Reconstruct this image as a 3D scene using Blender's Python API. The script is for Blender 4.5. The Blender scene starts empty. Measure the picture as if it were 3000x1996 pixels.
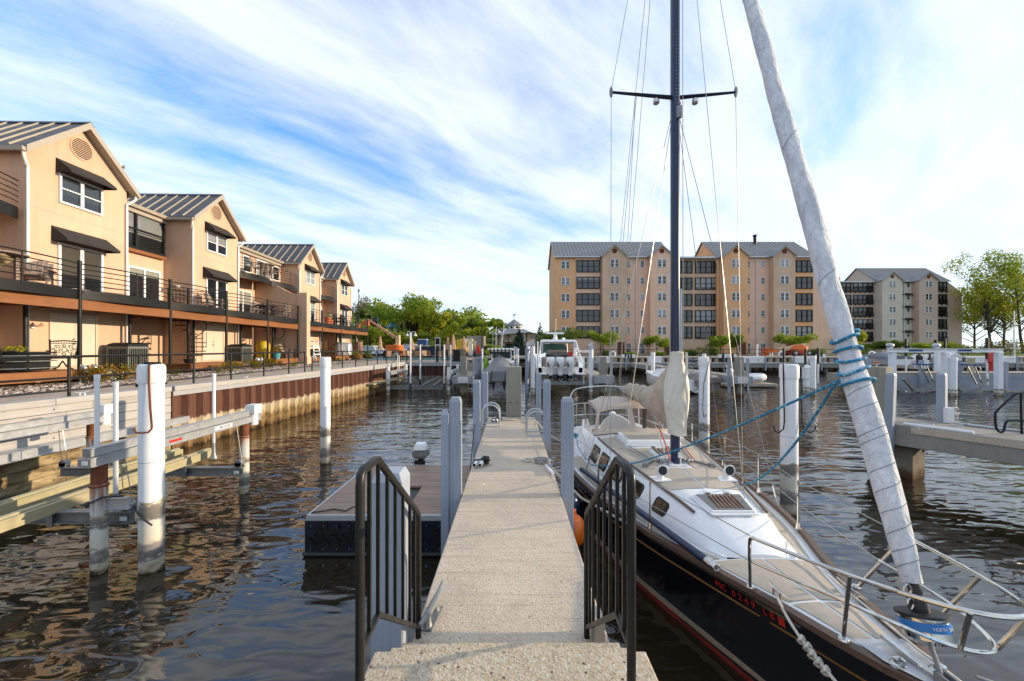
import bpy, math, random
import numpy as np
from math import sin, cos, pi, radians, sqrt, atan2
from mathutils import Vector, Matrix

S = bpy.context.scene
COL = S.collection
R = random.Random(11)

# ------------------------------------------------------------------ camera, sky, sun, exposure
F, CX, CY, EYE = 1167.0, 1501.0, 1019.0, 3.1      # focal length and principal point measured on the 3000 px photograph, eye 3.1 m over water
cam = bpy.data.cameras.new('camera'); cam.lens = F / 3000 * 36; cam.sensor_width = 36
cam.shift_y = (CY - 998) / 3000; cam.clip_start = 0.05; cam.clip_end = 3000
co = bpy.data.objects.new('camera', cam); COL.objects.link(co)
co.location = (0, 0, EYE); co.rotation_euler = (pi / 2, 0, 0); S.camera = co

SUN_EL, SUN_AZ = radians(12.5), radians(3.0)       # azimuth measured from +X towards +Y
sun = bpy.data.lights.new('sun', 'SUN'); sun.energy = 2.95; sun.angle = radians(0.6); sun.color = (1.0, 0.80, 0.56)
so = bpy.data.objects.new('sun', sun); COL.objects.link(so)
sd = Vector((cos(SUN_EL) * cos(SUN_AZ), cos(SUN_EL) * sin(SUN_AZ), sin(SUN_EL)))
so.rotation_euler = sd.to_track_quat('Z', 'Y').to_euler(); so.location = (60, 0, 40)

W = bpy.data.worlds.new('World'); S.world = W; W.use_nodes = True
nt = W.node_tree; nt.nodes.clear(); L = nt.links.new
def wn(t, **k):
    n = nt.nodes.new(t)
    for a, b in k.items(): setattr(n, a, b)
    return n
def wmath(op, a, b=None, clamp=False):
    n = wn('ShaderNodeMath', operation=op, use_clamp=clamp)
    for i, x in enumerate((a, b)):
        if x is None: continue
        if isinstance(x, (int, float)): n.inputs[i].default_value = x
        else: L(x, n.inputs[i])
    return n.outputs[0]
wo = wn('ShaderNodeOutputWorld'); bg = wn('ShaderNodeBackground'); bg.inputs[1].default_value = 0.10
sky = wn('ShaderNodeTexSky', sky_type='NISHITA'); sky.sun_disc = False
sky.sun_elevation = SUN_EL; sky.sun_rotation = pi / 2 - SUN_AZ; sky.air_density = 1.0; sky.dust_density = 0.6; sky.ozone_density = 2.5
tc = wn('ShaderNodeTexCoord'); sp = wn('ShaderNodeSeparateXYZ'); L(tc.outputs['Generated'], sp.inputs[0])
zz = wmath('ADD', wmath('MAXIMUM', sp.outputs[2], 0.0), 0.16)
cb = wn('ShaderNodeCombineXYZ'); L(wmath('DIVIDE', sp.outputs[0], zz), cb.inputs[0]); L(wmath('DIVIDE', sp.outputs[1], zz), cb.inputs[1])
def cloud(rot, sc, scale, detail, rough, dist, seed):
    m = wn('ShaderNodeMapping', vector_type='TEXTURE'); m.inputs['Rotation'].default_value = (0, 0, rot); m.inputs['Scale'].default_value = (1/sc[0], 1/sc[1], 1); m.inputs['Location'].default_value = seed
    L(cb.outputs[0], m.inputs[0])
    n = wn('ShaderNodeTexNoise'); n.inputs['Scale'].default_value = scale; n.inputs['Detail'].default_value = detail
    n.inputs['Roughness'].default_value = rough; n.inputs['Distortion'].default_value = dist
    L(m.outputs[0], n.inputs['Vector']); return n.outputs[0]
n1 = cloud(radians(40), (0.26, 1.0, 1), 1.05, 8, 0.55, 0.35, (1.88, 0.57, 0))       # long cirrus streaks
n2 = cloud(radians(10), (1, 1, 1), 0.42, 4, 0.5, 0.3, (16.72, 8.66, 0))               # broad banks
n3 = cloud(radians(46), (0.6, 1.5, 1), 2.6, 8, 0.6, 0.3, (0.4, 7.7, 0))          # fine mottling
cv = wmath('ADD', wmath('ADD', wmath('MULTIPLY', n1, 1.15), wmath('MULTIPLY', n2, 1.25)), wmath('MULTIPLY', n3, 0.62))
# veil thickens to the low sun side and towards the horizon
cv = wmath('ADD', cv, wmath('MULTIPLY', sp.outputs[0], 0.10))
hz = wmath('SUBTRACT', 1.0, wmath('DIVIDE', sp.outputs[2], 0.42), True)
cv = wmath('ADD', cv, wmath('MULTIPLY', hz, 0.42))
mr = wn('ShaderNodeMapRange', interpolation_type='SMOOTHSTEP'); L(cv, mr.inputs[0]); mr.inputs[1].default_value = 1.17; mr.inputs[2].default_value = 1.72
sh = wn('ShaderNodeMapRange'); L(n3, sh.inputs[0]); sh.inputs[1].default_value = 0.3; sh.inputs[2].default_value = 0.7; sh.inputs[3].default_value = 0.92; sh.inputs[4].default_value = 1.05
cc = wn('ShaderNodeVectorMath', operation='SCALE'); cc.inputs[0].default_value = (5.35, 5.75, 6.15); L(sh.outputs[0], cc.inputs[3])
sk = wn('ShaderNodeVectorMath', operation='MULTIPLY'); L(sky.outputs[0], sk.inputs[0]); sk.inputs[1].default_value = (0.72, 1.5, 2.15)
mx = wn('ShaderNodeMix', data_type='RGBA'); L(wmath('MULTIPLY', mr.outputs[0], 0.90), mx.inputs[0]); L(sk.outputs[0], mx.inputs[6]); L(cc.outputs[0], mx.inputs[7])
L(mx.outputs[2], bg.inputs[0]); L(bg.outputs[0], wo.inputs[0])
vs = S.view_settings; S.display_settings.display_device = 'sRGB'; vs.view_transform = 'Standard'; vs.look = 'None'; vs.gamma = 1; vs.exposure = 0.95; vs.use_curve_mapping = False
S.cycles.max_bounces = 8; S.cycles.transparent_max_bounces = 12; S.cycles.caustics_reflective = False; S.cycles.caustics_refractive = False
S.cycles.sample_clamp_indirect = 6; S.cycles.use_denoising = True

# ------------------------------------------------------------------ helpers
def P(u, v, Y): return ((u - CX) * Y / F, Y, EYE - (v - CY) * Y / F)        # photograph measurement + depth -> metres

class MB:
    def __init__(s): s.v = []; s.f = []; s.m = []
    def add(s, vs, fs, m=0):
        b = len(s.v); s.v += [tuple(p) for p in vs]; s.f += [tuple(b + i for i in f) for f in fs]; s.m += [m] * len(fs); return s
    def box(s, x0, x1, y0, y1, z0, z1, m=0):
        return s.add([(x0,y0,z0),(x1,y0,z0),(x1,y1,z0),(x0,y1,z0),(x0,y0,z1),(x1,y0,z1),(x1,y1,z1),(x0,y1,z1)],
                     [(0,3,2,1),(4,5,6,7),(0,1,5,4),(1,2,6,5),(2,3,7,6),(3,0,4,7)], m)
    def cbox(s, x, y, z, sx, sy, sz, m=0): return s.box(x-sx/2, x+sx/2, y-sy/2, y+sy/2, z-sz/2, z+sz/2, m)
    def beam(s, p0, p1, w, h, m=0, up=(0,0,1)):
        p0, p1 = Vector(p0), Vector(p1); d = (p1 - p0).normalized(); u = Vector(up)
        a = d.cross(u)
        if a.length < 1e-4: a = d.cross(Vector((1,0,0)))
        a.normalize(); b = a.cross(d); a *= w/2; b *= h/2
        return s.add([p0-a-b,p0+a-b,p1+a-b,p1-a-b,p0-a+b,p0+a+b,p1+a+b,p1-a+b],
                     [(0,3,2,1),(4,5,6,7),(0,1,5,4),(1,2,6,5),(2,3,7,6),(3,0,4,7)], m)
    def tube(s, pts, r, n=8, m=0, closed=False, caps=True, sq=None):
        pts = [Vector(p) for p in pts]; k = len(pts); rr = r if isinstance(r, (list, tuple)) else [r]*k
        T = []
        for i in range(k):
            a = pts[(i-1) % k] if closed or i else pts[i]; b = pts[(i+1) % k] if closed or i < k-1 else pts[i]
            T.append((b-a).normalized())
        N = T[0].cross(Vector((0,0,1)))
        if N.length < 1e-3: N = Vector((1,0,0))
        N.normalize(); rings = []
        for i in range(k):
            N = (N - T[i]*N.dot(T[i])).normalized(); B = T[i].cross(N)
            ring = []
            for j in range(n):
                t = 2*pi*j/n + (pi/n if n == 4 else 0); q = rr[i]
                ring.append(pts[i] + N*cos(t)*q + B*sin(t)*q*(sq or 1))
            rings.append(ring)
        return s.loft(rings, caps and not closed, m, closed)
    def loft(s, rings, caps=True, m=0, closed=False, ring_closed=True):
        k, n = len(rings), len(rings[0]); fs = []
        for i in range(k if closed else k-1):
            for j in range(n if ring_closed else n-1):
                a, b = i*n+j, i*n+(j+1) % n; c, d = ((i+1) % k)*n+(j+1) % n, ((i+1) % k)*n+j
                fs.append((a,b,c,d))
        if caps: fs += [tuple(range(n))[::-1], tuple(range((k-1)*n, k*n))]
        return s.add([p for r in rings for p in r], fs, m)
    def cyl(s, x, y, z0, z1, r, n=16, r1=None, m=0):
        r1 = r if r1 is None else r1
        return s.lathe([(r, z0), (r1, z1)], n, x, y, m)
    def lathe(s, prof, n=16, x=0, y=0, m=0, caps=True):
        return s.loft([[(x+r*cos(2*pi*j/n), y+r*sin(2*pi*j/n), z) for j in range(n)] for r, z in prof], caps, m)
    def rod(s, p0, p1, r, n=8, m=0, r1=None): return s.tube([p0, p1], [r, r if r1 is None else r1], n, m)
    def poly(s, pts, m=0): return s.add(pts, [tuple(range(len(pts)))], m)
    def prism(s, pts, axis, a, b, m=0):
        mk = {'x': lambda p, t: (t, p[0], p[1]), 'y': lambda p, t: (p[0], t, p[1]), 'z': lambda p, t: (p[0], p[1], t)}[axis]
        n = len(pts)
        return s.add([mk(p, a) for p in pts] + [mk(p, b) for p in pts],
                     [tuple(range(n)), tuple(range(2*n-1, n-1, -1))] + [(i, i+n, (i+1) % n+n, (i+1) % n) for i in range(n)], m)
    def ball(s, c, rx, ry=None, rz=None, n=12, k=8, m=0):
        ry = ry or rx; rz = rz or rx
        rings = [[(c[0]+rx*sin(pi*i/k)*cos(2*pi*j/n), c[1]+ry*sin(pi*i/k)*sin(2*pi*j/n), c[2]-rz*cos(pi*i/k)) for j in range(n)] for i in range(1, k)]
        return s.loft(rings, True, m)
    def grid(s, fn, nu, nv, m=0, us=(0,1), vs=(0,1)):
        pts = [fn(us[0]+(us[1]-us[0])*i/nu, vs[0]+(vs[1]-vs[0])*j/nv) for i in range(nu+1) for j in range(nv+1)]
        fs = [(i*(nv+1)+j, (i+1)*(nv+1)+j, (i+1)*(nv+1)+j+1, i*(nv+1)+j+1) for i in range(nu) for j in range(nv)]
        return s.add(pts, fs, m)
    def move(s, dx=0, dy=0, dz=0, rz=0, sc=1):
        c, q = cos(rz), sin(rz); s.v = [((x*c-y*q)*sc+dx, (x*q+y*c)*sc+dy, z*sc+dz) for x, y, z in s.v]; return s

FRAME = {}                                         # object name -> (x, y, z, rz) of the frame its parts are modelled in
def mesh_of(mb, name, mats, smooth=35):
    me = bpy.data.meshes.new(name); me.from_pydata(mb.v, [], mb.f)
    mats = mats if isinstance(mats, (list, tuple)) else [mats]
    for x in mats: me.materials.append(x)
    if len(mats) > 1: me.polygons.foreach_set('material_index', mb.m)
    if smooth:
        me.polygons.foreach_set('use_smooth', [True]*len(me.polygons)); me.set_sharp_from_angle(angle=radians(smooth))
    me.update(); return me
def fix_normals(me):
    import bmesh
    b = bmesh.new(); b.from_mesh(me); bmesh.ops.recalc_face_normals(b, faces=b.faces); b.to_mesh(me); b.free()
def props(o, label=None, cat=None, group=None, kind=None):
    for k, x in (('label', label), ('category', cat), ('group', group), ('kind', kind)):
        if x: o[k] = x
    return o
def root(name, label, cat, loc=(0,0,0), rz=0, group=None, kind=None):
    o = bpy.data.objects.new(name, None); COL.objects.link(o); o.empty_display_size = 0.2
    o.location = loc; o.rotation_euler = (0,0,rz); FRAME[o.name] = (*loc, rz)
    return props(o, label, cat, group, kind)
def obj(name, mb, mats, parent=None, local=False, smooth=35, bevel=0, label=None):
    """One mesh object. With a parent and local=False the geometry is given in world metres and moved into the parent's frame."""
    if parent is not None and not local:
        x, y, z, rz = FRAME[parent.name]; mb.move(-x, -y, -z); 
        if rz: mb.move(rz=-rz)
    me = mesh_of(mb, name, mats, smooth); fix_normals(me)
    if smooth: me.set_sharp_from_angle(angle=radians(smooth))
    o = bpy.data.objects.new(name, me); COL.objects.link(o)
    if parent is not None: o.parent = parent; FRAME[o.name] = FRAME[parent.name]
    if bevel:
        b = o.modifiers.new('edge', 'BEVEL'); b.width = bevel; b.segments = 2; b.limit_method = 'ANGLE'; b.angle_limit = radians(40); b.harden_normals = False
    if label: o['label'] = label
    return o
def solo(name, mb, mats, label, cat, group=None, **k):
    """A thing that is one mesh; its origin goes to the middle of its base."""
    xs, ys, zs = zip(*mb.v); c = ((min(xs)+max(xs))/2, (min(ys)+max(ys))/2, min(zs)); mb.move(-c[0], -c[1], -c[2])
    o = obj(name, mb, mats, **k); o.location = c; return props(o, label, cat, group)
def inst(src, parent, loc=None, rz=None):
    o = src.copy(); COL.objects.link(o); o.parent = parent
    if loc is not None: o.location = loc
    if rz is not None: o.rotation_euler = (0,0,rz)
    return o
def dup(r, loc, rz=0, label=None, sc=None):
    c = r.copy(); COL.objects.link(c); c.location = loc; c.rotation_euler = (0,0,rz)
    if sc: c.scale = (sc, sc, sc)
    if label: c['label'] = label
    for ch in list(r.children):
        d = ch.copy(); COL.objects.link(d); d.parent = c
        for g in list(ch.children):
            e = g.copy(); COL.objects.link(e); e.parent = d
    return c
def structure(o): o['kind'] = 'structure'; return o

# ------------------------------------------------------------------ materials
class NT:
    def __init__(s, name):
        s.mat = bpy.data.materials.new(name); s.mat.use_nodes = True; s.t = s.mat.node_tree; s.t.nodes.clear()
        s.out = s.t.nodes.new('ShaderNodeOutputMaterial'); s.b = s.t.nodes.new('ShaderNodeBsdfPrincipled'); s.t.links.new(s.b.outputs[0], s.out.inputs[0])
        s._c = None
    def n(s, typ, ins={}, **k):
        x = s.t.nodes.new('ShaderNode'+typ)
        for a, b in k.items(): setattr(x, a, b)
        for a, b in ins.items(): s.set(x.inputs[a], b)
        return x
    def set(s, sock, val):
        if isinstance(val, bpy.types.NodeSocket): s.t.links.new(val, sock)
        elif isinstance(val, tuple) and len(val) == 3 and sock.type == 'RGBA': sock.default_value = (*val, 1)
        else: sock.default_value = val
    def obj(s, rnd=True):
        if s._c is None:
            c = s.n('TexCoord').outputs['Object']
            if rnd:
                a = s.n('ObjectInfo').outputs['Random']; m = s.n('Math', {0: a, 1: 37.0}, operation='MULTIPLY').outputs[0]
                c = s.n('VectorMath', {0: c, 1: m}, operation='ADD').outputs[0]
            s._c = c
        return s._c
    def pos(s): return s.n('NewGeometry').outputs['Position']
    def posz(s): return s.n('SeparateXYZ', {0: s.pos()}).outputs[2]
    def stretch(s, vec, sc): return s.n('Mapping', {0: vec, 'Scale': sc}).outputs[0]
    def noise(s, vec, scale, detail=4, rough=0.55, dist=0): return s.n('TexNoise', {'Vector': vec, 'Scale': scale, 'Detail': detail, 'Roughness': rough, 'Distortion': dist}).outputs[0]
    def vor(s, vec, scale, out='Distance', feature='F1'): return s.n('TexVoronoi', {'Vector': vec, 'Scale': scale}, feature=feature).outputs[out]
    def rng(s, x, a, b, c=0., d=1., smooth=False): return s.n('MapRange', {0: x, 1: a, 2: b, 3: c, 4: d}, interpolation_type='SMOOTHSTEP' if smooth else 'LINEAR').outputs[0]
    def mx(s, f, a, b, blend='MIX'):
        x = s.n('Mix', data_type='RGBA', blend_type=blend); s.set(x.inputs[0], f); s.set(x.inputs[6], a if not isinstance(a, tuple) else (*a, 1)); s.set(x.inputs[7], b if not isinstance(b, tuple) else (*b, 1)); return x.outputs[2]
    def math(s, op, a, b=0., clamp=False): return s.n('Math', {0: a, 1: b}, operation=op, use_clamp=clamp).outputs[0]
    def ramp(s, f, stops):
        x = s.n('ValToRGB'); s.set(x.inputs[0], f); e = x.color_ramp.elements
        while len(e) < len(stops): e.new(0.5)
        for i, (p, c) in enumerate(stops): e[i].position = p; e[i].color = (*c, 1)
        return x.outputs[0]
    def bump(s, h, strength=0.5, dist=0.02): s.set(s.b.inputs['Normal'], s.n('Bump', {'Height': h, 'Strength': strength, 'Distance': dist}).outputs[0])
    def done(s, col, rough=0.5, metal=0., spec=0.5):
        s.set(s.b.inputs['Base Color'], col); s.set(s.b.inputs['Roughness'], rough); s.set(s.b.inputs['Metallic'], metal); s.set(s.b.inputs['Specular IOR Level'], spec); return s.mat
def sc3(c, k): return tuple(min(1, x*k) for x in c)
def plain(name, col, rough=0.5, metal=0., var=0.12, sc=2.5, bump=0., bsc=30., spec=0.5, fine=0.06):
    g = NT(name); o = g.obj()
    a = g.mx(g.rng(g.noise(o, sc, 5, 0.6), 0.3, 0.7), sc3(col, 1-var), sc3(col, 1+var))
    a = g.mx(g.rng(g.noise(o, sc*14, 3), 0.35, 0.65, 0, fine*4), a, sc3(col, 0.55))
    if bump: g.bump(g.noise(o, bsc, 5, 0.6), bump, 0.01)
    return g.done(a, g.rng(g.noise(o, sc*3, 3), 0.3, 0.7, max(0.02, rough-0.08), min(1, rough+0.08)), metal, spec)
def wood(name, c1, c2, scale=6, stretch=(8, 0.5, 8), rough=0.7, bump=0.25, knots=0.0):
    g = NT(name); o = g.obj(); v = g.stretch(o, stretch)
    n = g.noise(v, scale, 6, 0.65, 0.4); a = g.mx(g.rng(n, 0.3, 0.72), c1, c2)
    a = g.mx(g.rng(g.noise(o, 1.3, 3), 0.35, 0.7, 0, 0.35), a, sc3(c1, 0.75))
    rd = g.n('ObjectInfo').outputs['Random']; a = g.mx(g.rng(rd, 0, 1, 0, 0.35), a, sc3(c2, 1.1))
    g.bump(n, bump, 0.01); return g.done(a, rough)
def leafy(name, stops, trans=0.35):
    g = NT(name); rp = g.n('NewGeometry').outputs['Random Per Island']
    n = g.noise(g.pos(), 0.55, 3); f = g.math('ADD', g.math('MULTIPLY', rp, 0.62), g.math('MULTIPLY', g.rng(n, 0.3, 0.7), 0.38))
    c = g.ramp(f, stops); g.done(c, 0.6, 0, 0.25)
    t = g.n('BsdfTranslucent', {0: g.mx(0.5, c, (0.30, 0.34, 0.03))}); m = g.n('MixShader', {0: trans*1.2, 1: g.b.outputs[0], 2: t.outputs[0]})
    g.t.links.new(m.outputs[0], g.out.inputs[0]); return g.mat
M = {}
def waterline(name, clean, top, rust=False):
    """White pipe that is clean above a height and carries bands of grime, scum and bare patches near the water."""
    g = NT(name); p = g.pos(); z = g.posz(); st = g.stretch(p, (1, 1, 2.2)); n = g.noise(st, 4.5, 6, 0.7); n2 = g.noise(g.stretch(p, (7, 7, 0.8)), 3, 5, 0.6)
    h = g.math('ADD', z, g.rng(n, 0.2, 0.8, -0.16, 0.16))
    band = g.ramp(g.rng(h, 0.0, top), [(0.0, (0.03, 0.018, 0.008)), (0.05, (0.30, 0.24, 0.15)), (0.17, (0.50, 0.45, 0.36)), (0.24, (0.12, 0.11, 0.10)), (0.40, (0.27, 0.25, 0.23)), (0.47, (0.60, 0.55, 0.43)), (0.72, (0.62, 0.60, 0.53)), (0.80, (0.15, 0.14, 0.125)), (0.92, (0.22, 0.2, 0.17)), (0.965, (0.50, 0.42, 0.28)), (1.0, clean)])
    band = g.mx(g.rng(n2, 0.55, 0.75, 0, 0.5), band, (0.36, 0.34, 0.30)) if rust else band
    c = g.mx(g.rng(h, top*0.97, top, 0, 1), band, g.mx(g.rng(n2, 0.5, 0.8, 0, 0.25), clean, sc3(clean, 0.72)))
    if rust: c = g.mx(g.rng(g.math('ADD', z, g.rng(n2, 0.2, 0.8, -0.35, 0.35)), 0.85, 1.2, 0, 0.85), c, (0.30, 0.09, 0.025))
    g.bump(n, 0.3, 0.01); return g.done(c, g.rng(h, top*0.9, top, 0.85, 0.35))
M['pile'] = waterline('white_pile_sleeve', (0.78, 0.80, 0.83), 0.98)
M['lift_pile'] = waterline('lift_pile', (0.55, 0.55, 0.52), 0.80, True)
M['far_pile'] = waterline('far_pile', (0.78, 0.79, 0.80), 0.45)
M['white'] = plain('white_paint', (0.78, 0.78, 0.77), 0.4, var=0.05)
M['gel'] = plain('gelcoat', (0.80, 0.80, 0.79), 0.22, var=0.03, sc=1.5, fine=0.02)
M['pvc'] = plain('pvc', (0.80, 0.80, 0.80), 0.35, var=0.05, sc=6)
M['dark'] = plain('dark_metal', (0.012, 0.0115, 0.011), 0.5, 0.0, var=0.25, spec=0.25)
M['bronze'] = plain('bronze_rail_paint', (0.012, 0.0105, 0.009), 0.42, 0.0, var=0.25, sc=5, spec=0.35)
M['alu'] = plain('aluminium', (0.52, 0.53, 0.54), 0.42, 0.55, var=0.12, sc=5)
M['steel'] = plain('stainless_steel', (0.62, 0.61, 0.58), 0.12, 1.0, var=0.06)
M['galv'] = plain('galvanised_steel', (0.26, 0.27, 0.27), 0.5, 0.5, var=0.25, sc=6)
M['wire'] = plain('wire_rope', (0.35, 0.34, 0.31), 0.4, 0.6, var=0.1)
M['rust'] = plain('rusted_steel', (0.17, 0.055, 0.022), 0.85, 0.1, var=0.35, sc=7, bump=0.4)
M['black'] = plain('black_rubber', (0.012, 0.012, 0.013), 0.5, var=0.2)
M['navy'] = plain('navy_paint', (0.010, 0.020, 0.055), 0.28, var=0.25, sc=4)
M['cloth'] = plain('awning_cloth', (0.028, 0.022, 0.020), 0.9, var=0.15, bump=0.2, bsc=120)
M['rope_w'] = plain('white_rope', (0.62, 0.58, 0.50), 0.9, var=0.2, sc=30, bump=0.5, bsc=90)
M['rope_g'] = plain('grey_rope', (0.32, 0.31, 0.29), 0.9, var=0.25, sc=30, bump=0.5, bsc=90)
M['red'] = plain('red_plastic', (0.55, 0.03, 0.02), 0.4, var=0.1)
M['orange'] = plain('machine_orange', (0.72, 0.15, 0.015), 0.4, var=0.1)
M['cream'] = plain('machine_cream', (0.62, 0.50, 0.30), 0.5, var=0.1)
M['tyre'] = M['black']
M['yellow'] = plain('yellow_cover', (0.65, 0.42, 0.02), 0.6, var=0.15)
M['navyh'] = plain('dark_hull_paint', (0.006, 0.007, 0.012), 0.10, var=0.2, sc=1.2)
M['stripe'] = plain('boot_stripe_cream', (0.42, 0.34, 0.25), 0.4, var=0.1)
M['stripe_r'] = plain('bottom_red', (0.20, 0.02, 0.012), 0.5, var=0.2)
M['gold'] = plain('gold_stripe', (0.30, 0.15, 0.035), 0.4, var=0.15)
M['tan'] = plain('nonskid_tan', (0.47, 0.405, 0.32), 0.75, var=0.06, sc=1.2, bump=0.25, bsc=260)
g = NT('sail_canvas'); o = g.obj(False); n = g.noise(g.stretch(o, (1.6, 1.0, 0.8)), 1.7, 3, 0.5, 0.9); c = g.mx(g.rng(n, 0.3, 0.7), (0.64, 0.58, 0.48), (0.76, 0.71, 0.61)); g.bump(n, 1.0, 0.12); M['canvas'] = g.done(c, 0.85, 0, 0.2)
M['tan_c'] = plain('dodger_canvas', (0.56, 0.45, 0.36), 0.85, var=0.06, bump=0.15, bsc=120)
M['grey_c'] = plain('grey_boat_cover', (0.16, 0.165, 0.175), 0.55, var=0.12, sc=1.2)
M['taupe'] = plain('taupe_cover', (0.22, 0.19, 0.17), 0.8, var=0.1)
M['teak'] = wood('teak', (0.17, 0.085, 0.045), (0.34, 0.19, 0.11), 7, (9, 0.7, 9), 0.5)
M['toe'] = wood('weathered_toe_rail', (0.055, 0.032, 0.024), (0.17, 0.105, 0.07), 7, (14, 0.9, 14), 0.55)
M['orangewood'] = wood('stained_cedar', (0.165, 0.056, 0.013), (0.28, 0.105, 0.028), 5, (6, 0.4, 6), 0.6)
M['deckwood'] = wood('brown_deck', (0.20, 0.075, 0.035), (0.33, 0.13, 0.06), 5, (6, 0.4, 6), 0.65)
M['postgrey'] = wood('grey_painted_post', (0.235, 0.27, 0.325), (0.36, 0.40, 0.46), 5, (9, 9, 0.35), 0.6, 0.3)
M['greywood'] = wood('grey_timber', (0.25, 0.26, 0.27), (0.38, 0.38, 0.385), 6, (0.4, 8, 8), 0.75, 0.3)
M['bunk'] = wood('treated_bunk', (0.29, 0.25, 0.13), (0.47, 0.415, 0.26), 6, (8, 0.4, 8), 0.8, 0.3)
M['taupewood'] = wood('weathered_chair', (0.17, 0.125, 0.10), (0.32, 0.25, 0.205), 6, (6, 6, 0.8), 0.8, 0.2)
M['stucco'] = None
def stucco(name, col, blot=0.15):
    g = NT(name); p = g.pos(); a = g.mx(g.rng(g.noise(p, 0.35, 5, 0.6), 0.3, 0.7), sc3(col, 1-blot), sc3(col, 1+blot*0.6))
    a = g.mx(g.rng(g.noise(g.stretch(p, (3, 3, 0.25)), 1.0, 5, 0.6), 0.50, 0.78, 0, 0.45), a, sc3(col, 0.68))
    g.bump(g.noise(p, 45, 5, 0.65), 0.25, 0.01); return g.done(a, 0.9, 0, 0.2)
M['stucco'] = stucco('stucco_peach', (0.62, 0.425, 0.29))
M['stucco_o'] = stucco('stucco_ochre', (0.74, 0.42, 0.215), 0.10)
M['stucco_p'] = stucco('stucco_pink', (0.76, 0.50, 0.35), 0.06)
M['stucco_m'] = stucco('stucco_mauve', (0.56, 0.425, 0.35), 0.05)
M['stucco_g'] = stucco('stucco_grey', (0.60, 0.53, 0.45), 0.05)
M['doorcream'] = plain('cream_door_paint', (0.66, 0.56, 0.44), 0.5, var=0.04)
M['roof'] = plain('roof_steel', (0.085, 0.086, 0.092), 0.5, 0.0, var=0.12, sc=1.0, spec=0.3)
M['roof_a'] = plain('roof_steel_apartment', (0.20, 0.205, 0.215), 0.5, 0.1, var=0.15, sc=0.6)
M['trim'] = plain('trim_taupe', (0.40, 0.345, 0.275), 0.5, var=0.06)
M['ac'] = plain('air_conditioner_green', (0.15, 0.155, 0.13), 0.5, var=0.08)
def glass(name, cols, rough=0.04):
    g = NT(name); rd = g.n('ObjectInfo').outputs['Random']; x = g.n('ValToRGB'); g.set(x.inputs[0], rd); x.color_ramp.interpolation = 'CONSTANT'; e = x.color_ramp.elements
    while len(e) < len(cols): e.new(0.5)
    for i, c in enumerate(cols): e[i].position = i/len(cols); e[i].color = (*c, 1)
    zc = g.n('SeparateXYZ', {0: g.obj(False)}).outputs[2]
    # a blind is drawn down to a different height behind each pane
    hgt = g.rng(g.math('FRACT', g.math('MULTIPLY', rd, 7.31)), 0, 1, -0.9, 0.9); blind = g.math('GREATER_THAN', zc, hgt)
    c = g.mx(g.math('MULTIPLY', blind, 0.75), (0.012, 0.014, 0.017), x.outputs[0]); return g.done(c, rough, 0, 0.9)
M['pane'] = glass('window_glass', [(0.03,0.035,0.04),(0.10,0.12,0.14),(0.30,0.32,0.32),(0.02,0.022,0.025),(0.16,0.18,0.2)])
M['pane_d'] = glass('screened_glass', [(0.008,0.009,0.011),(0.012,0.014,0.018),(0.03,0.045,0.05),(0.008,0.009,0.01),(0.26,0.28,0.28),(0.01,0.01,0.012),(0.05,0.06,0.065)], 0.08)
M['pane_b'] = glass('door_glass', [(0.09,0.08,0.065),(0.36,0.37,0.31),(0.05,0.05,0.045)], 0.05)
g = NT('clear_vinyl'); g.b.inputs['Transmission Weight'].default_value = 0; tr = g.n('BsdfTransparent', {0: (0.86, 0.84, 0.82)}); g.done((0.55, 0.53, 0.5), 0.08)
mxs = g.n('MixShader', {0: 0.06, 1: tr.outputs[0], 2: g.b.outputs[0]}); g.t.links.new(mxs.outputs[0], g.out.inputs[0]); M['vinyl'] = g.mat
g = NT('tinted_acrylic'); tr = g.n('BsdfTransparent', {0: (0.30, 0.29, 0.28)}); g.done((0.03, 0.03, 0.03), 0.06)
mxs = g.n('MixShader', {0: 0.5, 1: tr.outputs[0], 2: g.b.outputs[0]}); g.t.links.new(mxs.outputs[0], g.out.inputs[0]); M['acrylic'] = g.mat
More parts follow.
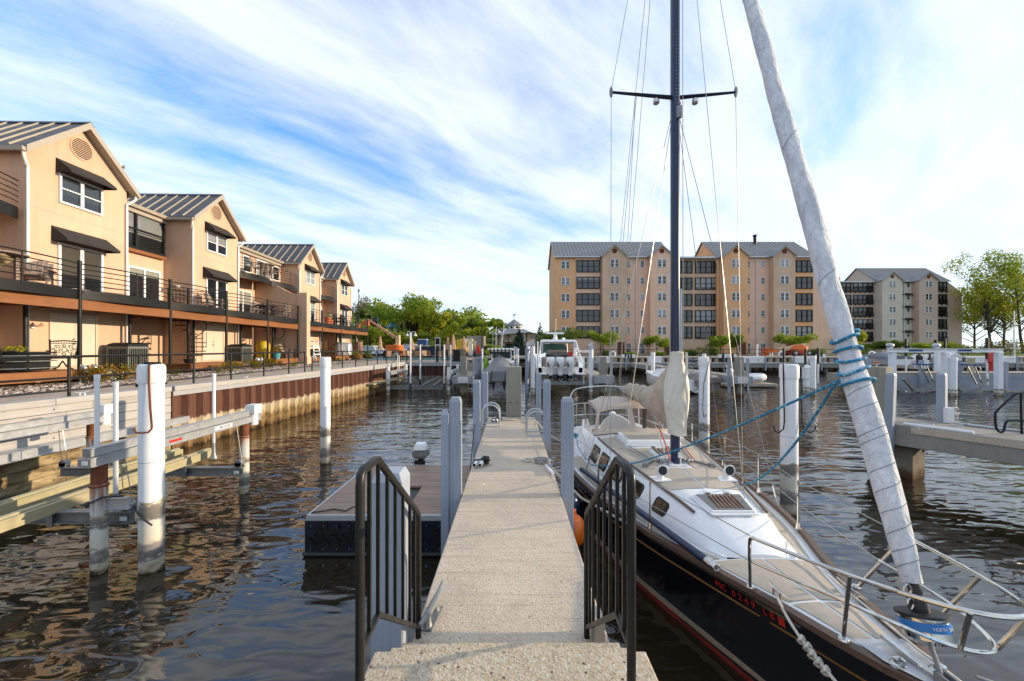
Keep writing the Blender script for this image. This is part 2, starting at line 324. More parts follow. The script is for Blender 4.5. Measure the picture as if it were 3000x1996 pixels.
# concrete with exposed aggregate, worn grey film and transverse broom lines
def concrete(name, c, agg=1.0, line=1.0):
    g = NT(name); p = g.pos()
    a = g.mx(g.rng(g.noise(p, 1.1, 6, 0.62), 0.3, 0.7), sc3(c, 0.78), sc3(c, 1.12))
    v = g.n('TexVoronoi', {'Vector': p, 'Scale': 95.0}); sp_ = g.n('SeparateColor', {0: v.outputs['Color']})
    a = g.mx(g.rng(sp_.outputs[0], 0.0, 1.0, 0, 0.55*agg), a, g.ramp(sp_.outputs[1], [(0, (0.10, 0.085, 0.075)), (0.28, (0.34, 0.24, 0.14)), (0.6, (0.45, 0.37, 0.27)), (1, (0.66, 0.62, 0.55))]))
    v2 = g.n('TexVoronoi', {'Vector': p, 'Scale': 34.0}); s2 = g.n('SeparateColor', {0: v2.outputs['Color']})
    a = g.mx(g.math('MULTIPLY', g.math('LESS_THAN', v2.outputs['Distance'], 0.24), g.rng(s2.outputs[0], 0.72, 0.8, 0, 0.85*agg)), a, g.ramp(s2.outputs[1], [(0, (0.05, 0.05, 0.055)), (0.5, (0.15, 0.08, 0.05)), (1, (0.7, 0.68, 0.62))]))
    ln = g.noise(g.stretch(p, (0.35, 9, 9)), 3.2, 6, 0.7); a = g.mx(g.rng(ln, 0.52, 0.75, 0, 0.55*line), a, sc3(c, 0.52))
    bl = g.noise(p, 2.3, 5, 0.7, 0.6); a = g.mx(g.rng(bl, 0.60, 0.78, 0, 0.45), a, sc3(c, 0.45))
    sp3 = g.vor(g.n('VectorMath', {0: p, 1: g.n('VectorMath', {0: g.n('TexNoise', {'Vector': p, 'Scale': 14.0}).outputs[1], 1: (0.1, 0.1, 0.1)}, operation='MULTIPLY').outputs[0]}, operation='ADD').outputs[0], 1.5); a = g.mx(g.math('MULTIPLY', g.math('LESS_THAN', sp3, 0.055), 0.55), a, (0.80, 0.79, 0.75))
    ck = g.vor(g.n('VectorMath', {0: p, 1: g.n('TexNoise', {'Vector': p, 'Scale': 3.0, 'Detail': 5.0}).outputs[1]}, operation='ADD').outputs[0], 0.55, 'Distance', 'DISTANCE_TO_EDGE'); a = g.mx(g.math('MULTIPLY', g.math('LESS_THAN', ck, 0.002), 0.22), a, sc3(c, 0.35))
    g.bump(g.math('ADD', g.math('MULTIPLY', v.outputs['Distance'], 0.6), g.noise(p, 60, 4)), 0.5, 0.006); return g.done(a, 0.9, 0, 0.2)
M['conc'] = concrete('dock_concrete', (0.60, 0.495, 0.38), 0.75, 1.6)
M['conc_s'] = concrete('step_concrete', (0.56, 0.46, 0.33), 1.25, 0.25)
M['conc_g'] = concrete('old_concrete', (0.30, 0.28, 0.245), 0.35, 0.5)
M['walk'] = concrete('walkway_concrete', (0.42, 0.35, 0.275), 0.3, 0.3)
g = NT('wet_concrete_pile'); p = g.pos(); z = g.posz(); n = g.noise(g.stretch(p, (5, 5, 0.7)), 1.4, 6, 0.65); h = g.math('ADD', z, g.rng(n, 0.2, 0.8, -0.15, 0.15))
c = g.ramp(g.rng(h, -0.1, 2.6), [(0, (0.025, 0.016, 0.008)), (0.08, (0.10, 0.06, 0.025)), (0.14, (0.22, 0.19, 0.15)), (0.3, (0.15, 0.135, 0.115)), (0.5, (0.27, 0.25, 0.21)), (1, (0.31, 0.29, 0.235))])
c = g.mx(g.rng(n, 0.52, 0.75, 0, 0.6), c, (0.13, 0.12, 0.095)); g.bump(g.noise(p, 30, 5), 0.3, 0.01); M['conc_p'] = g.done(c, 0.9, 0, 0.2)
# coated sheet pile: brown above a ragged edge, bare stained steel and scale below
g = NT('sheet_pile_steel'); p = g.pos(); z = g.posz(); n = g.noise(g.stretch(p, (3, 3, 1.2)), 2.2, 6, 0.7); nf = g.noise(g.stretch(p, (9, 9, 0.5)), 2.0, 6, 0.65)
br = g.mx(g.rng(nf, 0.3, 0.75), (0.075, 0.028, 0.018), (0.155, 0.066, 0.042)); br = g.mx(g.rng(n, 0.58, 0.78, 0, 0.5), br, (0.09, 0.042, 0.03))
lo = g.ramp(g.rng(g.math('ADD', z, g.rng(n, 0.2, 0.8, -0.3, 0.3)), -0.05, 0.95), [(0, (0.03, 0.018, 0.008)), (0.12, (0.15, 0.085, 0.03)), (0.3, (0.26, 0.17, 0.07)), (0.42, (0.15, 0.09, 0.035)), (0.62, (0.39, 0.285, 0.15)), (0.8, (0.48, 0.39, 0.255)), (1, (0.42, 0.35, 0.25))])
c = g.mx(g.rng(g.math('ADD', z, g.rng(n, 0.2, 0.8, -0.12, 0.12)), 0.84, 0.90), lo, br); g.bump(n, 0.35, 0.02); M['sheet'] = g.done(c, 0.75, 0.0, 0.3)
g = NT('dark_sheet_pile'); p = g.pos(); z = g.posz(); n = g.noise(g.stretch(p, (3, 3, 1.2)), 2.2, 6, 0.7)
c = g.mx(g.rng(g.math('ADD', z, g.rng(n, 0.2, 0.8, -0.15, 0.15)), 0.78, 0.86), g.mx(g.rng(n, 0.4, 0.62), (0.10, 0.085, 0.06), (0.40, 0.36, 0.30)), g.mx(n, (0.05, 0.022, 0.018), (0.10, 0.05, 0.04))); M['sheet_d'] = g.done(c, 0.75, 0, 0.3)
g = NT('pale_sheet_pile'); p = g.pos(); z = g.posz(); n = g.noise(g.stretch(p, (2, 2, 1)), 1.6, 6, 0.7)
c = g.ramp(g.rng(g.math('ADD', z, g.rng(n, 0.2, 0.8, -0.25, 0.25)), 0, 1.2), [(0, (0.03, 0.02, 0.01)), (0.2, (0.12, 0.09, 0.06)), (0.45, (0.34, 0.29, 0.22)), (1, (0.42, 0.36, 0.28))]); M['sheet_p'] = g.done(c, 0.8, 0, 0.3)
g = NT('timber_wall_plank'); o = g.obj(); p = g.pos(); z = g.posz(); n = g.noise(g.stretch(o, (9, 0.55, 9)), 3.0, 6, 0.7, 0.5); rd = g.n('ObjectInfo').outputs['Random']
up = g.mx(g.rng(n, 0.25, 0.75), (0.27, 0.25, 0.235), (0.47, 0.44, 0.405)); up = g.mx(g.rng(rd, 0, 1, 0, 0.45), up, (0.50, 0.475, 0.45))
lo = g.mx(g.rng(g.noise(g.stretch(p, (1, 0.8, 2.5)), 2.4, 6, 0.7), 0.35, 0.65), (0.11, 0.07, 0.032), (0.46, 0.36, 0.20))
c = g.mx(g.rng(g.math('ADD', z, g.rng(n, 0.2, 0.8, -0.15, 0.15)), 0.72, 0.95), lo, up); c = g.mx(g.rng(z, 0.0, 0.12, 0.85, 0), c, (0.03, 0.02, 0.01)); g.bump(n, 0.4, 0.01); M['plank'] = g.done(c, 0.8, 0, 0.3)
g = NT('plywood_deck'); p = g.pos(); n = g.noise(g.stretch(p, (0.45, 7, 1)), 2.4, 7, 0.7, 0.6); c = g.mx(g.rng(n, 0.3, 0.72), (0.15, 0.082, 0.052), (0.42, 0.30, 0.22)); c = g.mx(g.rng(g.noise(p, 1.4, 4), 0.45, 0.75, 0, 0.6), c, (0.20, 0.165, 0.14)); g.bump(n, 0.25, 0.005); M['ply'] = g.done(c, 0.6, 0, 0.4)
g = NT('furled_sail_cover'); o = g.obj(False); n = g.noise(g.stretch(o, (1.6, 1.6, 0.7)), 3.0, 7, 0.68, 1.6); c = g.mx(g.rng(n, 0.30, 0.66), (0.52, 0.54, 0.56), (0.80, 0.80, 0.80)); c = g.mx(g.rng(g.noise(o, 0.9, 5, 0.65, 1.2), 0.58, 0.74, 0, 0.5), c, (0.40, 0.41, 0.43)); c = g.mx(g.rng(g.noise(g.stretch(o, (3, 3, 1)), 5, 6, 0.7, 2.5), 0.61, 0.65, 0, 0.4), c, (0.28, 0.285, 0.30)); g.bump(g.noise(g.stretch(o, (2, 2, 1)), 6, 6, 0.6, 1.6), 0.9, 0.035); M['jib'] = g.done(c, 0.8, 0, 0.2)
g = NT('blue_braid'); o = g.obj(False); v = g.vor(o, 60, 'Color'); c = g.mx(g.rng(g.n('SeparateColor', {0: v}).outputs[0], 0.78, 0.82), (0.005, 0.15, 0.32), (0.22, 0.50, 0.62)); c = g.mx(g.rng(g.noise(o, 30, 3), 0.4, 0.7, 0, 0.6), c, (0.02, 0.30, 0.43)); g.bump(g.noise(o, 120, 3), 0.6, 0.004); M['rope_b'] = g.done(c, 0.7)
g = NT('paint_chipped_navy'); o = g.obj(False); n = g.noise(o, 45, 6, 0.75); k = g.noise(o, 2.2, 3); c = g.mx(g.math('MULTIPLY', g.rng(n, 0.66, 0.69), g.rng(k, 0.45, 0.6)), (0.010, 0.022, 0.06), (0.62, 0.63, 0.64)); M['navychip'] = g.done(c, 0.35)
M['pebble'] = None
g = NT('river_stone'); rp = g.n('NewGeometry').outputs['Random Per Island']; c = g.ramp(rp, [(0, (0.12, 0.095, 0.08)), (0.3, (0.28, 0.20, 0.155)), (0.6, (0.40, 0.32, 0.26)), (0.85, (0.52, 0.46, 0.41)), (1, (0.20, 0.15, 0.125))]); M['pebble'] = g.done(c, 0.8)
M['earth'] = plain('soil', (0.10, 0.075, 0.055), 0.95, var=0.25, sc=1.5)
M['asph'] = plain('asphalt', (0.09, 0.088, 0.085), 0.9, var=0.2, sc=0.5)
g = NT('meadow'); p = g.pos(); c = g.mx(g.rng(g.noise(p, 0.3, 6, 0.65), 0.3, 0.7), (0.05, 0.085, 0.012), (0.14, 0.18, 0.022)); g.bump(g.noise(p, 4, 5), 0.6, 0.2); M['lawn'] = g.done(c, 0.9, 0, 0.1)
M['leaf'] = leafy('spring_leaves', [(0, (0.05, 0.095, 0.008)), (0.35, (0.17, 0.25, 0.016)), (0.7, (0.32, 0.40, 0.027)), (1, (0.46, 0.50, 0.05))])
M['leaf_y'] = leafy('yellow_green_leaves', [(0, (0.12, 0.14, 0.01)), (0.35, (0.33, 0.34, 0.02)), (0.7, (0.50, 0.47, 0.035)), (1, (0.62, 0.56, 0.07))])
M['leaf_d'] = leafy('dark_leaves', [(0, (0.018, 0.042, 0.007)), (0.5, (0.05, 0.105, 0.014)), (1, (0.12, 0.19, 0.025))])
M['leaf_b'] = leafy('bare_spring_twigs', [(0, (0.06, 0.055, 0.03)), (0.5, (0.12, 0.105, 0.055)), (1, (0.18, 0.17, 0.08))], 0.2)
M['leaf_r'] = leafy('red_leaves', [(0, (0.02, 0.008, 0.008)), (0.5, (0.05, 0.018, 0.015)), (1, (0.10, 0.035, 0.02))])
M['leaf_s'] = leafy('spirea_leaves', [(0, (0.05, 0.09, 0.008)), (0.4, (0.16, 0.17, 0.012)), (0.62, (0.34, 0.17, 0.012)), (0.85, (0.40, 0.09, 0.01)), (1, (0.30, 0.035, 0.012))])
M['conifer'] = leafy('spruce_needles', [(0, (0.008, 0.025, 0.014)), (0.5, (0.022, 0.055, 0.030)), (1, (0.05, 0.10, 0.055))], 0.1)
M['straw'] = plain('dry_grass', (0.36, 0.26, 0.13), 0.9, var=0.3, sc=8)
M['bark'] = plain('bark', (0.055, 0.042, 0.032), 0.95, var=0.3, sc=3, bump=0.6, bsc=14)
M['terra'] = plain('terracotta', (0.50, 0.13, 0.035), 0.6, var=0.15)
M['pool'] = plain('pool_water', (0.20, 0.46, 0.50), 0.08, var=0.1)
M['mesh'] = plain('fence_mesh', (0.012, 0.014, 0.013), 0.8, var=0.3)
M['umb'] = plain('umbrella_cloth', (0.46, 0.29, 0.17), 0.9, var=0.12)
M['carw'] = plain('car_paint_silver', (0.50, 0.52, 0.55), 0.2, 0.3, var=0.05)
M['blue'] = plain('blue_canvas', (0.02, 0.09, 0.22), 0.7, var=0.2)
M['teal'] = plain('teal_roof', (0.08, 0.30, 0.33), 0.5, var=0.1)
M['lamp'] = plain('lamp_globe', (0.75, 0.75, 0.72), 0.3, var=0.02)
# water: dark, peaty, with small wind ripples whose crests run across the view
g = NT('marina_water'); p = g.pos()
w1 = g.noise(g.stretch(p, (0.62, 1.35, 1)), 0.95, 1, 0.4, 0.4); w2 = g.noise(g.stretch(p, (0.8, 1.9, 1)), 2.3, 1, 0.4, 0.6); w3 = g.noise(g.stretch(p, (1.0, 1.9, 1)), 6.5, 3, 0.5, 0.6)
calm = g.rng(g.noise(p, 0.10, 3), 0.35, 0.62, 0.45, 1.0)
hgt = g.math('MULTIPLY', g.math('ADD', g.math('ADD', g.math('MULTIPLY', w1, 0.072), g.math('MULTIPLY', w2, 0.030)), g.math('MULTIPLY', w3, 0.0012)), calm)
g.set(g.b.inputs['Normal'], g.n('Bump', {'Height': hgt, 'Strength': 1.0, 'Distance': 1.0}).outputs[0]); g.b.inputs['IOR'].default_value = 1.65
g.b.inputs['Specular Tint'].default_value = (1, 1, 1, 1); M['water'] = g.done((0.020, 0.015, 0.008), 0.015, 0, 0.5)

# ================================================================== THE SETTING
WALLX = lambda y: -10.97 + 0.0719*y                # face of the left seawall
b = MB(); b.poly([(-400,-60,0),(400,-60,0),(400,700,0),(-400,700,0)]); structure(obj('water', b, M['water'], smooth=0))
LAND = [(-400,-60), (WALLX(-60)-0.42,-60), (WALLX(32)-0.42,32.0), (WALLX(32)-0.42,32.4), (-4.1,32.4), (-4.1,49.6), (400,49.6), (400,700), (-400,700)]
b = MB(); b.prism(LAND, 'z', -1.0, 1.86); structure(obj('ground', b, M['earth'], smooth=0))
b = MB(); b.prism([(WALLX(-6)-0.40,-6), (WALLX(32)-0.40,32.3), (-4.2,32.45), (-4.2,36.5), (-12.7,36.5), (-12.6,30), (-12.0,14), (-12.0,-6)][::-1], 'z', 1.84, 1.92); structure(obj('walkway', b, M['walk'], smooth=0))
b = MB(); b.prism([(-4.2,49.75), (160,49.75), (160,56.5), (-4.2,56.5)], 'z', 1.80, 1.93); structure(obj('quay_path', b, M['walk'], smooth=0))
b = MB(); b.prism([(-60,45), (6,45), (6,74), (-60,74)], 'z', 1.80, 1.885); structure(obj('car_park', b, M['asph'], smooth=0))
b = MB(); b.prism([(-12.6,37), (-4.4,37), (-4.4,44.8), (-17,44.8), (-17,43.6)], 'z', 1.80, 1.91); structure(obj('pool_terrace', b, M['walk'], smooth=0))
def hill(x, y):
    d = max(0.0, (y-66-0.10*abs(x+25))/70); return 1.7 + 9.0*min(1, d)**1.2*(1/(1+math.exp((x-2)/6))) + 0.5*sin(x*0.23+1)*cos(y*0.17)*min(1, d*3)
b = MB(); b.grid(lambda u, v: (-150+u*158, 64+v*150, hill(-150+u*158, 64+v*150)), 40, 38); structure(obj('hillside', b, M['lawn']))
b = MB(); b.prism([(50,58), (260,58), (260,200), (50,200)], 'z', 1.78, 1.90); structure(obj('lawn', b, M['lawn'], smooth=0))

# ------------------------------------------------------------------ windows
_wc = {}
def window(parent, axis, pos, a0, a1, b0, b1, nx, ny, fw, fm, pm, depth=0.07, name='window', recess=0.05, label=None, mid=None):
    """Frame bars as a part and the panes as a sub-part, standing proud of the wall; axis 'x' faces +x, 'y' faces -y. Same sizes share mesh data."""
    w, h = a1-a0, b1-b0; key = (axis, round(w, 3), round(h, 3), nx, ny, fw, fm.name, pm.name, depth, mid)
    def T(d, a, z): return (d, a, z) if axis == 'x' else (a, -d, z)
    if key not in _wc:
        def bx(m, d0, d1, p0, p1, q0, q1):
            c = [T(d0, p0, q0), T(d1, p1, q1)]; lo = [min(c[0][i], c[1][i]) for i in range(3)]; hi = [max(c[0][i], c[1][i]) for i in range(3)]
            m.box(lo[0], hi[0], lo[1], hi[1], lo[2], hi[2])
        m = MB(); W2, H2 = w/2, h/2
        bx(m, 0, depth, -W2, W2, -H2, -H2+fw); bx(m, 0, depth, -W2, W2, H2-fw, H2); bx(m, 0, depth, -W2, -W2+fw, -H2+fw, H2-fw); bx(m, 0, depth, W2-fw, W2, -H2+fw, H2-fw)
        for i in range(1, nx):
            t = -W2 + w*i/nx; k = fw*(1.0 if mid is None else mid)/2; bx(m, 0.004, depth-0.006, t-k, t+k, -H2+fw, H2-fw)
        for j in range(1, ny):
            t = -H2 + h*j/ny; bx(m, 0.008, depth-0.014, -W2+fw, W2-fw, t-fw*0.28, t+fw*0.28)
        q = MB(); bx(q, -0.02, depth-recess, -W2+fw*0.5, W2-fw*0.5, -H2+fw*0.5, H2-fw*0.5)
        _wc[key] = (mesh_of(m, name, fm, 0), mesh_of(q, 'pane', pm, 0))
        for me in _wc[key]: fix_normals(me)
    fr, pn = _wc[key]; x, y, z, rz = FRAME[parent.name]; off = T(pos, (a0+a1)/2, (b0+b1)/2)
    o = bpy.data.objects.new(name, fr); COL.objects.link(o); o.parent = parent; o.location = (off[0], off[1], off[2]-z); FRAME[o.name] = FRAME[parent.name]
    p = bpy.data.objects.new('pane', pn); COL.objects.link(p); p.parent = o
    if label: o['label'] = label
    return o

# ================================================================== TOWNHOUSES ALONG THE LEFT BANK
DH, YAW = 16.5, 0.0231                             # facade distance from the eye, and its small turn
GZ = 1.9
def hloc(y): return (-DH - YAW*y, y, GZ)
def awning(parent, y0, y1, z0, z1, out):
    m = MB(); m.prism([(0.002, z1), (out, z0+0.09), (out, z0), (out-0.012, z0), (out-0.012, z0+0.08), (0.002, z1-0.02)], 'y', y0, y1)
    for yy in (y0, y1-0.012): m.prism([(0.003, z1-0.01), (out-0.002, z0+0.09), (out-0.002, z0), (0.003, z0)], 'y', yy+0.001, yy+0.011)
    return obj('awning', m.move(dz=-GZ), M['cloth'], parent, local=True, smooth=0)
def arc_bay(y0, y1, d, bow, n=10):
    return [(d + bow*sin(pi*i/n)**0.85, y0+(y1-y0)*i/n) for i in range(n+1)]
def railing(parent, pts, z0, h, posts=(), nbar=5, r=0.018, mids=True):
    m = MB()
    for k in range(nbar):
        z = z0 + h*(k+1)/nbar; m.tube([(x, y, z) for x, y in pts], r if k < nbar-1 else r*1.3, 5)
    if mids:
        x, y = pts[len(pts)//2]; m.rod((x, y, z0-0.1), (x, y, z0+h), 0.022, 6)
    return obj('railing', m.move(dz=-GZ), M['dark'], parent, local=True)
def balcony(house, yo, y0, y1, d_post, zf, th, bow, beam=True, back=0.0, posts='both', ground=2.33, name='balcony'):
    """One bowed bay: floor slab, black curved fascia, rail bars, its posts, and under the main balcony the cedar beam."""
    xp = DH - d_post; pts = arc_bay(y0-yo+0.06, y1-yo-0.06, xp, bow)
    m = MB(); m.prism([(back, y0-yo), (back, y1-yo)] + [(x-0.03, y) for x, y in pts[::-1]], 'z', zf-0.10, zf-0.02)
    fl = obj(name, m.move(dz=-GZ), M['deckwood'], house, local=True, smooth=0)
    m = MB(); m.loft([[(x-0.03, y, zf-th), (x, y, zf-th), (x, y, zf), (x-0.03, y, zf)] for x, y in pts], True)
    f = obj('fascia', m.move(dz=-GZ), M['dark'], fl, local=True)
    railing(fl, pts, zf, 0.90)
    if beam:
        m = MB(); m.box(xp-0.10, xp+0.02, y0-yo+0.004, y1-yo-0.004, zf-th-0.36, zf-th-0.02)
        for k in range(4):
            yy = y0-yo+(y1-y0)*(k+0.5)/4; m.box(back+0.02, xp-0.10, yy-0.04, yy+0.04, zf-th-0.27, zf-th+0.02)
        obj('beam', m.move(dz=-GZ), M['orangewood'], fl, local=True, smooth=0)
        for yy in ((y0, y1) if posts == 'both' else (y1,)):
            m = MB(); m.cyl(xp+0.005, yy-yo, ground, zf+0.98, 0.062, 12); m.cyl(xp+0.005, yy-yo, zf+0.98, zf+1.0, 0.07, 12)
            m.cyl(xp-1.45, yy-yo-0.32, ground, zf-th-0.05, 0.06, 10)
            obj('post', m.move(dz=-GZ), M['dark'], fl, local=True)
    return fl
def townhouse(yc, yr0, yr1, label, upper=None, chimney=False, mirror=False, closed=None, half=1.87, ext=0.0):
    h = root('townhouse', label, 'house', hloc(yc), atan2(YAW, 1), 'gabled townhouses in a row along the seawall')
    EV, AP = 10.0, 11.72
    m = MB(); m.prism([(-half, 1.6), (half, 1.6), (half, EV), (0, AP), (-half, EV)], 'x', -5.5, 0)
    m.box(-9, -1.4, yr0-yc, (-half if yr1 <= yc else yr1-yc), 1.6, EV+0.02)
    m.box(-9, -5.5, -half, half, 1.6, EV)
    obj('wall', m.move(dz=-GZ), M['stucco'], h, local=True, smooth=0)
    for z in (5.02, 8.05):                                             # control joints scored in the render
        m = MB(); m.box(0.0, 0.004, -half, half, z, z+0.018); obj('joint', m.move(dz=-GZ), M['trim'], h, local=True, smooth=0)
    # gable roof: two standing-seam slopes with their ribs, rake boards, ridge cap
    sl = sqrt(half**2 + (AP-EV)**2); ux, uz = half/sl, (AP-EV)/sl; ov, fo = 0.30, 0.34
    rf = MB()
    for s in (-1, 1):
        a = (s*(half+ov*ux), EV-ov*uz+0.12); t = (0, AP+0.12); q = 0.05
        rf.prism([a, t, (0, AP+0.12+q*1.3), (a[0]+s*0.0, a[1]+q*1.3)], 'x', -6.2, fo)
    ro = obj('roof', rf.move(dz=-GZ), M['roof'], h, local=True, smooth=0)
    seam = None
    for s in (-1, 1):
        for k in range(9):
            if seam is None or k == 0:
                m = MB(); m.beam((0, s*(half+ov*ux*0.9), EV-ov*uz*0.9+0.21), (0, s*0.10, AP+0.10), 0.05, 0.075); seam = obj('roof_seam', m.move(dz=-GZ), M['trim'], ro, local=True, smooth=0); seam.location = (-0.28, 0, 0)
            else: inst(seam, ro, (-0.28-0.60*k, 0, 0))
    m = MB(); m.prism([(-0.16, AP+0.09), (0, AP+0.235), (0.16, AP+0.09), (0, AP+0.20)], 'x', -6.2, fo+0.01); obj('ridge_cap', m.move(dz=-GZ), M['roof'], ro, local=True, smooth=0)
    m = MB()
    for s in (-1, 1):
        a = (s*(half+ov*ux), EV-ov*uz); m.prism([(a[0], a[1]+0.20), (0, AP+0.20), (0, AP-0.06), (a[0], a[1]-0.04)], 'x', fo-0.03, fo+0.015)
        m.prism([(a[0], a[1]+0.03), (0, AP+0.03), (0, AP+0.00), (a[0], a[1]+0.0)], 'x', 0.0, fo-0.03)
        e = s*(half+ov*ux+0.05); m.prism([(e-0.07, a[1]+0.12), (e+0.07, a[1]+0.12), (e+0.05, a[1]-0.02), (e-0.05, a[1]-0.02)], 'x', -5.0, fo-0.02)
    obj('rake_board', m.move(dz=-GZ), M['trim'], h, local=True, smooth=0)
    # main roof behind the recessed part, with its gutter
    y0, y1 = (yr0-yc, -half) if yr1 <= yc else (-half, yr1-yc)
    m = MB(); m.prism([(-1.15, 9.93), (-6.3, 11.95), (-11, 9.9), (-11, 9.8), (-6.3, 11.85), (-1.15, 9.84)], 'y', yr0-yc, half+ext); m.move(dz=-GZ); mr_ = obj('main_roof', m, M['roof'], h, local=True, smooth=0)
    m = MB(); m.prism([(-1.16, 9.80), (-1.02, 9.80), (-0.98, 9.95), (-1.16, 9.95)], 'y', yr0-yc, -half); m.prism([(-1.4, 9.6), (-1.18, 9.6), (-1.18, 9.9), (-1.4, 9.9)], 'y', yr0-yc, -half); obj('gutter', m.move(dz=-GZ), M['trim'], h, local=True, smooth=0)
    # louvred gable vent
    n = 28; m = MB(); zc = 10.87
    m.loft([[(0.0, 0.43*cos(2*pi*i/n), zc+0.43*sin(2*pi*i/n)) for i in range(n)], [(0.03, 0.43*cos(2*pi*i/n), zc+0.43*sin(2*pi*i/n)) for i in range(n)], [(0.03, 0.385*cos(2*pi*i/n), zc+0.385*sin(2*pi*i/n)) for i in range(n)], [(0.008, 0.385*cos(2*pi*i/n), zc+0.385*sin(2*pi*i/n)) for i in range(n)]], False)
    v = obj('vent', m.move(dz=-GZ), M['stucco'], h, local=True)
    m = MB(); m.prism([(0.385*cos(2*pi*i/n), zc+0.385*sin(2*pi*i/n)) for i in range(n)], 'x', 0.0, 0.006); obj('vent_backing', m.move(dz=-GZ), M['dark'], v, local=True, smooth=0)
    for k in range(11):
        z = zc-0.36+0.072*k; w = sqrt(max(0.001, 0.385**2-(z-zc)**2)); m = MB(); m.add([(0.03, -w, z-0.022), (0.03, w, z-0.022), (0.008, w, z+0.024), (0.008, -w, z+0.024), (0.036, -w, z-0.016), (0.036, w, z-0.016)], [(0,1,2,3), (4,5,1,0), (3,2,5,4)]); obj('louver', m.move(dz=-GZ), M['stucco'], v, local=True, smooth=0)
    window(h, 'x', 0.0, -0.82, 0.78, 8.50, 9.62, 2, 2, 0.075, M['white'], M['pane'], mid=1.7)
    awning(h, -0.90, 0.86, 9.60, 10.13, 0.55)
    window(h, 'x', 0.0, -0.86, 0.80, 5.28, 7.02, 2, 1, 0.09, M['white'], M['pane_b'], name='sliding_door', mid=1.5)
    awning(h, -1.05, 0.98, 7.02, 7.58, 0.58)
    # storage door on the ground floor, in a recess with a deep jamb
    m = MB(); m.box(0.004, 0.03, -1.05, -0.255, 2.40, 4.30); m.box(0.004, 0.03, -0.245, 0.50, 2.40, 4.30); d = obj('door', m.move(dz=-GZ), M['doorcream'], h, local=True, smooth=0, bevel=0.006)
    m = MB(); m.box(0.002, 0.05, -1.13, -1.06, 2.36, 4.38); m.box(0.002, 0.05, 0.51, 0.58, 2.36, 4.38); m.box(0.002, 0.05, -1.06, 0.51, 4.31, 4.38); obj('door_frame', m.move(dz=-GZ), M['doorcream'], d, local=True, smooth=0)
    m = MB(); m.ball((0.06, -0.33, 3.25), 0.035); m.ball((0.055, -0.33, 3.42), 0.026); obj('handle', m.move(dz=-GZ), M['dark'], d, local=True)
    # downspouts at both corners of the gable
    for s in (-1, 1):
        m = MB(); y = s*(half-0.05)+ (0.0); m.tube([(0.22, s*(half+0.22), 9.83), (0.20, s*(half+0.18), 9.62), (0.06, y, 9.35), (0.06, y, 8.9), (0.06, y, 6.0), (0.06, y, 2.2)], 0.048, 8)
        obj('downspout', m.move(dz=-GZ), M['white'], h, local=True)
    if chimney:
        m = MB(); m.cyl(-1.5, 3.1, 9.8, 11.55, 0.17, 14); m.cyl(-1.5, 3.1, 11.58, 11.68, 0.21, 14); obj('flue', m.move(dz=-GZ), M['galv'], h, local=True)
    # ground floor of the recess: wall light and doors to each balcony level
    if yr1 <= yc:
        w0, w1 = yr0-yc+0.15, -half-0.12; L_ = w1-w0
        if closed:
            m0 = max(w0, w1-3.4); window(h, 'x', -1.38, m0, w1, 7.86, 9.84, 2 if L_ < 4.5 else 3, 2, 0.11, M['dark'], M['pane_d'], depth=0.16, recess=0.10, name='screened_porch')
            m = MB(); m.box(-1.38, -1.18, m0, w1, 7.70, 7.85); obj('sill', m.move(dz=-GZ), M['orangewood'], h, local=True, smooth=0)
            m = MB()
            for k in range(7): m.box(-1.30, -1.27, m0+0.1, w1-0.1, 8.0+0.12*k, 8.02+0.12*k)
            obj('porch_rail', m.move(dz=-GZ), M['dark'], h, local=True, smooth=0)
        else:
            k = 2 if L_ > 4.5 else 1
            for i in range(k):
                a = w0+L_*i/k+0.35; window(h, 'x', -1.40, a, a+1.75, 7.95, 9.55, 2, 1, 0.09, M['white'], M['pane_b'], name='sliding_door')
                if L_ > 4.5: window(h, 'x', -1.40, a+2.05, a+2.95, 8.35, 9.5, 1, 2, 0.07, M['white'], M['pane'])
        for i in range(2 if L_ > 4.5 else 1):
            a = w1-2.0-3.6*i; window(h, 'x', -1.40, a, a+1.85, 5.28, 7.05, 2, 1, 0.10, M['white'], M['pane_b'], name='sliding_door')
        m = MB(); m.ball((-0.62, -half-0.10, 6.3), 0.13, 0.09, 0.09, 12, 6); obj('wall_light', m.move(dz=-GZ), M['white'], h, local=True)
        m = MB(); m.box(-1.399, -1.385, w0+0.4, w0+1.0, 2.4, 4.3); obj('back_door', m.move(dz=-GZ), M['doorcream'], h, local=True, smooth=0)
    return h
H1 = townhouse(15.6, 6.0, 13.7, 'nearest peach townhouse with metal chimney flue behind its big gable', chimney=True)
H2 = townhouse(22.95, 17.52, 21.08, 'peach townhouse with black screened porch left of its gable', closed=True)
H3 = townhouse(34.05, 24.82, 32.18, 'peach townhouse with two bowed upper balconies and a tall party wall pier')
H4 = townhouse(41.4, 35.92, 39.53, 'farthest peach townhouse at the end of the row, beside the pool')
FZ, FT = 5.12, 0.33
for h, yc, bays in ((H1, 15.6, [(6.3, 10.05), (10.05, 13.79), (13.79, 17.56)]), (H2, 22.95, [(17.56, 21.13), (21.13, 24.86)]), (H3, 34.05, [(24.86, 28.57), (29.3, 32.35), (32.35, 36.15)]), (H4, 41.4, [(36.15, 39.76), (39.76, 43.28)])):
    for i, (a, c) in enumerate(bays): balcony(h, yc, a, c, 14.7, FZ, FT, 0.26, back=-1.4 if c < yc-1 else 0.0, posts='one')
balcony(H1, 15.6, 10.05, 13.72, 16.62, 7.92, 0.40, 0.42, beam=False, back=-1.4)
balcony(H1, 15.6, 6.4, 10.05, 16.62, 7.92, 0.40, 0.42, beam=False, back=-1.4)
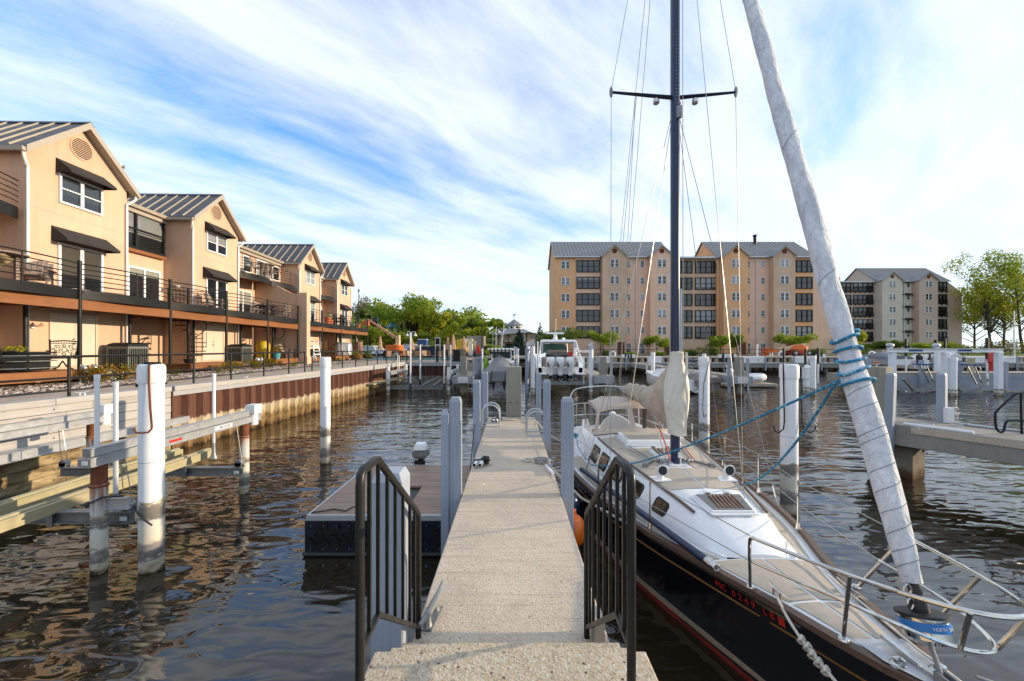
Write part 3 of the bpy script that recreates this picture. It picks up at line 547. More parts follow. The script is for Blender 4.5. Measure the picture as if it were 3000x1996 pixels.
balcony(H3, 34.05, 24.86, 28.57, 16.62, 7.92, 0.40, 0.45, beam=False, back=-1.4)
balcony(H3, 34.05, 28.57, 32.16, 16.62, 7.92, 0.40, 0.45, beam=False, back=-1.4)
balcony(H4, 41.4, 35.95, 39.5, 16.62, 7.92, 0.40, 0.45, beam=False, back=-1.4)
# party wall with swooping top and end pier
m = MB(); prof = [(-1.4, 1.8), (1.75, 1.8), (1.75, 6.95)] + [(1.75-2.2*t, 6.95+0.75*(0.5-0.5*cos(pi*t))) for t in (0.15, 0.3, 0.45, 0.6, 0.75, 0.9, 1.0)] + [(-1.4, 7.75)]
m.prism(prof, 'y', 28.83-34.05, 29.05-34.05); obj('party_wall', m.move(dz=-GZ), M['stucco'], H3, local=True, smooth=0)
m = MB(); m.box(1.7, 2.35, 28.70-34.05, 29.20-34.05, 1.8, 7.08); m.box(1.62, 2.43, 28.62-34.05, 29.28-34.05, 1.8, 2.45); obj('pier', m.move(dz=-GZ), M['stucco'], H3, local=True, smooth=0)

def hw(d, y): return -d - YAW*y                    # world x at facade distance d
# cedar platforms at the doors, each with loose risers
def platform(y0, y1, d0, d1, z, label, steps=0, m_='deckwood'):
    t = root('wooden_platform', label, 'deck', (hw((d0+d1)/2, (y0+y1)/2), (y0+y1)/2, GZ), 0, 'wooden door platforms below the balcony')
    x0, x1 = hw(d1, y0), hw(d0, y0); n = max(4, int((x1-x0)/0.14))
    for k in range(n):
        m = MB(); a = x0+(x1-x0)*k/n; m.box(a+0.004, a+(x1-x0)/n-0.004, y0, y1, z-0.035, z); obj('board', m, M[m_], t, smooth=0)
    m = MB(); m.box(x1, x1+0.03, y0-0.01, y1+0.01, z-0.30, z-0.005); m.box(x0, x1, y0-0.03, y0, z-0.30, z-0.005); m.box(x0, x1, y1, y1+0.03, z-0.30, z-0.005); obj('rim_board', m, M['orangewood' if m_ == 'deckwood' else m_], t, smooth=0)
    for s in range(steps):
        m = MB(); m.box(x1+0.03+0.28*s, x1+0.03+0.28*(s+1), y0+0.15, y0+1.3, GZ, z-0.16*(s+1)); obj('step', m, M[m_], t, smooth=0)
    return t
platform(7.5, 14.1, 14.55, 16.4, 2.34, 'cedar platform under fire table, fronted by the gravel bed')
platform(14.35, 15.9, 14.9, 16.45, 2.26, 'pale concrete coloured wooden step below the double storage door', 1, 'bunk')
platform(19.0, 22.6, 14.85, 16.4, 2.32, 'low brown platform at the foot of the nearest spiral stair', 0)
platform(25.9, 28.5, 14.75, 16.6, 2.36, 'brown platform carrying the pale double garden chair', 2)
platform(30.2, 32.9, 14.8, 16.8, 2.34, 'brown platform carrying the white lifeguard style chair', 0)
platform(34.8, 37.6, 14.6, 16.4, 2.36, 'cedar platform with grills under grey covers', 1)
platform(38.2, 42.4, 14.6, 16.4, 2.36, 'farthest cedar platform, with brown cabinet and potted plants', 1)

# spiral stairs
def spiral(x, y, z0, z1, a0, label):
    t = root('spiral_staircase', label, 'staircase', (x, y, z0), 0, 'black spiral stairs up to the balcony')
    m = MB(); m.cyl(x, y, z0, z1+0.95, 0.06, 12); obj('pole', m, M['dark'], t); n = 13; rail = []; bal = MB()
    for k in range(n):
        a = a0+radians(300)*k/(n-1); z = z0+(z1-z0)*(k+1)/n; a2 = a+radians(25)
        m = MB(); m.prism([(x+0.06*cos(a), y+0.06*sin(a)), (x+0.72*cos(a), y+0.72*sin(a)), (x+0.72*cos(a2), y+0.72*sin(a2)), (x+0.06*cos(a2), y+0.06*sin(a2))], 'z', z-0.045, z); obj('tread', m, M['dark'], t, smooth=0)
        p = (x+0.72*cos(a), y+0.72*sin(a)); bal.rod((*p, z-0.05), (*p, z+0.92), 0.013, 5); rail.append((*p, z+0.92))
    obj('baluster', bal, M['dark'], t); m = MB(); m.tube(rail, 0.024, 6); obj('handrail', m, M['dark'], t)
spiral(hw(15.55, 19.7), 19.7, 2.3, 5.1, radians(-50), 'nearest black spiral stair, casting its shadow on the house wall')
spiral(hw(15.7, 27.2), 27.2, 2.36, 5.1, radians(-50), 'black spiral stair behind the yellow grill cover')
spiral(hw(15.6, 37.4), 37.4, 2.36, 5.1, radians(160), 'farthest black spiral stair, beside the covered grills')

# air conditioners
def aircon(x, y, label, s=1.0):
    t = root('air_conditioner', label, 'air conditioner', (x, y, GZ+0.15), 0, 'green air conditioning units against the houses')
    m = MB(); m.box(-0.42, 0.42, -0.44, 0.44, 0, 1.02); o = obj('core', m, M['dark'], t, local=True, smooth=0)
    m = MB()
    for z0, z1 in ((0, 0.08), (1.0, 1.10)): m.box(-0.45, 0.45, -0.47, 0.47, z0, z1)
    for sx in (-1, 1):
        for sy in (-1, 1): m.box(sx*0.45-0.05*(sx > 0), sx*0.45+0.05*(sx < 0), sy*0.47-0.05*(sy > 0), sy*0.47+0.05*(sy < 0), 0.08, 1.0)
    obj('case', m, M['ac'], t, local=True, smooth=0, bevel=0.012)
    m = MB()
    for k in range(9):
        u = -0.36+0.09*k
        for s in (-1, 1): m.box(u-0.012, u+0.012, s*0.465-0.01, s*0.465+0.01, 0.08, 1.0); m.box(s*0.445-0.01, s*0.445+0.01, u*1.05-0.012, u*1.05+0.012, 0.08, 1.0)
    obj('grille', m, M['ac'], t, local=True, smooth=0)
    m = MB(); m.loft([[(sx*a, sy*bb, z) for sx, sy in ((-1,-1),(1,-1),(1,1),(-1,1))] for a, bb, z in ((0.45, 0.47, 1.10), (0.42, 0.44, 1.20), (0.30, 0.32, 1.26))]); obj('top_hood', m, M['dark'], t, local=True, smooth=0)
    return t
A1 = aircon(hw(15.75, 16.75), 16.75, 'nearest green air conditioner, standing between platform and first spiral stair')
dup(A1, (hw(15.9, 24.1), 24.1, GZ+0.15), 0, 'green air conditioner beside the steps of the yellow covered grill')
dup(A1, (hw(15.9, 33.8), 33.8, GZ+0.03), 0, 'green air conditioner behind the white high chair', 0.85)

# ------------------------------------------------------------------ planting, gravel and lawn edge by the houses
def stones(name, poly_fn, n, r0, r1, label):
    V, Fc = [], []; rr = random.Random(5)
    for i in range(n):
        x, y = poly_fn(rr.random(), rr.random()); s = r0+(r1-r0)*rr.random()**2; a = rr.random()*6.28; b_ = len(V); c, q = cos(a), sin(a)
        for dx, dy, dz in ((1,0,0),(0.2,0.8,0),(-0.9,0.3,0),(-0.3,-0.8,0),(0.5,0.1,0.55),(-0.4,0.0,0.6)):
            V.append((x+s*(dx*c-dy*q), y+s*(dx*q+dy*c), GZ+0.02+s*dz*0.8))
        Fc += [tuple(b_+k for k in f) for f in ((0,1,4),(1,2,5),(1,5,4),(2,3,5),(3,0,4),(3,4,5))]
    b = MB(); b.v, b.f, b.m = V, Fc, [0]*len(Fc); o = obj(name, b, M['pebble'], smooth=0); return props(o, label, 'gravel', None, 'stuff')
stones('gravel', lambda u, v: (hw(12.3+2.5*v, 6+u*37), 6+u*37), 8500, 0.022, 0.07, 'bed of pale rounded river stones between walkway and platforms')

def foliage(mb, blobs, n, size, rr, flat=0.0, up=0.25):
    ws = np.array([(b[3]*b[4]*b[5])**0.67 for b in blobs]); idx = rr.choice(len(blobs), n, p=ws/ws.sum()); B = np.array(blobs)[idx]
    d = rr.normal(size=(n, 3)); d /= np.linalg.norm(d, axis=1)[:, None]; r = (0.35+0.65*rr.random(n)**0.5)[:, None]
    c = B[:, :3]+d*r*B[:, 3:6]; nr = d*0.55+rr.normal(size=(n, 3))*0.55; nr[:, 2] = nr[:, 2]*(1-flat)+up; nr /= np.linalg.norm(nr, axis=1)[:, None]
    t = np.cross(nr, rr.normal(size=(n, 3))); t /= np.linalg.norm(t, axis=1)[:, None]; q = np.cross(nr, t); s = (size*(0.6+0.8*rr.random(n)))[:, None]
    v = np.stack([c-t*s*0.62, c-q*s*0.42+nr*s*0.08, c+t*s*0.62, c+q*s*0.42+nr*s*0.08], 1).reshape(-1, 3); b0 = len(mb.v)
    mb.v += [tuple(p) for p in v]; mb.f += [(b0+4*i, b0+4*i+1, b0+4*i+2, b0+4*i+3) for i in range(n)]; mb.m += [0]*n
    return mb
def leaf_obj(name, mb, mat, parent):
    x, y, z, rz = FRAME[parent.name]; mb.move(-x, -y, -z); me = mesh_of(mb, name, mat, 0); o = bpy.data.objects.new(name, me); COL.objects.link(o); o.parent = parent; FRAME[o.name] = FRAME[parent.name]; return o
def shrub(name, x, y, z, r, h, mat, n, size, label, group=None, cat='shrub', seed=0, stems=True):
    rr = np.random.default_rng(seed+int(abs(x*31+y*17))); t = root(name, label, cat, (x, y, z), 0, group)
    bl = [(x+rr.normal()*r*0.35, y+rr.normal()*r*0.35, z+h*(0.40+0.25*rr.random()), r*0.55, r*0.55, h*0.42) for _ in range(7)]
    m = MB(); foliage(m, bl, n, size, rr); leaf_obj('foliage', m, M[mat], t)
    if stems:
        m = MB()
        for k in range(7): a = k*0.9; m.tube([(x+0.05*cos(a), y+0.05*sin(a), z-0.02), (x+r*0.35*cos(a), y+r*0.35*sin(a), z+h*0.45), (x+r*0.55*cos(a), y+r*0.55*sin(a), z+h*0.7)], [0.014, 0.01, 0.005], 5)
        obj('stem', m, M['bark'], t)
    return t
SG = 'spirea shrubs in the gravel bed'
for x, y, r, h, lab in ((hw(13.9, 9.5), 9.5, 0.62, 0.75, 'large red tipped spirea at the photo edge, in front of the fire table platform'), (hw(14.0, 13.6), 13.6, 0.42, 0.62, 'red tipped spirea at the platform corner beside grass tufts'),
        (hw(13.9, 14.5), 14.5, 0.48, 0.6, 'orange tipped spirea behind the pair of white guide pipes'), (hw(13.9, 20.3), 20.3, 0.5, 0.55, 'orange spirea in front of the nearest spiral stair'), (hw(13.9, 22.2), 22.2, 0.5, 0.55, 'orange spirea right of the brown stair platform'),
        (hw(13.9, 23.9), 23.9, 0.55, 0.6, 'orange spirea beside the gas meter and second air conditioner'), (hw(13.7, 31.5), 31.5, 0.3, 0.3, 'tiny spirea beside the party wall pier'), (hw(13.6, 36.8), 36.8, 0.6, 0.6, 'spirea below the covered grills'), (hw(13.6, 40.0), 40.0, 0.6, 0.6, 'farthest spirea, below the brown cabinet')):
    shrub('spirea_shrub', x, y, GZ, r, h, 'leaf_s', 420, 0.075, lab, SG)
for x, y, lab in ((hw(13.6, 15.7), 15.7, 'bright green grass tuft by the concrete coloured steps'), (hw(13.5, 16.4), 16.4, 'smaller green grass tuft beside the first grass tuft'), (hw(13.5, 18.9), 18.9, 'wispy green grass clump before the nearest spiral stair'), (hw(13.3, 25.3), 25.3, 'green grass tuft beside the second air conditioner'), (hw(13.4, 32.9), 32.9, 'grass tuft near the break in the walkway rail')):
    rr = np.random.default_rng(int(y*10)); m = MB()
    for k in range(150):
        a = rr.random()*6.28; q = rr.random()*0.28; l = 0.28+0.2*rr.random(); o2 = q+0.16*rr.random(); p0 = (q*0.6*cos(a), q*0.6*sin(a), 0); p1 = (o2*cos(a), o2*sin(a), l); w = 0.008
        m.add([(p0[0]-w, p0[1]+w, 0), (p0[0]+w, p0[1]-w, 0), p1], [(0, 1, 2)])
    o = obj('grass_tuft', m, M['leaf'], None, smooth=0); o.location = (x, y, GZ); props(o, lab, 'grass', 'grass tufts in the gravel bed')

# ================================================================== SEAWALLS
t = root('timber_seawall', 'grey timber plank seawall below the near walkway', 'seawall', (WALLX(6), 6, 0), atan2(-0.0719, 1))
# plank courses; frame: x out of the wall, y along it
rows = [0.0, 0.24, 0.48, 0.72, 0.95, 1.18, 1.40, 1.62, 1.80]
for i in range(8):
    y = -9.0; k = 0
    while y < 5.75:
        ln = (3.66 if (i+k) % 3 else 2.9) if k else 2.0+0.55*(i % 3); y1 = min(5.84, y+ln)
        pr = R.uniform(-0.006, 0.006); m = MB(); m.box(-0.06, 0.0+pr, y+0.004, y1-0.004, rows[i]+0.006-(0.25 if i == 0 else 0), rows[i+1]-0.006); obj('plank', m, M['plank'], t, local=True, smooth=0, bevel=0.006)
        y = y1; k += 1
for k in range(5):
    m = MB(); y = -9+3.0*k; m.box(-0.42, 0.035, y+0.003, min(5.84, y+3.0)-0.003, 1.80, 1.945); obj('cap_board', m, M['plank'], t, local=True, smooth=0, bevel=0.012)
m = MB()
for i in range(8):
    for k in range(11): m.rod((0.0, -8+1.22*k, (rows[i]+rows[i+1])/2), (0.014, -8+1.22*k, (rows[i]+rows[i+1])/2), 0.014, 6)
obj('bolt', m, M['dark'], t, local=True)
t = root('sheet_pile_seawall', 'brown corrugated steel seawall with stained pale foot below the walkway', 'seawall', (WALLX(11.85), 11.85, 0), atan2(-0.0719, 1))
PITCH = 0.54; sheet = None
for k in range(38):
    if sheet is None:
        m = MB(); pr = [(0.0, 0), (0.0, 0.17), (-0.14, 0.27), (-0.14, 0.44), (0.0, 0.54)]; pr2 = [(x-0.02, y) for x, y in pr][::-1]
        m.prism(pr+pr2, 'z', -0.6, 1.80); m.box(-0.004, 0.012, 0.0, 0.016, -0.6, 1.8); sheet = obj('sheet', m, M['sheet'], t, local=True, smooth=0)
    else: inst(sheet, t, (0, PITCH*k, 0))
for k in range(7):
    m = MB(); m.box(-0.42, 0.05, 0.05+2.95*k+0.003, 0.05+2.95*(k+1)-0.003, 1.80, 1.95); obj('cap_board', m, M['plank'], t, local=True, smooth=0, bevel=0.012)
m = MB(); m.box(-0.10, 0.03, 0.02, 20.5, 1.66, 1.80); obj('waler', m, M['greywood'], t, local=True, smooth=0)
t = root('sheet_pile_seawall', 'dark brown steel seawall across the head of the slips under the pool terrace', 'seawall', (-8.67, 32.2, 0), 0)
sheet = None
for k in range(9):
    if sheet is None:
        m = MB(); m.prism([(0, 0), (0.17, 0), (0.27, 0.14), (0.44, 0.14), (0.54, 0), (0.54, 0.02), (0.44, 0.16), (0.27, 0.16), (0.17, 0.02), (0, 0.02)], 'z', -0.6, 1.80); sheet = obj('sheet', m, M['sheet_d'], t, local=True, smooth=0)
    else: inst(sheet, t, (PITCH*k, 0, 0))
m = MB(); m.box(-0.1, 4.9, -0.06, 0.24, 1.62, 1.94); obj('cap_beam', m, M['greywood'], t, local=True, smooth=0, bevel=0.01)
t = root('sheet_pile_seawall', 'pale steel quay wall below the apartment waterfront', 'seawall', (-4.1, 49.4, 0), 0)
sheet = None
for k in range(130):
    if sheet is None:
        m = MB(); m.prism([(0, 0), (0.3, 0), (0.42, 0.2), (0.7, 0.2), (0.84, 0), (0.84, 0.03), (0.7, 0.23), (0.42, 0.23), (0.3, 0.03), (0, 0.03)], 'z', -0.6, 1.8); sheet = obj('sheet', m, M['sheet_p'], t, local=True, smooth=0)
    else: inst(sheet, t, (0.84*k, 0, 0))
m = MB(); m.box(0, 130, -0.05, 0.4, 1.8, 1.96); obj('cap_beam', m, M['conc_g'], t, local=True, smooth=0)

# pipe railing on the walkway edge
def pipe_rail(pts, label, mids, zb=1.92, h=0.97, group='black pipe railings along the walkways', r=0.026, bal=0):
    t = root('pipe_railing', label, 'railing', (pts[0][0], pts[0][1], zb), 0, group)
    for z, q, nm in ((zb+h, r*1.15, 'top_rail'), (zb+mids, r, 'mid_rail')):
        m = MB(); m.tube([(x, y, z) for x, y in (pts if len(pts) < 3 else [pts[0], pts[-1]])], q, 8); obj(nm, m, M['dark'], t)
    m = MB(); m.rod((pts[0][0], pts[0][1], zb), (pts[0][0], pts[0][1], zb+h), r*1.2, 8); src = obj('post', m, M['dark'], t)
    for x, y in pts[1:]: inst(src, t, (x-pts[0][0], y-pts[0][1], 0))
    if bal:
        m = MB(); a, c = pts[0], pts[-1]; n = int(math.hypot(c[0]-a[0], c[1]-a[1])/bal)
        for k in range(1, n): u = k/n; m.box(a[0]+(c[0]-a[0])*u-0.008, a[0]+(c[0]-a[0])*u+0.008, a[1]+(c[1]-a[1])*u-0.008, a[1]+(c[1]-a[1])*u+0.008, zb+mids*0.15, zb+h)
        obj('baluster', m, M['dark'], t)
    return t
RX = lambda y: WALLX(y)-0.22
pipe_rail([(RX(y), y) for y in (6.15, 7.8, 9.45, 11.1, 12.85, 14.4, 16.1, 17.7, 18.9)], 'near length of black pipe rail along the seawall walkway', 0.47)
pipe_rail([(RX(y), y) for y in (19.5, 21.0, 22.5, 24.1, 25.7, 27.3, 28.9, 30.5, 31.8)], 'far length of black pipe rail beyond the gap by the party wall pier', 0.47)
pipe_rail([(x, 32.55) for x in (-8.6, -7.4, -6.2, -5.0, -4.3)], 'black rail across the head of the slips before the pool', 0.40, bal=0)
pipe_rail([(x, 50.3) for x in np.linspace(-3.5, 66, 24)], 'long thin black rail along the apartment waterfront', 0.45, 1.93, 0.95)
# cleats on the seawall cap
def cleat(x, y, z, rz, s, label, group='metal mooring cleats', m_='alu'):
    m = MB(); m.tube([(-0.17, 0, 0.085), (-0.11, 0, 0.068), (-0.04, 0, 0.06), (0.04, 0, 0.06), (0.11, 0, 0.068), (0.17, 0, 0.085)], [0.009, 0.014, 0.019, 0.019, 0.014, 0.009], 8)
    for sx in (-0.05, 0.05): m.tube([(sx*1.2, 0, 0.0), (sx, 0, 0.03), (sx*0.9, 0, 0.06)], [0.026, 0.014, 0.014], 8)
    m.box(-0.09, 0.09, -0.03, 0.03, 0, 0.008); m.move(sc=s); o = obj('cleat', m, M[m_], None); o.location = (x, y, z); o.rotation_euler = (0, 0, rz); return props(o, label, 'cleat', group)

# ================================================================== CONCRETE FINGER DOCK AND STEPS
DZ = 1.29
t = root('concrete_dock', 'long concrete finger dock leading away between the black sailboat and the raft', 'dock', (0, 6.3, DZ))
m = MB(); m.box(-0.617, 0.602, 2.265, 10.35, 0.83, DZ); obj('deck', m, M['conc'], t, smooth=0, bevel=0.012)
m = MB(); m.box(-0.635, -0.619, 3.0, 10.3, 0.86, 1.12); m.box(0.604, 0.62, 3.0, 10.3, 0.86, 1.12); obj('side_rub_board', m, M['greywood'], t, smooth=0)
m = MB(); m.box(-0.60, 0.58, 10.16, 10.24, DZ+0.003, DZ+0.012); obj('end_strip', m, M['alu'], t, smooth=0)
t = root('concrete_steps', 'pebbly concrete steps down to the dock, between the two dark handrails', 'steps', (0, 1.6, 0.8))
for y, z in ((1.84, 1.70), (2.05, 1.56), (2.26, 1.43)):
    m = MB(); m.box(-0.622-0.012*(z > 1.6), 0.606+0.012*(z > 1.6), (-1.5 if z > 1.6 else y-0.205), y, 0.8, z); obj('step', m, M['conc_s'], t, smooth=0, bevel=0.008)

def handrail(x, s, label):
    t = root('stair_handrail', label, 'handrail', (x, 1.585, 1.70), 0, 'bronze pipe handrails on the steps')
    m = MB(); top = [(x, 1.585, 1.69), (x, 1.585, 2.55), (x, 1.592, 2.588), (x, 1.615, 2.602), (x, 1.765, 2.602), (x, 1.80, 2.592), (x, 1.835, 2.566)]
    top += [(x+s*0.02, 2.44, 2.10), (x+s*0.02, 2.475, 2.065), (x+s*0.02, 2.49, 2.02), (x+s*0.02, 2.49, 1.28)]
    m.tube(top, 0.018, 14); obj('rail_tube', m, M['bronze'], t)
    m = MB(); m.tube([(x, 1.595, 1.895), (x, 1.80, 1.895), (x+s*0.02, 2.48, 1.36)], 0.015, 4); obj('bottom_rail', m, M['bronze'], t, smooth=0)
    bz = lambda y: 1.895 if y < 1.8 else 1.895-(y-1.8)*0.535/0.68
    tz = lambda y: 2.59 if y < 1.8 else 2.585-(y-1.82)*0.475/0.62
    for y in (1.69, 1.80, 1.92, 2.04, 2.17, 2.30, 2.40):
        m = MB(); xx = x+s*0.02*max(0, (y-1.8)/0.68); m.box(xx-0.0075, xx+0.0075, y-0.0075, y+0.0075, bz(y), tz(y)); obj('baluster', m, M['bronze'], t, smooth=0)
handrail(-0.605, 1, 'dark bronze stair handrail on the raft side, in front of a grey post')
handrail(0.475, -0.4, 'dark bronze stair handrail on the sailboat side')
m = MB(); m.box(0.50, 0.56, 2.40, 2.55, DZ, DZ+0.16); solo('rail_bracket', m, M['trim'], 'small pale bracket behind the foot of the sailboat side handrail', 'bracket', smooth=0)

# grey mooring posts with pyramid tops
PG = 'grey square posts along the concrete dock'
def post(x, y, z0, z1, w, label, d=None, group=PG, mat='postgrey', name='mooring_post', lean=(0, 0)):
    d = d or w; a, c = w/2, d/2; k = 0.78; m = MB(); h = z1-z0
    m.loft([[(sx*a*q+lean[0]*zz/h, sy*c*q+lean[1]*zz/h, zz) for sx, sy in ((-1,-1),(1,-1),(1,1),(-1,1))] for q, zz in ((1, 0), (1, h-0.05), (k, h-0.005), (k*0.97, h))])
    o = obj(name, m, M[mat], None, smooth=0, bevel=0.004); o.location = (x, y, z0); return props(o, label, 'post', group)
post(-0.695, 4.92, 0.25, 2.49, 0.14, 'grey mooring post at the raft corner, taller of the touching pair')
post(-0.815, 4.90, 0.30, 2.33, 0.095, 'thin grey board post touching the raft corner post', 0.14)
post(-0.685, 7.75, 0.25, 2.47, 0.13, 'grey mooring post just beyond the raft, standing alone')
post(-0.685, 10.2, 0.25, 2.48, 0.135, 'grey mooring post at the far dock end, beside the ladder loop')
post(-0.80, 10.25, 0.3, 2.28, 0.09, 'thin board post touching the far dock end post', 0.13)
post(0.68, 4.90, 0.25, 2.49, 0.14, 'cracked grey mooring post beside the black sailboat, nearest of its row')
post(0.67, 7.7, 0.25, 2.48, 0.135, 'grey mooring post beside the second ladder loop')
post(0.67, 10.1, 0.25, 2.46, 0.13, 'grey mooring post at the far dock end on the sailboat side')
post(-0.735, 2.42, 0.2, 2.36, 0.185, 'wide grey post with a cream sunlit face behind the handrail')
m = MB(); m.box(-0.20, 0.20, -0.2, 0.2, 0, 3.2); o = obj('concrete_pile', m, M['conc_p'], None, smooth=0, bevel=0.01); o.location = (0.045, 10.62, -0.6); props(o, 'square concrete pile closing the end of our dock', 'pile', 'square concrete dock piles')
m = MB()
for x in (-0.09, 0.09): m.rod((0.045+x, 10.405, 1.66), (0.045+x, 10.425, 1.66), 0.02, 10)
solo('bolt_hole', m, M['rust'], 'pair of rusty bolt holes in the pile at the dock end', 'bolt')

def hoops(x, y, rz, label, s=1.0, z=DZ, group='aluminium ladder loops'):
    t = root('dock_ladder', label, 'ladder', (x, y, z), rz, group)
    for dy in (-0.2, 0.2):
        m = MB(); pts = [(-0.2, dy, -1.1), (-0.2, dy, 0.0), (-0.2, dy, 0.30)] + [(-0.2*cos(a), dy, 0.30+0.2*sin(a)) for a in np.linspace(0.3, pi-0.3, 8)] + [(0.2, dy, 0.30), (0.2, dy, 0.02)]
        m.tube(pts, 0.019, 8); m.box(-0.19, 0.2, dy-0.02, dy+0.02, 0.0, 0.022); obj('side_rail', m, M['alu'], t, local=True)
    for k in range(4):
        m = MB(); m.rod((-0.2, -0.2, -0.15-0.26*k), (-0.2, 0.2, -0.15-0.26*k), 0.016, 8); obj('rung', m, M['alu'], t, local=True)
    return t
HL = hoops(-0.49, 9.3, 0, 'pair of aluminium ladder loops on the dock, nearest its far end')
dup(HL, (0.50, 8.35, DZ), pi, 'pair of aluminium ladder loops on the sailboat side of the dock')

cleat(-0.535, 2.66, DZ, pi/2-0.15, 1.35, 'large aluminium cleat at the foot of the raft side handrail', m_='galv')
cleat(-0.50, 6.2, DZ, pi/2, 0.8, 'cleat under the black strap and white pipes on the dock')
cleat(0.50, 6.3, DZ, pi/2, 0.8, 'cleat wrapped in grey rope on the dock')
cleat(-0.42, 9.95, DZ, pi/2, 0.8, 'cleat with rope at the far dock end beside ladder loop')
cleat(WALLX(9.3)-0.06, 9.6, 1.947, pi/2+0.07, 1.1, 'cleat on the timber seawall cap below the grass tufts')
cleat(WALLX(15)-0.12, 15.0, 1.955, pi/2+0.07, 0.9, 'cleat on the seawall cap beyond the near white piling')
def pipe_bundle(x, y, z, label):
    t = root('pipe_bundle', label, 'pipes', (x, y, z)); 
    for dx in (-0.045, 0.04):
        m = MB(); m.tube([(x+dx, y-0.16, z+0.05), (x+dx+0.04, y+0.14, z+0.05)], 0.034, 12); obj('pipe', m, M['pvc'], t)
        m = MB(); m.tube([(x+dx-0.001, y-0.1615, z+0.05), (x+dx, y-0.155, z+0.05)], 0.025, 12); obj('bore', m, M['dark'], t)
    m = MB(); rr = random.Random(3); m.tube([(x+0.10+0.05*cos(k*1.9)+0.02*rr.random(), y+0.03+0.06*sin(k*1.9), z+0.03+0.004*k) for k in range(22)], 0.018, 6); obj('strap', m, M['black'], t)
    m = MB(); m.tube([(x-0.09, y, z+0.02), (x-0.05, y-0.02, z+0.09), (x+0.04, y, z+0.095), (x+0.1, y+0.03, z+0.04)], 0.014, 6); obj('strap', m, M['black'], t)
pipe_bundle(-0.52, 6.12, DZ, 'two short white pipes strapped in black on the dock')
pipe_bundle(-0.42, 9.7, DZ, 'white pipe ends and rope in front of the far concrete pile')
def coil(x, y, z, r, n, rad, mat, label, tail=None, seed=1, cat='rope'):
    m = MB(); rr = random.Random(seed); pts = []
    for k in range(n*9): a = k*2*pi/9; q = r*(0.55+0.45*rr.random()); pts.append((x+q*cos(a), y+q*0.75*sin(a), z+rad+rad*1.3*(k/(n*9))*n*0.55))
    if tail: pts += tail
    m.tube(pts, rad, 6); o = solo('rope', m, M[mat], label, cat); return o
coil(0.47, 6.25, DZ, 0.13, 5, 0.016, 'rope_g', 'tangled grey mooring rope on the dock cleat, trailing to the sailboat', [(0.55, 6.0, DZ+0.06), (0.63, 5.7, DZ+0.02), (0.9, 5.2, 1.14), (1.42, 4.75, 0.98)])
m = MB(); m.tube([(0.30, 6.3, DZ+0.02), (0.22, 6.28, DZ+0.02), (0.18, 6.36, DZ+0.02), (0.24, 6.44, DZ+0.02), (0.34, 6.38, DZ+0.03)], 0.018, 6); solo('rope', m, M['rope_w'], 'stiff rope eye lying beside the tangled grey rope', 'rope')
m = MB(); m.rod((0.52, 6.0, DZ+0.03), (0.58, 5.62, DZ+0.03), 0.024, 10); solo('chafe_pipe', m, M['pvc'], 'white chafe pipe on the dock edge below the tangled grey rope', 'pipe')
m = MB(); m.tube([(0.42, 9.9, DZ+0.04), (0.6, 9.4, DZ+0.06), (0.75, 9.0, 1.2), (1.05, 9.0, 1.0), (1.55, 9.6, 0.95)], 0.016, 6); solo('rope', m, M['rope_w'], 'white stern line from the far dock cleat to the sailboat', 'rope')
m = MB(); m.tube([(-0.40, 9.9, DZ+0.03), (-0.2, 9.92, DZ+0.02), (0.0, 9.86, DZ+0.02), (0.12, 9.9, DZ+0.02)], 0.02, 6); solo('rope', m, M['rope_w'], 'pale rope end stretched across the far end of the dock', 'rope')

# ------------------------------------------------------------------ floating work raft
t = root('floating_raft', 'floating plywood raft with black leaf patterned skirts', 'raft', (-2.0, 7.2, 0))
X0, X1, Y0, Y1 = -3.03, -0.83, 5.95, 8.46
m = MB(); m.box(X0+0.02, X1-0.02, Y0+0.02, Y1-0.02, -0.1, 0.555); obj('float_body', m, M['black'], t, smooth=0)
for k, (a, c) in enumerate(((Y0, 7.18), (7.19, Y1))):
    m = MB(); m.box(X0, X1 if k else -1.86, a, c, 0.562, 0.60); 
    if not k: m.box(-1.62, X1, a, c, 0.562, 0.60)
    obj('plywood_sheet', m, M['ply'], t, smooth=0)
m = MB(); m.box(X0-0.03, X1+0.03, Y0-0.03, Y0, 0.52, 0.607); m.box(X0-0.03, X0, Y0, Y1, 0.52, 0.607); m.box(X0-0.03, X1+0.03, Y1, Y1+0.03, 0.52, 0.607); obj('edge_angle', m, M['alu'], t, smooth=0)
# skirt: a sheet with cut-out leaf shapes standing proud as curved ribs
m = MB(); m.box(X0-0.03, X1+0.02, Y0-0.045, Y0-0.031, 0.06, 0.53); m.box(X0-0.045, X0-0.031, Y0-0.04, Y1, 0.06, 0.53); sk_ = obj('skirt', m, M['navyh'], t, smooth=0)
m = MB(); m.tube([(X0-0.05, Y0-0.045, 0.04), (X1+0.02, Y0-0.045, 0.04)], 0.035, 8); m.tube([(X0-0.045, Y0-0.05, 0.04), (X0-0.045, Y1, 0.04)], 0.035, 8); obj('float_tube', m, M['black'], t)
rr = random.Random(4); m = MB()
for k in range(120):
    x = X0+0.05+rr.random()*2.05; z = 0.12+rr.random()*0.34; l = 0.05+0.05*rr.random(); a = rr.choice((0.6, 1.0, 2.1, 2.5, 1.57))+rr.uniform(-0.2, 0.2); dx, dz = l*cos(a), l*sin(a); px, pz = -sin(a)*0.014, cos(a)*0.014
    yy = Y0-0.049-0.0012*(k % 5)
    m.prism([(x-dx, z-dz), (x+px*1.0, z+pz), (x+dx, z+dz), (x-px, z-pz)], 'y', yy-0.007, yy)
obj('leaf_relief', m, M['dark'], sk_, smooth=0)
m = MB(); rr = random.Random(8)
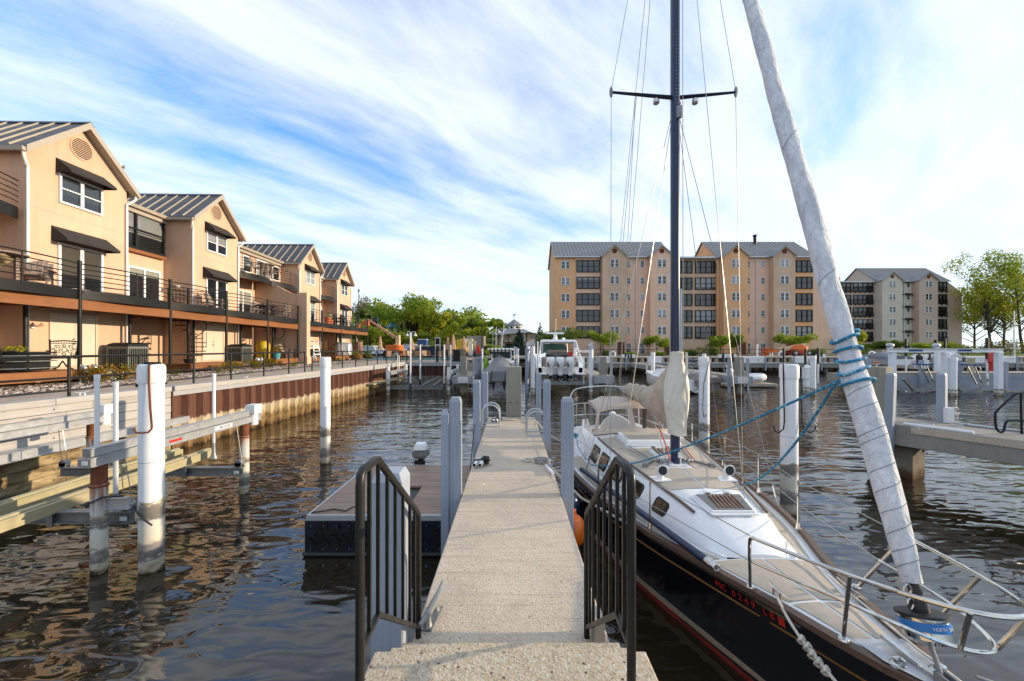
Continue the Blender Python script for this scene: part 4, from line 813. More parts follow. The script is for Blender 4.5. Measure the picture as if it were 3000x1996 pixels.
for k in range(12):
    for z in (0.12, 0.46): m.rod((X0+0.05+k*0.19, Y0-0.06, z), (X0+0.05+k*0.19, Y0-0.045, z), 0.008, 6)
obj('screw', m, M['steel'], sk_)
# outboard motor at the back of the raft
t = root('outboard_motor', 'small white and grey outboard motor behind the raft', 'outboard motor', (-1.98, 8.66, 0.4))
m = MB(); m.loft([[(-1.98+sx*w, 8.66+sy*d, z) for sx, sy in ((-0.8,-1),(0.8,-1),(1,-0.6),(1,0.6),(0.8,1),(-0.8,1),(-1,0.6),(-1,-0.6))] for w, d, z in ((0.13, 0.10, 0.88), (0.145, 0.125, 0.90), (0.13, 0.115, 0.99), (0.10, 0.09, 1.03))]); obj('cowl', m, M['gel'], t)
m = MB(); m.loft([[(-1.98+sx*w, 8.66+sy*d, z) for sx, sy in ((-1,-1),(1,-1),(1,1),(-1,1))] for w, d, z in ((0.10, 0.08, 0.70), (0.16, 0.12, 0.76), (0.165, 0.125, 0.87))]); obj('lower_cowl', m, M['galv'], t)
m = MB(); m.box(-2.03, -1.93, 8.6, 8.72, 0.1, 0.70); m.box(-2.09, -1.87, 8.50, 8.58, 0.5, 0.68); obj('shaft', m, M['dark'], t, smooth=0)
m = MB(); m.tube([(X0+0.04, 6.02, 0.62), (X0+0.10, 6.0, 0.625), (X0+0.3, 6.12, 0.62), (X0+0.5, 6.05, 0.62), (X0+0.55, 6.2, 0.62), (X0+0.66, 6.22, 0.62), (X0+0.72, 6.1, 0.62)], 0.011, 6); solo('rope', m, M['black'], 'black mooring line lying on the raft corner', 'rope')
m = MB(); m.tube([(X0+0.04, 6.02, 0.62), (-3.6, 6.1, 0.35), (-4.2, 6.0, 0.25), (-4.86, 5.65, 0.55)], 0.010, 6); solo('rope', m, M['black'], 'black mooring line from the raft to the white piling with a hook', 'rope')
m = MB(); m.tube([(-0.72, 7.66, 1.62), (-0.72, 6.8, 0.95), (-0.70, 6.6, 0.9), (-0.69, 6.4, 0.5)], 0.009, 6); solo('rope', m, M['black'], 'black line hanging from the grey post beyond the raft', 'rope')
m = MB(); m.ball((0.78, 5.05, 0.78), 0.16, 0.16, 0.21, 16, 12); m.cyl(0.78, 5.05, 0.97, 1.05, 0.035, 8); solo('fender', m, M['orange'], 'orange ball fender between grey post and black hull', 'fender')
m = MB(); m.ball((0.80, 5.45, 0.92), 0.13, 0.13, 0.2, 14, 10); m.tube([(0.8, 5.45, 1.1), (0.62, 5.5, 1.29)], 0.008, 5); solo('fender', m, M['navy'], 'dark blue fender hanging just beyond the orange ball fender', 'fender')

# ================================================================== WHITE PILINGS
PP = 'round white sleeved pilings'
def piling(x, y, top, r, label, mat='pile', cap=True, group=PP, hook=None):
    t = root('white_piling', label, 'piling', (x, y, -0.8), 0, group)
    m = MB(); m.lathe([(r, 0), (r, top+0.8-0.26)], 28, 0, 0); obj('sleeve', m, M[mat], t, local=True)
    m = MB(); m.lathe([(r+0.014, top+0.8-0.26), (r+0.014, top+0.8-0.05), (r+0.004, top+0.8-0.012), (r*0.9, top+0.8)], 28, 0, 0); obj('cap', m, M['white'], t, local=True)
    m = MB(); m.lathe([(r+0.003, top-0.55), (r+0.003, top-0.545)], 28, 0, 0); obj('seam', m, M['galv'], t, local=True)
    return t
p1 = piling(-5.04, 5.57, 2.87, 0.142, 'thick white piling with bent hook rod, nearest the boat lift', hook=1)
m = MB(); m.tube([(-4.95, 5.43, 2.86), (-4.945, 5.425, 2.6), (-4.925, 5.422, 2.30), (-4.90, 5.42, 2.02), (-4.90, 5.41, 1.99), (-4.925, 5.395, 1.955), (-4.98, 5.37, 1.95), (-5.05, 5.35, 1.96), (-5.07, 5.34, 2.02)], 0.013, 8); obj('hook_rod', m, M['rust'], p1)
m = MB(); m.tube([(-4.95, 5.43, 2.86), (-4.97, 5.49, 2.885), (-5.02, 5.63, 2.885), (-5.03, 5.715, 2.86)], 0.012, 6); m.box(-5.09, -4.95, 5.5, 5.62, 2.87, 2.90); obj('strap', m, M['dark'], p1)
for s, z in ((-1, 2.58), (1, 2.60)):
    m = MB(); m.ball((-5.04+s*0.10, 5.57+s*0.11, z), 0.022); obj('bolt', m, M['dark'], p1)
piling(-5.0, 10.67, 2.85, 0.127, 'slim white piling standing clear in the water beyond the raft')
p2 = piling(5.21, 7.49, 2.79, 0.146, 'thick white piling with two dark hook rods beyond the sailboat foredeck')
for s in (-1, 1):
    m = MB(); x = 5.21+s*0.163; m.tube([(x-0.02*s, 7.44, 2.80), (x, 7.40, 2.4), (x+0.00*s, 7.38, 1.75), (x+0.03*s, 7.36, 1.60), (x+0.12*s, 7.35, 1.53), (x+0.2*s, 7.34, 1.56), (x+0.23*s, 7.34, 1.66)], 0.012, 8); obj('hook_rod', m, M['dark'], p2)
p3 = piling(5.45, 11.3, 2.84, 0.14, 'white piling behind the mast cover with a slack black cord')
m = MB(); m.tube([(5.53, 11.12, 2.85), (5.46, 11.13, 2.5), (5.36, 11.14, 2.1), (5.33, 11.14, 1.4), (5.36, 11.13, 1.15), (5.43, 11.13, 1.22)], 0.010, 6); obj('cord', m, M['black'], p3)
m = MB(); m.cyl(5.45, 11.3, 2.84, 2.93, 0.05, 12); obj('knob', m, M['white'], p3)

# ================================================================== NEAR BOAT LIFT
t = root('boat_lift', 'empty near boat lift with aluminium beams on rusty capped piles', 'boat lift', (-7.3, 7.0, 0))
LX = (-5.72, -8.97)
def lift_pile(x, y, zt, r):
    m = MB(); m.cyl(x, y, -0.8, zt-0.27, r, 20); q = obj('pile', m, M['lift_pile'], t)
    m = MB(); m.cyl(x, y, zt-0.30, zt, r*0.93, 20); m.cyl(x, y, zt-0.31, zt-0.285, r*1.12, 20); obj('rusty_cap', m, M['rust'], q)
for x in LX:
    for y in (5.52, 8.51): lift_pile(x, y, 1.49, 0.094)
def girder(m, x, y0, y1, zb):
    # stacked channel: lower box, upper lipped box
    m.box(x-0.10, x+0.10, y0, y1, zb, zb+0.012); m.box(x-0.085, x+0.085, y0, y1, zb+0.012, zb+0.115); m.box(x-0.10, x+0.10, y0, y1, zb+0.115, zb+0.125)
    m.box(x-0.05, x+0.06, y0+0.03, y1, zb+0.135, zb+0.24); m.box(x-0.065, x+0.075, y0+0.03, y1, zb+0.24, zb+0.25)
for x in LX:
    m = MB(); girder(m, x, 5.33, 8.95, 1.49); g_ = obj('girder', m, M['alu'], t, smooth=0)
    m = MB(); m.box(x-0.085, x+0.085, 5.322, 5.329, 1.503, 1.60); m.box(x-0.055, x+0.055, 5.352, 5.359, 1.63, 1.735); obj('end_plate', m, M['galv'], g_, smooth=0)
    m = MB(); m.box(x-0.03, x+0.05, 5.318, 5.3215, 1.525, 1.585); obj('sticker', m, M['white'], g_, smooth=0)
    m = MB(); m.box(x-0.04, x+0.16, 8.6, 8.85, 1.66, 1.86); m.cyl(x+0.06, 8.72, 1.42, 1.66, 0.09, 14); obj('motor_box', m, M['white'], g_, smooth=30)
m = MB(); m.box(LX[0]+0.0855, LX[0]+0.088, 6.55, 6.80, 1.53, 1.57); obj('red_label', m, M['red'], t, smooth=0)
for y, z in ((5.78, 0.57), (8.12, 0.50)):
    m = MB(); x0, x1 = -9.2, -5.48
    for zz in (z, z+0.155): m.box(x0, x1, y-0.07, y+0.07, zz, zz+0.014)
    m.box(x0, x1, y-0.008, y+0.008, z+0.014, z+0.155); i_ = obj('cradle_beam', m, M['galv'], t, smooth=0)
    for x in (-5.56, -9.12):
        m = MB(); m.box(x-0.07, x+0.07, y-0.05, y-0.04, z+0.16, z+0.26); m.box(x-0.07, x+0.07, y+0.04, y+0.05, z+0.16, z+0.26); m.tube([(x, y-0.05, z+0.25), (x, y+0.05, z+0.25)], 0.07, 14); obj('pulley', m, M['galv'], i_)
        for dx in (-0.06, 0.06):
            m = MB(); m.rod((x+dx, y, z+0.25), (x+dx*0.6-0.09, y, 1.5), 0.006, 5); obj('cable', m, M['wire'], i_)
    m = MB(); m.box(-5.62, -5.52, y-0.0755, y-0.0725, z+0.05, z+0.11); obj('sticker', m, M['white'], i_, smooth=0)
    for x in (-7.28, -6.60):
        m = MB(); m.box(x-0.05, x-0.04, y-0.09, y+0.09, z-0.03, z+0.34); m.box(x-0.05, x+0.03, y-0.095, y-0.085, z-0.03, z+0.30); obj('bunk_bracket', m, M['galv'], i_, smooth=0)
for x in (-7.25, -6.57):
    m = MB(); m.beam((x, 4.4, 0.80), (x, 8.75, 0.80), 0.05, 0.15); b_ = obj('bunk_board', m, M['bunk'], t, smooth=0)
    m = MB(); m.beam((x-0.08, 4.4, 0.88), (x-0.08, 8.75, 0.88), 0.08, 0.035); obj('bunk_carpet', m, M['bunk'], b_, smooth=0)
for x, y, z0, z1 in ((-6.02, 5.78, 0.74, 2.71), (-5.83, 5.86, 0.74, 2.60), (-6.06, 8.1, 0.95, 2.57)):
    m = MB(); m.tube([(x, y, z0), (x, y, z1-0.07)], 0.031, 12); m.cyl(x, y, z1-0.07, z1, 0.036, 12); gp = obj('guide_pipe', m, M['pvc'], t)
    m = MB(); m.lathe([(0.075, z0-0.10), (0.04, z0+0.02), (0.033, z0+0.22)], 8, x, y); obj('pipe_socket', m, M['galv'], gp)
m = MB(); m.box(-5.72, -5.30, 5.50, 5.58, 0.86, 0.875); m.box(-5.72, -5.32, 5.50, 5.58, 1.01, 1.02); m.box(-5.72, -5.32, 5.535, 5.545, 0.875, 1.01); obj('rusty_bracket', m, M['alu'], t, smooth=0)
m = MB(); m.tube([(-5.86, 5.42, 0.96), (-5.72, 5.37, 0.99), (-5.58, 5.43, 1.06), (-5.35, 5.48, 1.06)], 0.014, 6); obj('hose', m, M['black'], t)
m = MB(); m.tube([(-5.25, 5.5, 0.9), (-4.95, 5.36, 0.78), (-4.86, 5.38, 0.7)], 0.012, 6); obj('hose', m, M['black'], t)
t = root('catwalk_beam', 'long aluminium catwalk beam along the timber seawall, with phone number', 'catwalk', (-10.0, 9, 0.85))
m = MB(); m.box(-10.35, -9.95, 4.5, 12.3, 0.98, 1.0); m.box(-9.97, -9.95, 4.5, 12.3, 0.84, 0.98); m.box(-9.97, -9.89, 4.5, 12.3, 0.83, 0.845); obj('deck_plate', m, M['alu'], t, smooth=0)
for k in range(5):
    m = MB(); m.box(-10.5, -9.97, 5.5+1.6*k, 5.58+1.6*k, 0.86, 0.97); obj('bracket', m, M['galv'], t, smooth=0)

def text(body, loc, rot, size, mat, parent, name='lettering', depth=0.002, align='LEFT', sx=1.0):
    c = bpy.data.curves.new(name, 'FONT'); c.body = body; c.size = size; c.extrude = depth; c.align_x = align; c.align_y = 'CENTER'; c.resolution_u = 2
    tmp = bpy.data.objects.new(name, c); COL.objects.link(tmp); bpy.context.view_layer.update(); me = bpy.data.meshes.new_from_object(tmp); bpy.data.objects.remove(tmp); me.materials.clear(); me.materials.append(mat)
    o = bpy.data.objects.new(name, me); COL.objects.link(o); x, y, z, rz = FRAME[parent.name]; o.parent = parent
    p = Vector((loc[0]-x, loc[1]-y, loc[2]-z)); p.rotate(Matrix.Rotation(-rz, 3, 'Z')); o.location = p; o.rotation_euler = (rot[0], rot[1], rot[2]-rz); o.scale = (sx, 1, 1); return o
M['ink'] = plain('label_ink', (0.03, 0.06, 0.20), 0.6); M['ink_r'] = plain('red_lettering', (0.55, 0.02, 0.015), 0.5); M['ink_k'] = plain('black_lettering', (0.02, 0.02, 0.02), 0.6)
text('800-544-0735', (-9.944, 6.98, 0.905), (pi/2, 0, pi/2), 0.105, M['ink'], t)
lift = bpy.data.objects['boat_lift']
m = MB(); m.box(LX[0]+0.0855, LX[0]+0.088, 7.55, 8.02, 1.525, 1.59); obj('white_label', m, M['white'], lift, smooth=0)
text('800-544-0735', (LX[0]+0.0905, 7.68, 1.557), (pi/2, 0, pi/2), 0.052, M['ink'], lift)

# ================================================================== THE BLACK SAILBOAT
BX = 2.53                                          # centreline, parallel to the dock; bow towards the camera
t = sb = root('sailboat', 'black hulled sailboat with tan decks, bow towards the concrete steps', 'sailboat', (BX, 6.5, 0))
def lerp(tab, y):
    if y <= tab[0][0]: return tab[0][1]
    for (a, p), (c, q) in zip(tab, tab[1:]):
        if y <= c:
            u = (y-a)/(c-a); return p+(q-p)*u
    return tab[-1][1]
def smooth_tab(tab):                               # resample with Catmull-Rom so the sheer is a fair curve
    out = []
    for i in range(len(tab)-1):
        p0, p1, p2, p3 = tab[max(i-1, 0)], tab[i], tab[i+1], tab[min(i+2, len(tab)-1)]
        for k in range(6):
            u = k/6; h = p2[0]-p1[0]; m1 = (p2[1]-p0[1])/(p2[0]-p0[0])*h; m2 = (p3[1]-p1[1])/(p3[0]-p1[0])*h
            out.append((p1[0]+h*u, (2*u**3-3*u**2+1)*p1[1]+(u**3-2*u**2+u)*m1+(-2*u**3+3*u**2)*p2[1]+(u**3-u**2)*m2))
    return out+[tab[-1]]
BD = smooth_tab([(2.18, 0.02), (2.47, 0.165), (2.82, 0.275), (3.1, 0.345), (3.45, 0.455), (4.08, 0.68), (4.83, 0.97), (5.8, 1.225), (6.6, 1.37), (7.4, 1.46), (8.5, 1.46), (9.4, 1.32), (10.3, 1.08), (11.3, 0.80)])
BW = smooth_tab([(2.95, 0.0), (3.3, 0.17), (3.7, 0.335), (4.3, 0.57), (5.07, 0.87), (5.9, 1.12), (6.67, 1.29), (7.4, 1.39), (8.5, 1.39), (9.6, 1.14), (10.5, 0.86), (11.2, 0.4)])
ZD = smooth_tab([(2.18, 1.12), (3.1, 1.02), (4.1, 0.945), (5.5, 0.90), (7.3, 0.86), (9, 0.86), (11.3, 0.90)])
bd = lambda y: lerp(BD, y); zd = lambda y: lerp(ZD, y); bw = lambda y: lerp(BW, y) if y > 2.95 else 0.0
def stem(y): return 1.12*(1-(y-2.18)/0.80) if y < 2.98 else -0.45
def halfw(y, z):
    zb = stem(y); zt = zd(y)
    if z < 0.1: return bw(y)*max(0, 1-((0.1-z)/0.6)**2)**0.5 if zb <= 0.1 else 0
    lo, w0 = (zb, 0.0) if zb > 0.1 else (0.1, bw(y))
    return w0+(bd(y)-w0)*max(0, (z-lo)/max(1e-4, zt-lo))**(0.75 if y > 3.4 else 0.9)
ys = [2.18, 2.24, 2.32, 2.42, 2.55, 2.7, 2.85, 3.0, 3.2, 3.45, 3.75, 4.1, 4.5, 5, 5.5, 6, 6.5, 7, 7.5, 8, 8.5, 9, 9.5, 10, 10.5, 11, 11.3]
def ring(y, n=13):
    zt, zb = zd(y), max(stem(y), -0.45); zs = [zt-(zt-zb)*i/(n-1) for i in range(n)]
    lft = [(BX-(halfw(y, z) if i < n-1 else 0), y, z) for i, z in enumerate(zs)]; return lft+[(2*BX-x, yy, z) for x, yy, z in lft[-2::-1]]
m = MB(); m.loft([ring(y) for y in ys], False, 0, ring_closed=False); m.poly(ring(11.3)); obj('hull', m, M['navyh'], t, smooth=60)
def hull_strip(name, mat, z0, z1, ya, yb, out, n=40, sheer=False):
    m = MB()
    for s in (-1, 1):
        rows = []
        for i in range(n+1):
            y = ya+(yb-ya)*i/n; a, c = (zd(y)+z0, zd(y)+z1) if sheer else (max(z0, stem(y)+0.004), max(z1, stem(y)+0.006))
            rows.append([(BX+s*(halfw(y, a)+out), y, a), (BX+s*(halfw(y, c)+out), y, c), (BX+s*(halfw(y, c)-0.01), y, c), (BX+s*(halfw(y, a)-0.01), y, a)])
        m.loft(rows)
    return obj(name, m, mat, t)
hull_strip('boot_stripe', M['stripe'], 0.075, 0.155, 2.93, 11.1, 0.006)
hull_strip('bottom_paint', M['stripe_r'], -0.05, 0.072, 3.02, 11.1, 0.005)
hull_strip('cove_stripe', M['gold'], -0.205, -0.188, 2.5, 11.2, 0.005, sheer=True)
hull_strip('rub_rail', M['steel'], -0.075, -0.050, 3.05, 10.9, 0.022, sheer=True)
dk = lambda x, y: zd(y)-0.035+0.05*(1-min(1, (x/max(0.05, bd(y)))**2))
def deckgrid(name, mat, ya, yb, lo, hi, dz, nu=24, nv=8, parent=None, smooth=40):
    m = MB()
    def fn(u, v):
        y = ya+(yb-ya)*u; a, c = lo(y), hi(y); x = a+(c-a)*v; return (BX+x, y, dk(x, y)+dz)
    m.grid(fn, nu, nv); return obj(name, m, mat, parent or t, smooth=smooth)
dko = deckgrid('deck', M['gel'], 2.2, 11.28, lambda y: -bd(y)+0.012, lambda y: bd(y)-0.012, 0.0, 44, 12)
m = MB()
for s in (-1, 1):
    rows = []
    for i in range(61):
        y = 2.2+9.0*i/60; w = bd(y); k = 0.052; z = zd(y)
        rows.append([(BX+s*(w+0.014), y, z-0.030), (BX+s*(w+0.016), y, z+0.018), (BX+s*max(0.004, w-k), y, z+0.026), (BX+s*max(0.002, w-k-0.006), y, z-0.045)])
    m.loft(rows)
obj('toe_rail', m, M['toe'], t, smooth=30)
# tan non-skid panels separated by white margins
CB = smooth_tab([(4.05, 0.36), (4.3, 0.50), (4.75, 0.61), (5.4, 0.76), (6.2, 0.90), (7.2, 1.01), (8.3, 1.06)])   # cabin base
CT = smooth_tab([(4.05, 0.30), (4.45, 0.40), (4.75, 0.46), (5.4, 0.585), (6.2, 0.71), (7.2, 0.83), (8.3, 0.90)])
ZT = smooth_tab([(4.05, 0.965), (4.25, 1.03), (4.55, 1.165), (4.75, 1.20), (5.4, 1.245), (6.2, 1.28), (7.2, 1.32), (8.3, 1.35)])
cbw = lambda y: lerp(CB, y); ctw = lambda y: lerp(CT, y); czt = lambda y: lerp(ZT, y)
edge = lambda y: bd(y)-0.10-0.05*min(1, y-2.2)
g_ = 0.014
for s in (-1, 1):
    def A(f, s=s): return f
    lo1, hi1 = (lambda y: g_), (lambda y: edge(y))
    for ya, yb in ((2.78, 3.25), (3.285, 4.02)):
        deckgrid('nonskid_panel', M['tan'], ya, yb, (lambda y, s=s: s*g_), (lambda y, s=s: s*max(g_+0.005, edge(y))), 0.006, 14, 6)
    for ya, yb in ((4.06, 5.2), (5.225, 6.6), (6.625, 8.25)):
        deckgrid('nonskid_panel', M['tan'], ya, yb, (lambda y, s=s: s*(cbw(y)+0.035)), (lambda y, s=s: s*max(cbw(y)+0.04, edge(y))), 0.006, 16, 4)
m = MB(); m.add([(BX-0.17, 2.30+0.22, zd(2.4)+0.02), (BX+0.17, 2.52, zd(2.4)+0.02), (BX+0.05, 2.24, zd(2.25)+0.03), (BX-0.05, 2.24, zd(2.25)+0.03), (BX-0.17, 2.76, zd(2.7)+0.022), (BX+0.17, 2.76, zd(2.7)+0.022)], [(0,1,2,3), (4,5,1,0)]); obj('bow_plate', m, M['alu'], t, smooth=0)
# cabin trunk
def cring(y):
    b_, c_, z = cbw(y), ctw(y), czt(y); d = dk(b_, y)-0.02; z = max(z, d+0.03)
    return [(BX+x, y, q) for x, q in ((-b_, d), (-b_+0.008, d+0.04), (-c_-0.02, z-0.045), (-c_+0.035, z-0.006), (-c_*0.5, z+0.022), (0, z+0.032), (c_*0.5, z+0.022), (c_-0.035, z-0.006), (c_+0.02, z-0.045), (b_-0.008, d+0.04), (b_, d))]
m = MB(); m.loft([cring(y) for y in (4.05, 4.15, 4.3, 4.45, 4.55, 4.65, 4.75, 5, 5.3, 5.7, 6.1, 6.5, 6.9, 7.3, 7.8, 8.3)], False, ring_closed=False); m.poly(cring(4.05)); m.poly(cring(8.3)); cab = obj('cabin', m, M['gel'], t, smooth=50)
def topz(x, y): c_ = ctw(y); u = min(1, abs(x)/max(0.05, c_-0.035)); return czt(y)+0.032-0.038*u**1.7
def toppanel(ya, yb, lo, hi):
    m = MB(); m.grid(lambda u, v: (lambda y: (lambda x: (BX+x, y, topz(x, y)+0.006))(lo(y)+(hi(y)-lo(y))*v))(ya+(yb-ya)*u), 12, 6); obj('nonskid_panel', m, M['tan'], cab)
for s in (-1, 1):
    toppanel(5.20, 5.95, (lambda y, s=s: s*g_), (lambda y, s=s: s*(ctw(y)-0.075)))
    toppanel(6.30, 6.98, (lambda y, s=s: s*g_), (lambda y, s=s: s*(ctw(y)-0.075)))
    toppanel(5.97, 6.28, (lambda y, s=s: s*0.20), (lambda y, s=s: s*(ctw(y)-0.075)))
    toppanel(7.0, 7.75, (lambda y, s=s: s*0.52), (lambda y, s=s: s*(ctw(y)-0.075)))
    m = MB(); m.tube([(BX+s*(ctw(y)-0.015), y, czt(y)+0.012) for y in np.linspace(4.62, 7.75, 14)], 0.020, 6, sq=0.9); obj('wood_trim', m, M['toe'], cab)
    for k, (ya, yb, z0, z1) in enumerate(((7.35, 7.78, 0.18, 0.86), (6.85, 7.24, 0.18, 0.86), (6.2, 6.72, 0.2, 0.86), (5.58, 5.86, 0.2, 0.84), (4.98, 5.26, 0.18, 0.84))):
        def side(y, q, o): b_, c_, z = cbw(y)-0.008, ctw(y)+0.02, czt(y)-0.045; d = dk(cbw(y), y)+0.02; return (BX+s*(b_+(c_-b_)*q+o), y, d+(z-d)*q+0.3*o)
        for nm, o, e, mt in (('portlight', 0.008, 0.0, 'black'), ('portlight_pane', 0.0115, 0.055, 'acrylic_p')):
            m = MB(); ys2 = [ya+e*0.6+(yb-ya-1.2*e)*i/4 for i in range(5)]; c_ = 0.12
            pts = [side(ys2[0]+0.03, z0+e, o), side(ys2[-1]-0.03, z0+e, o), side(ys2[-1], z0+e+c_, o), side(ys2[-1], z1-e-c_, o), side(ys2[-1]-0.03, z1-e, o), side(ys2[0]+0.03, z1-e, o), side(ys2[0], z1-e-c_, o), side(ys2[0], z0+e+c_, o)]
            m.add(pts+[(x-s*0.012, y, z) for x, y, z in pts], [tuple(range(8))]+[(i, (i+1) % 8, 8+(i+1) % 8, 8+i) for i in range(8)])
            if mt == 'acrylic_p':
                if 'acrylic_p' not in M: M['acrylic_p'] = plain('smoked_acrylic', (0.018, 0.014, 0.012), 0.05, var=0.3, sc=3, spec=0.6)
                obj(nm, m, M[mt], q_, smooth=0)
            else: q_ = obj(nm, m, M[mt], cab, smooth=0)
# fore hatch with bungee-like wooden bars, second hatch aft of the mast, companion slide
def hatch(y0, y1, hw0, hw1, nbar, base):
    m = MB(); z = lambda y: topz(0, y)
    for a, q0, q1 in ((0.03, 0.0, 0.02), (0.0, 0.02, 0.045)):
        m.loft([[(BX-hw0-a, y0-a, z(y0)+q), (BX+hw0+a, y0-a, z(y0)+q), (BX+hw1+a, y1+a, z(y1)+q), (BX-hw1-a, y1+a, z(y1)+q)] for q in (q0, q1)])
    h_ = obj('hatch', m, M['gel'], cab, smooth=0, bevel=0.006)
    m = MB(); m.loft([[(BX-hw0+0.02, y0+0.02, z(y0)+q), (BX+hw0-0.02, y0+0.02, z(y0)+q), (BX+hw1-0.02, y1-0.02, z(y1)+q), (BX-hw1+0.02, y1-0.02, z(y1)+q)] for q in (0.046, 0.051)]); obj('hatch_pane', m, M['acrylic_h'], h_, smooth=0)
    for k in range(nbar):
        x = BX-0.13+0.28*k/max(1, nbar-1); m = MB(); m.beam((x, y0+0.06, z(y0)+0.062), (x, y1-0.05, z(y1)+0.062), 0.014, 0.014); obj('hatch_slat', m, M['teak'], h_, smooth=0)
    for x in (-0.12, 0.12):
        m = MB(); m.box(BX+x-0.03, BX+x+0.03, y1-0.02, y1+0.04, z(y1)+0.02, z(y1)+0.07); obj('hinge', m, M['steel'], h_, smooth=0)
M['acrylic_h'] = plain('hatch_acrylic', (0.15, 0.135, 0.115), 0.10, var=0.1, spec=0.6)
hatch(4.54, 4.92, 0.245, 0.29, 7, 0); hatch(6.42, 6.80, 0.17, 0.17, 5, 0)
m = MB(); m.loft([[(BX-0.5, 7.06, topz(0.3, 7.1)), (BX+0.5, 7.06, topz(0.3, 7.1)), (BX+0.5, 7.95, topz(0.3, 7.9)), (BX-0.5, 7.95, topz(0.3, 7.9))], [(BX-0.47, 7.10, topz(0.3, 7.1)+0.10), (BX+0.47, 7.10, topz(0.3, 7.1)+0.10), (BX+0.47, 7.95, topz(0.3, 7.9)+0.10), (BX-0.47, 7.95, topz(0.3, 7.9)+0.10)]]); ss = obj('sea_hood', m, M['gel'], cab, smooth=0, bevel=0.02)
m = MB(); m.box(BX-0.40, BX+0.40, 7.2, 7.9, topz(0.3, 7.5)+0.085, topz(0.3, 7.5)+0.108); obj('nonskid_panel', m, M['tan'], ss, smooth=0)
# dorade cowl vents on white pads
for s in (-1, 1):
    x, y = BX+s*0.46, 5.56; z = topz(s*0.46, y); m = MB(); m.prism([(x-0.13, y-0.10), (x+0.13, y-0.10), (x+0.13, y+0.10), (x-0.13, y+0.10)], 'z', z+0.0, z+0.016); m.lathe([(0.055, z+0.014), (0.052, z+0.03)], 14, x, y)
    pad = obj('vent_pad', m, M['gel'], cab, smooth=30)
    pts = [(x, y, z+0.02), (x, y, z+0.07), (x, y-0.012, z+0.11), (x, y-0.045, z+0.145), (x, y-0.09, z+0.155)]; m = MB(); m.tube(pts, [0.045, 0.046, 0.05, 0.06, 0.072], 16, caps=False); cw = obj('cowl_vent', m, M['gel'], pad)
    m = MB(); m.tube([(x, y-0.091, z+0.1552), (x, y-0.08, z+0.153)], [0.063, 0.06], 16); obj('cowl_mouth', m, M['black'], cw)
    m = MB(); m.tube([(x+0.068*cos(a), y-0.091, z+0.155+0.068*sin(a)) for a in np.linspace(0, 2*pi, 20)[:-1]], 0.009, 6, closed=True); obj('cowl_rim', m, M['gel'], cw)
# cockpit: coamings, seats, wheel under a white cover, pedestal
m = MB()
for s in (-1, 1):
    m.loft([[(BX+s*0.95*bd(y)/1.46, y, 0.85), (BX+s*0.97*bd(y)/1.46, y, 1.14), (BX+s*0.72*bd(y)/1.46, y, 1.16), (BX+s*0.66*bd(y)/1.46, y, 0.85)] for y in (8.3, 9.2, 10.1, 10.9)])
obj('cockpit_coaming', m, M['gel'], t, smooth=30, bevel=0.01)
m = MB(); m.loft([[(BX-0.60, y, 0.905), (BX+0.60, y, 0.905), (BX+0.60, y, 0.93), (BX-0.60, y, 0.93)] for y in (8.33, 10.6)]); obj('cockpit_sole', m, M['teak'], t, smooth=0)
m = MB(); m.box(BX-0.34, BX+0.34, 8.302, 8.33, 0.94, 1.36); obj('companionway', m, M['black'], t, smooth=0)
m = MB(); m.box(BX-0.07, BX+0.07, 9.95, 10.1, 0.7, 1.35); m.tube([(BX, 9.9, 1.38), (BX, 10.05, 1.42)], 0.09, 12); obj('steering_pedestal', m, M['gel'], t)
m = MB(); m.loft([[(BX+0.04+0.40*k*cos(a), 9.9+q, 1.03+0.40*k*sin(a)) for a in np.linspace(0, 2*pi, 25)[:-1]] for k, q in ((0.6, -0.035), (0.97, -0.03), (1, 0), (0.97, 0.03), (0.6, 0.035))]); obj('wheel_cover', m, M['gel'], t)
m = MB(); m.tube([(BX+0.25, 8.36, 1.30), (BX+0.25, 8.36, 1.85)], 0.045, 8); obj('winch_handle_bag', m, M['black'], t)
# dodger: hoops, canvas roof and side frames, clear panes, dark piping at the foot
D0, D1 = 7.72, 8.22
def dsec(q):                                       # half outline of the front screen from foot to crown, q = depth fraction
    y = D0+(D1-D0)*q; return y
foot = [(-0.90, 7.95, 1.345), (-0.55, 7.74, 1.43), (0, 7.68, 1.45), (0.55, 7.74, 1.43), (0.90, 7.95, 1.345)]
crown = [(-0.76, 8.30, 1.80), (-0.50, 8.16, 1.90), (0, 8.10, 1.935), (0.50, 8.16, 1.90), (0.76, 8.30, 1.80)]
P3 = lambda p: (BX+p[0], p[1], p[2])
def along(tab, u):
    k = u*(len(tab)-1); i = min(len(tab)-2, int(k)); f = k-i; return tuple(tab[i][j]+(tab[i+1][j]-tab[i][j])*f for j in range(3))
def scr(u, v): a, c = along(foot, u), along(crown, u); return P3(tuple(a[j]+(c[j]-a[j])*v for j in range(3)))
m = MB()
for (ua, ub, va, vb) in ((0, 1, 0, 0.17), (0, 1, 0.88, 1.0), (0, 0.055, 0.17, 0.88), (0.945, 1, 0.17, 0.88), (0.40, 0.45, 0.17, 0.88), (0.0, 0.0, 0, 0)):
    if ub > ua: m.grid(lambda u, v: scr(ua+(ub-ua)*u, va+(vb-va)*v), 12, 2)
dg = obj('dodger', m, M['tan_c'], t, smooth=50)
for ua, ub in ((0.055, 0.40), (0.45, 0.945)):
    m = MB(); m.grid(lambda u, v: scr(ua+(ub-ua)*u, 0.17+0.71*v), 8, 3); obj('dodger_pane', m, M['vinyl'], dg)
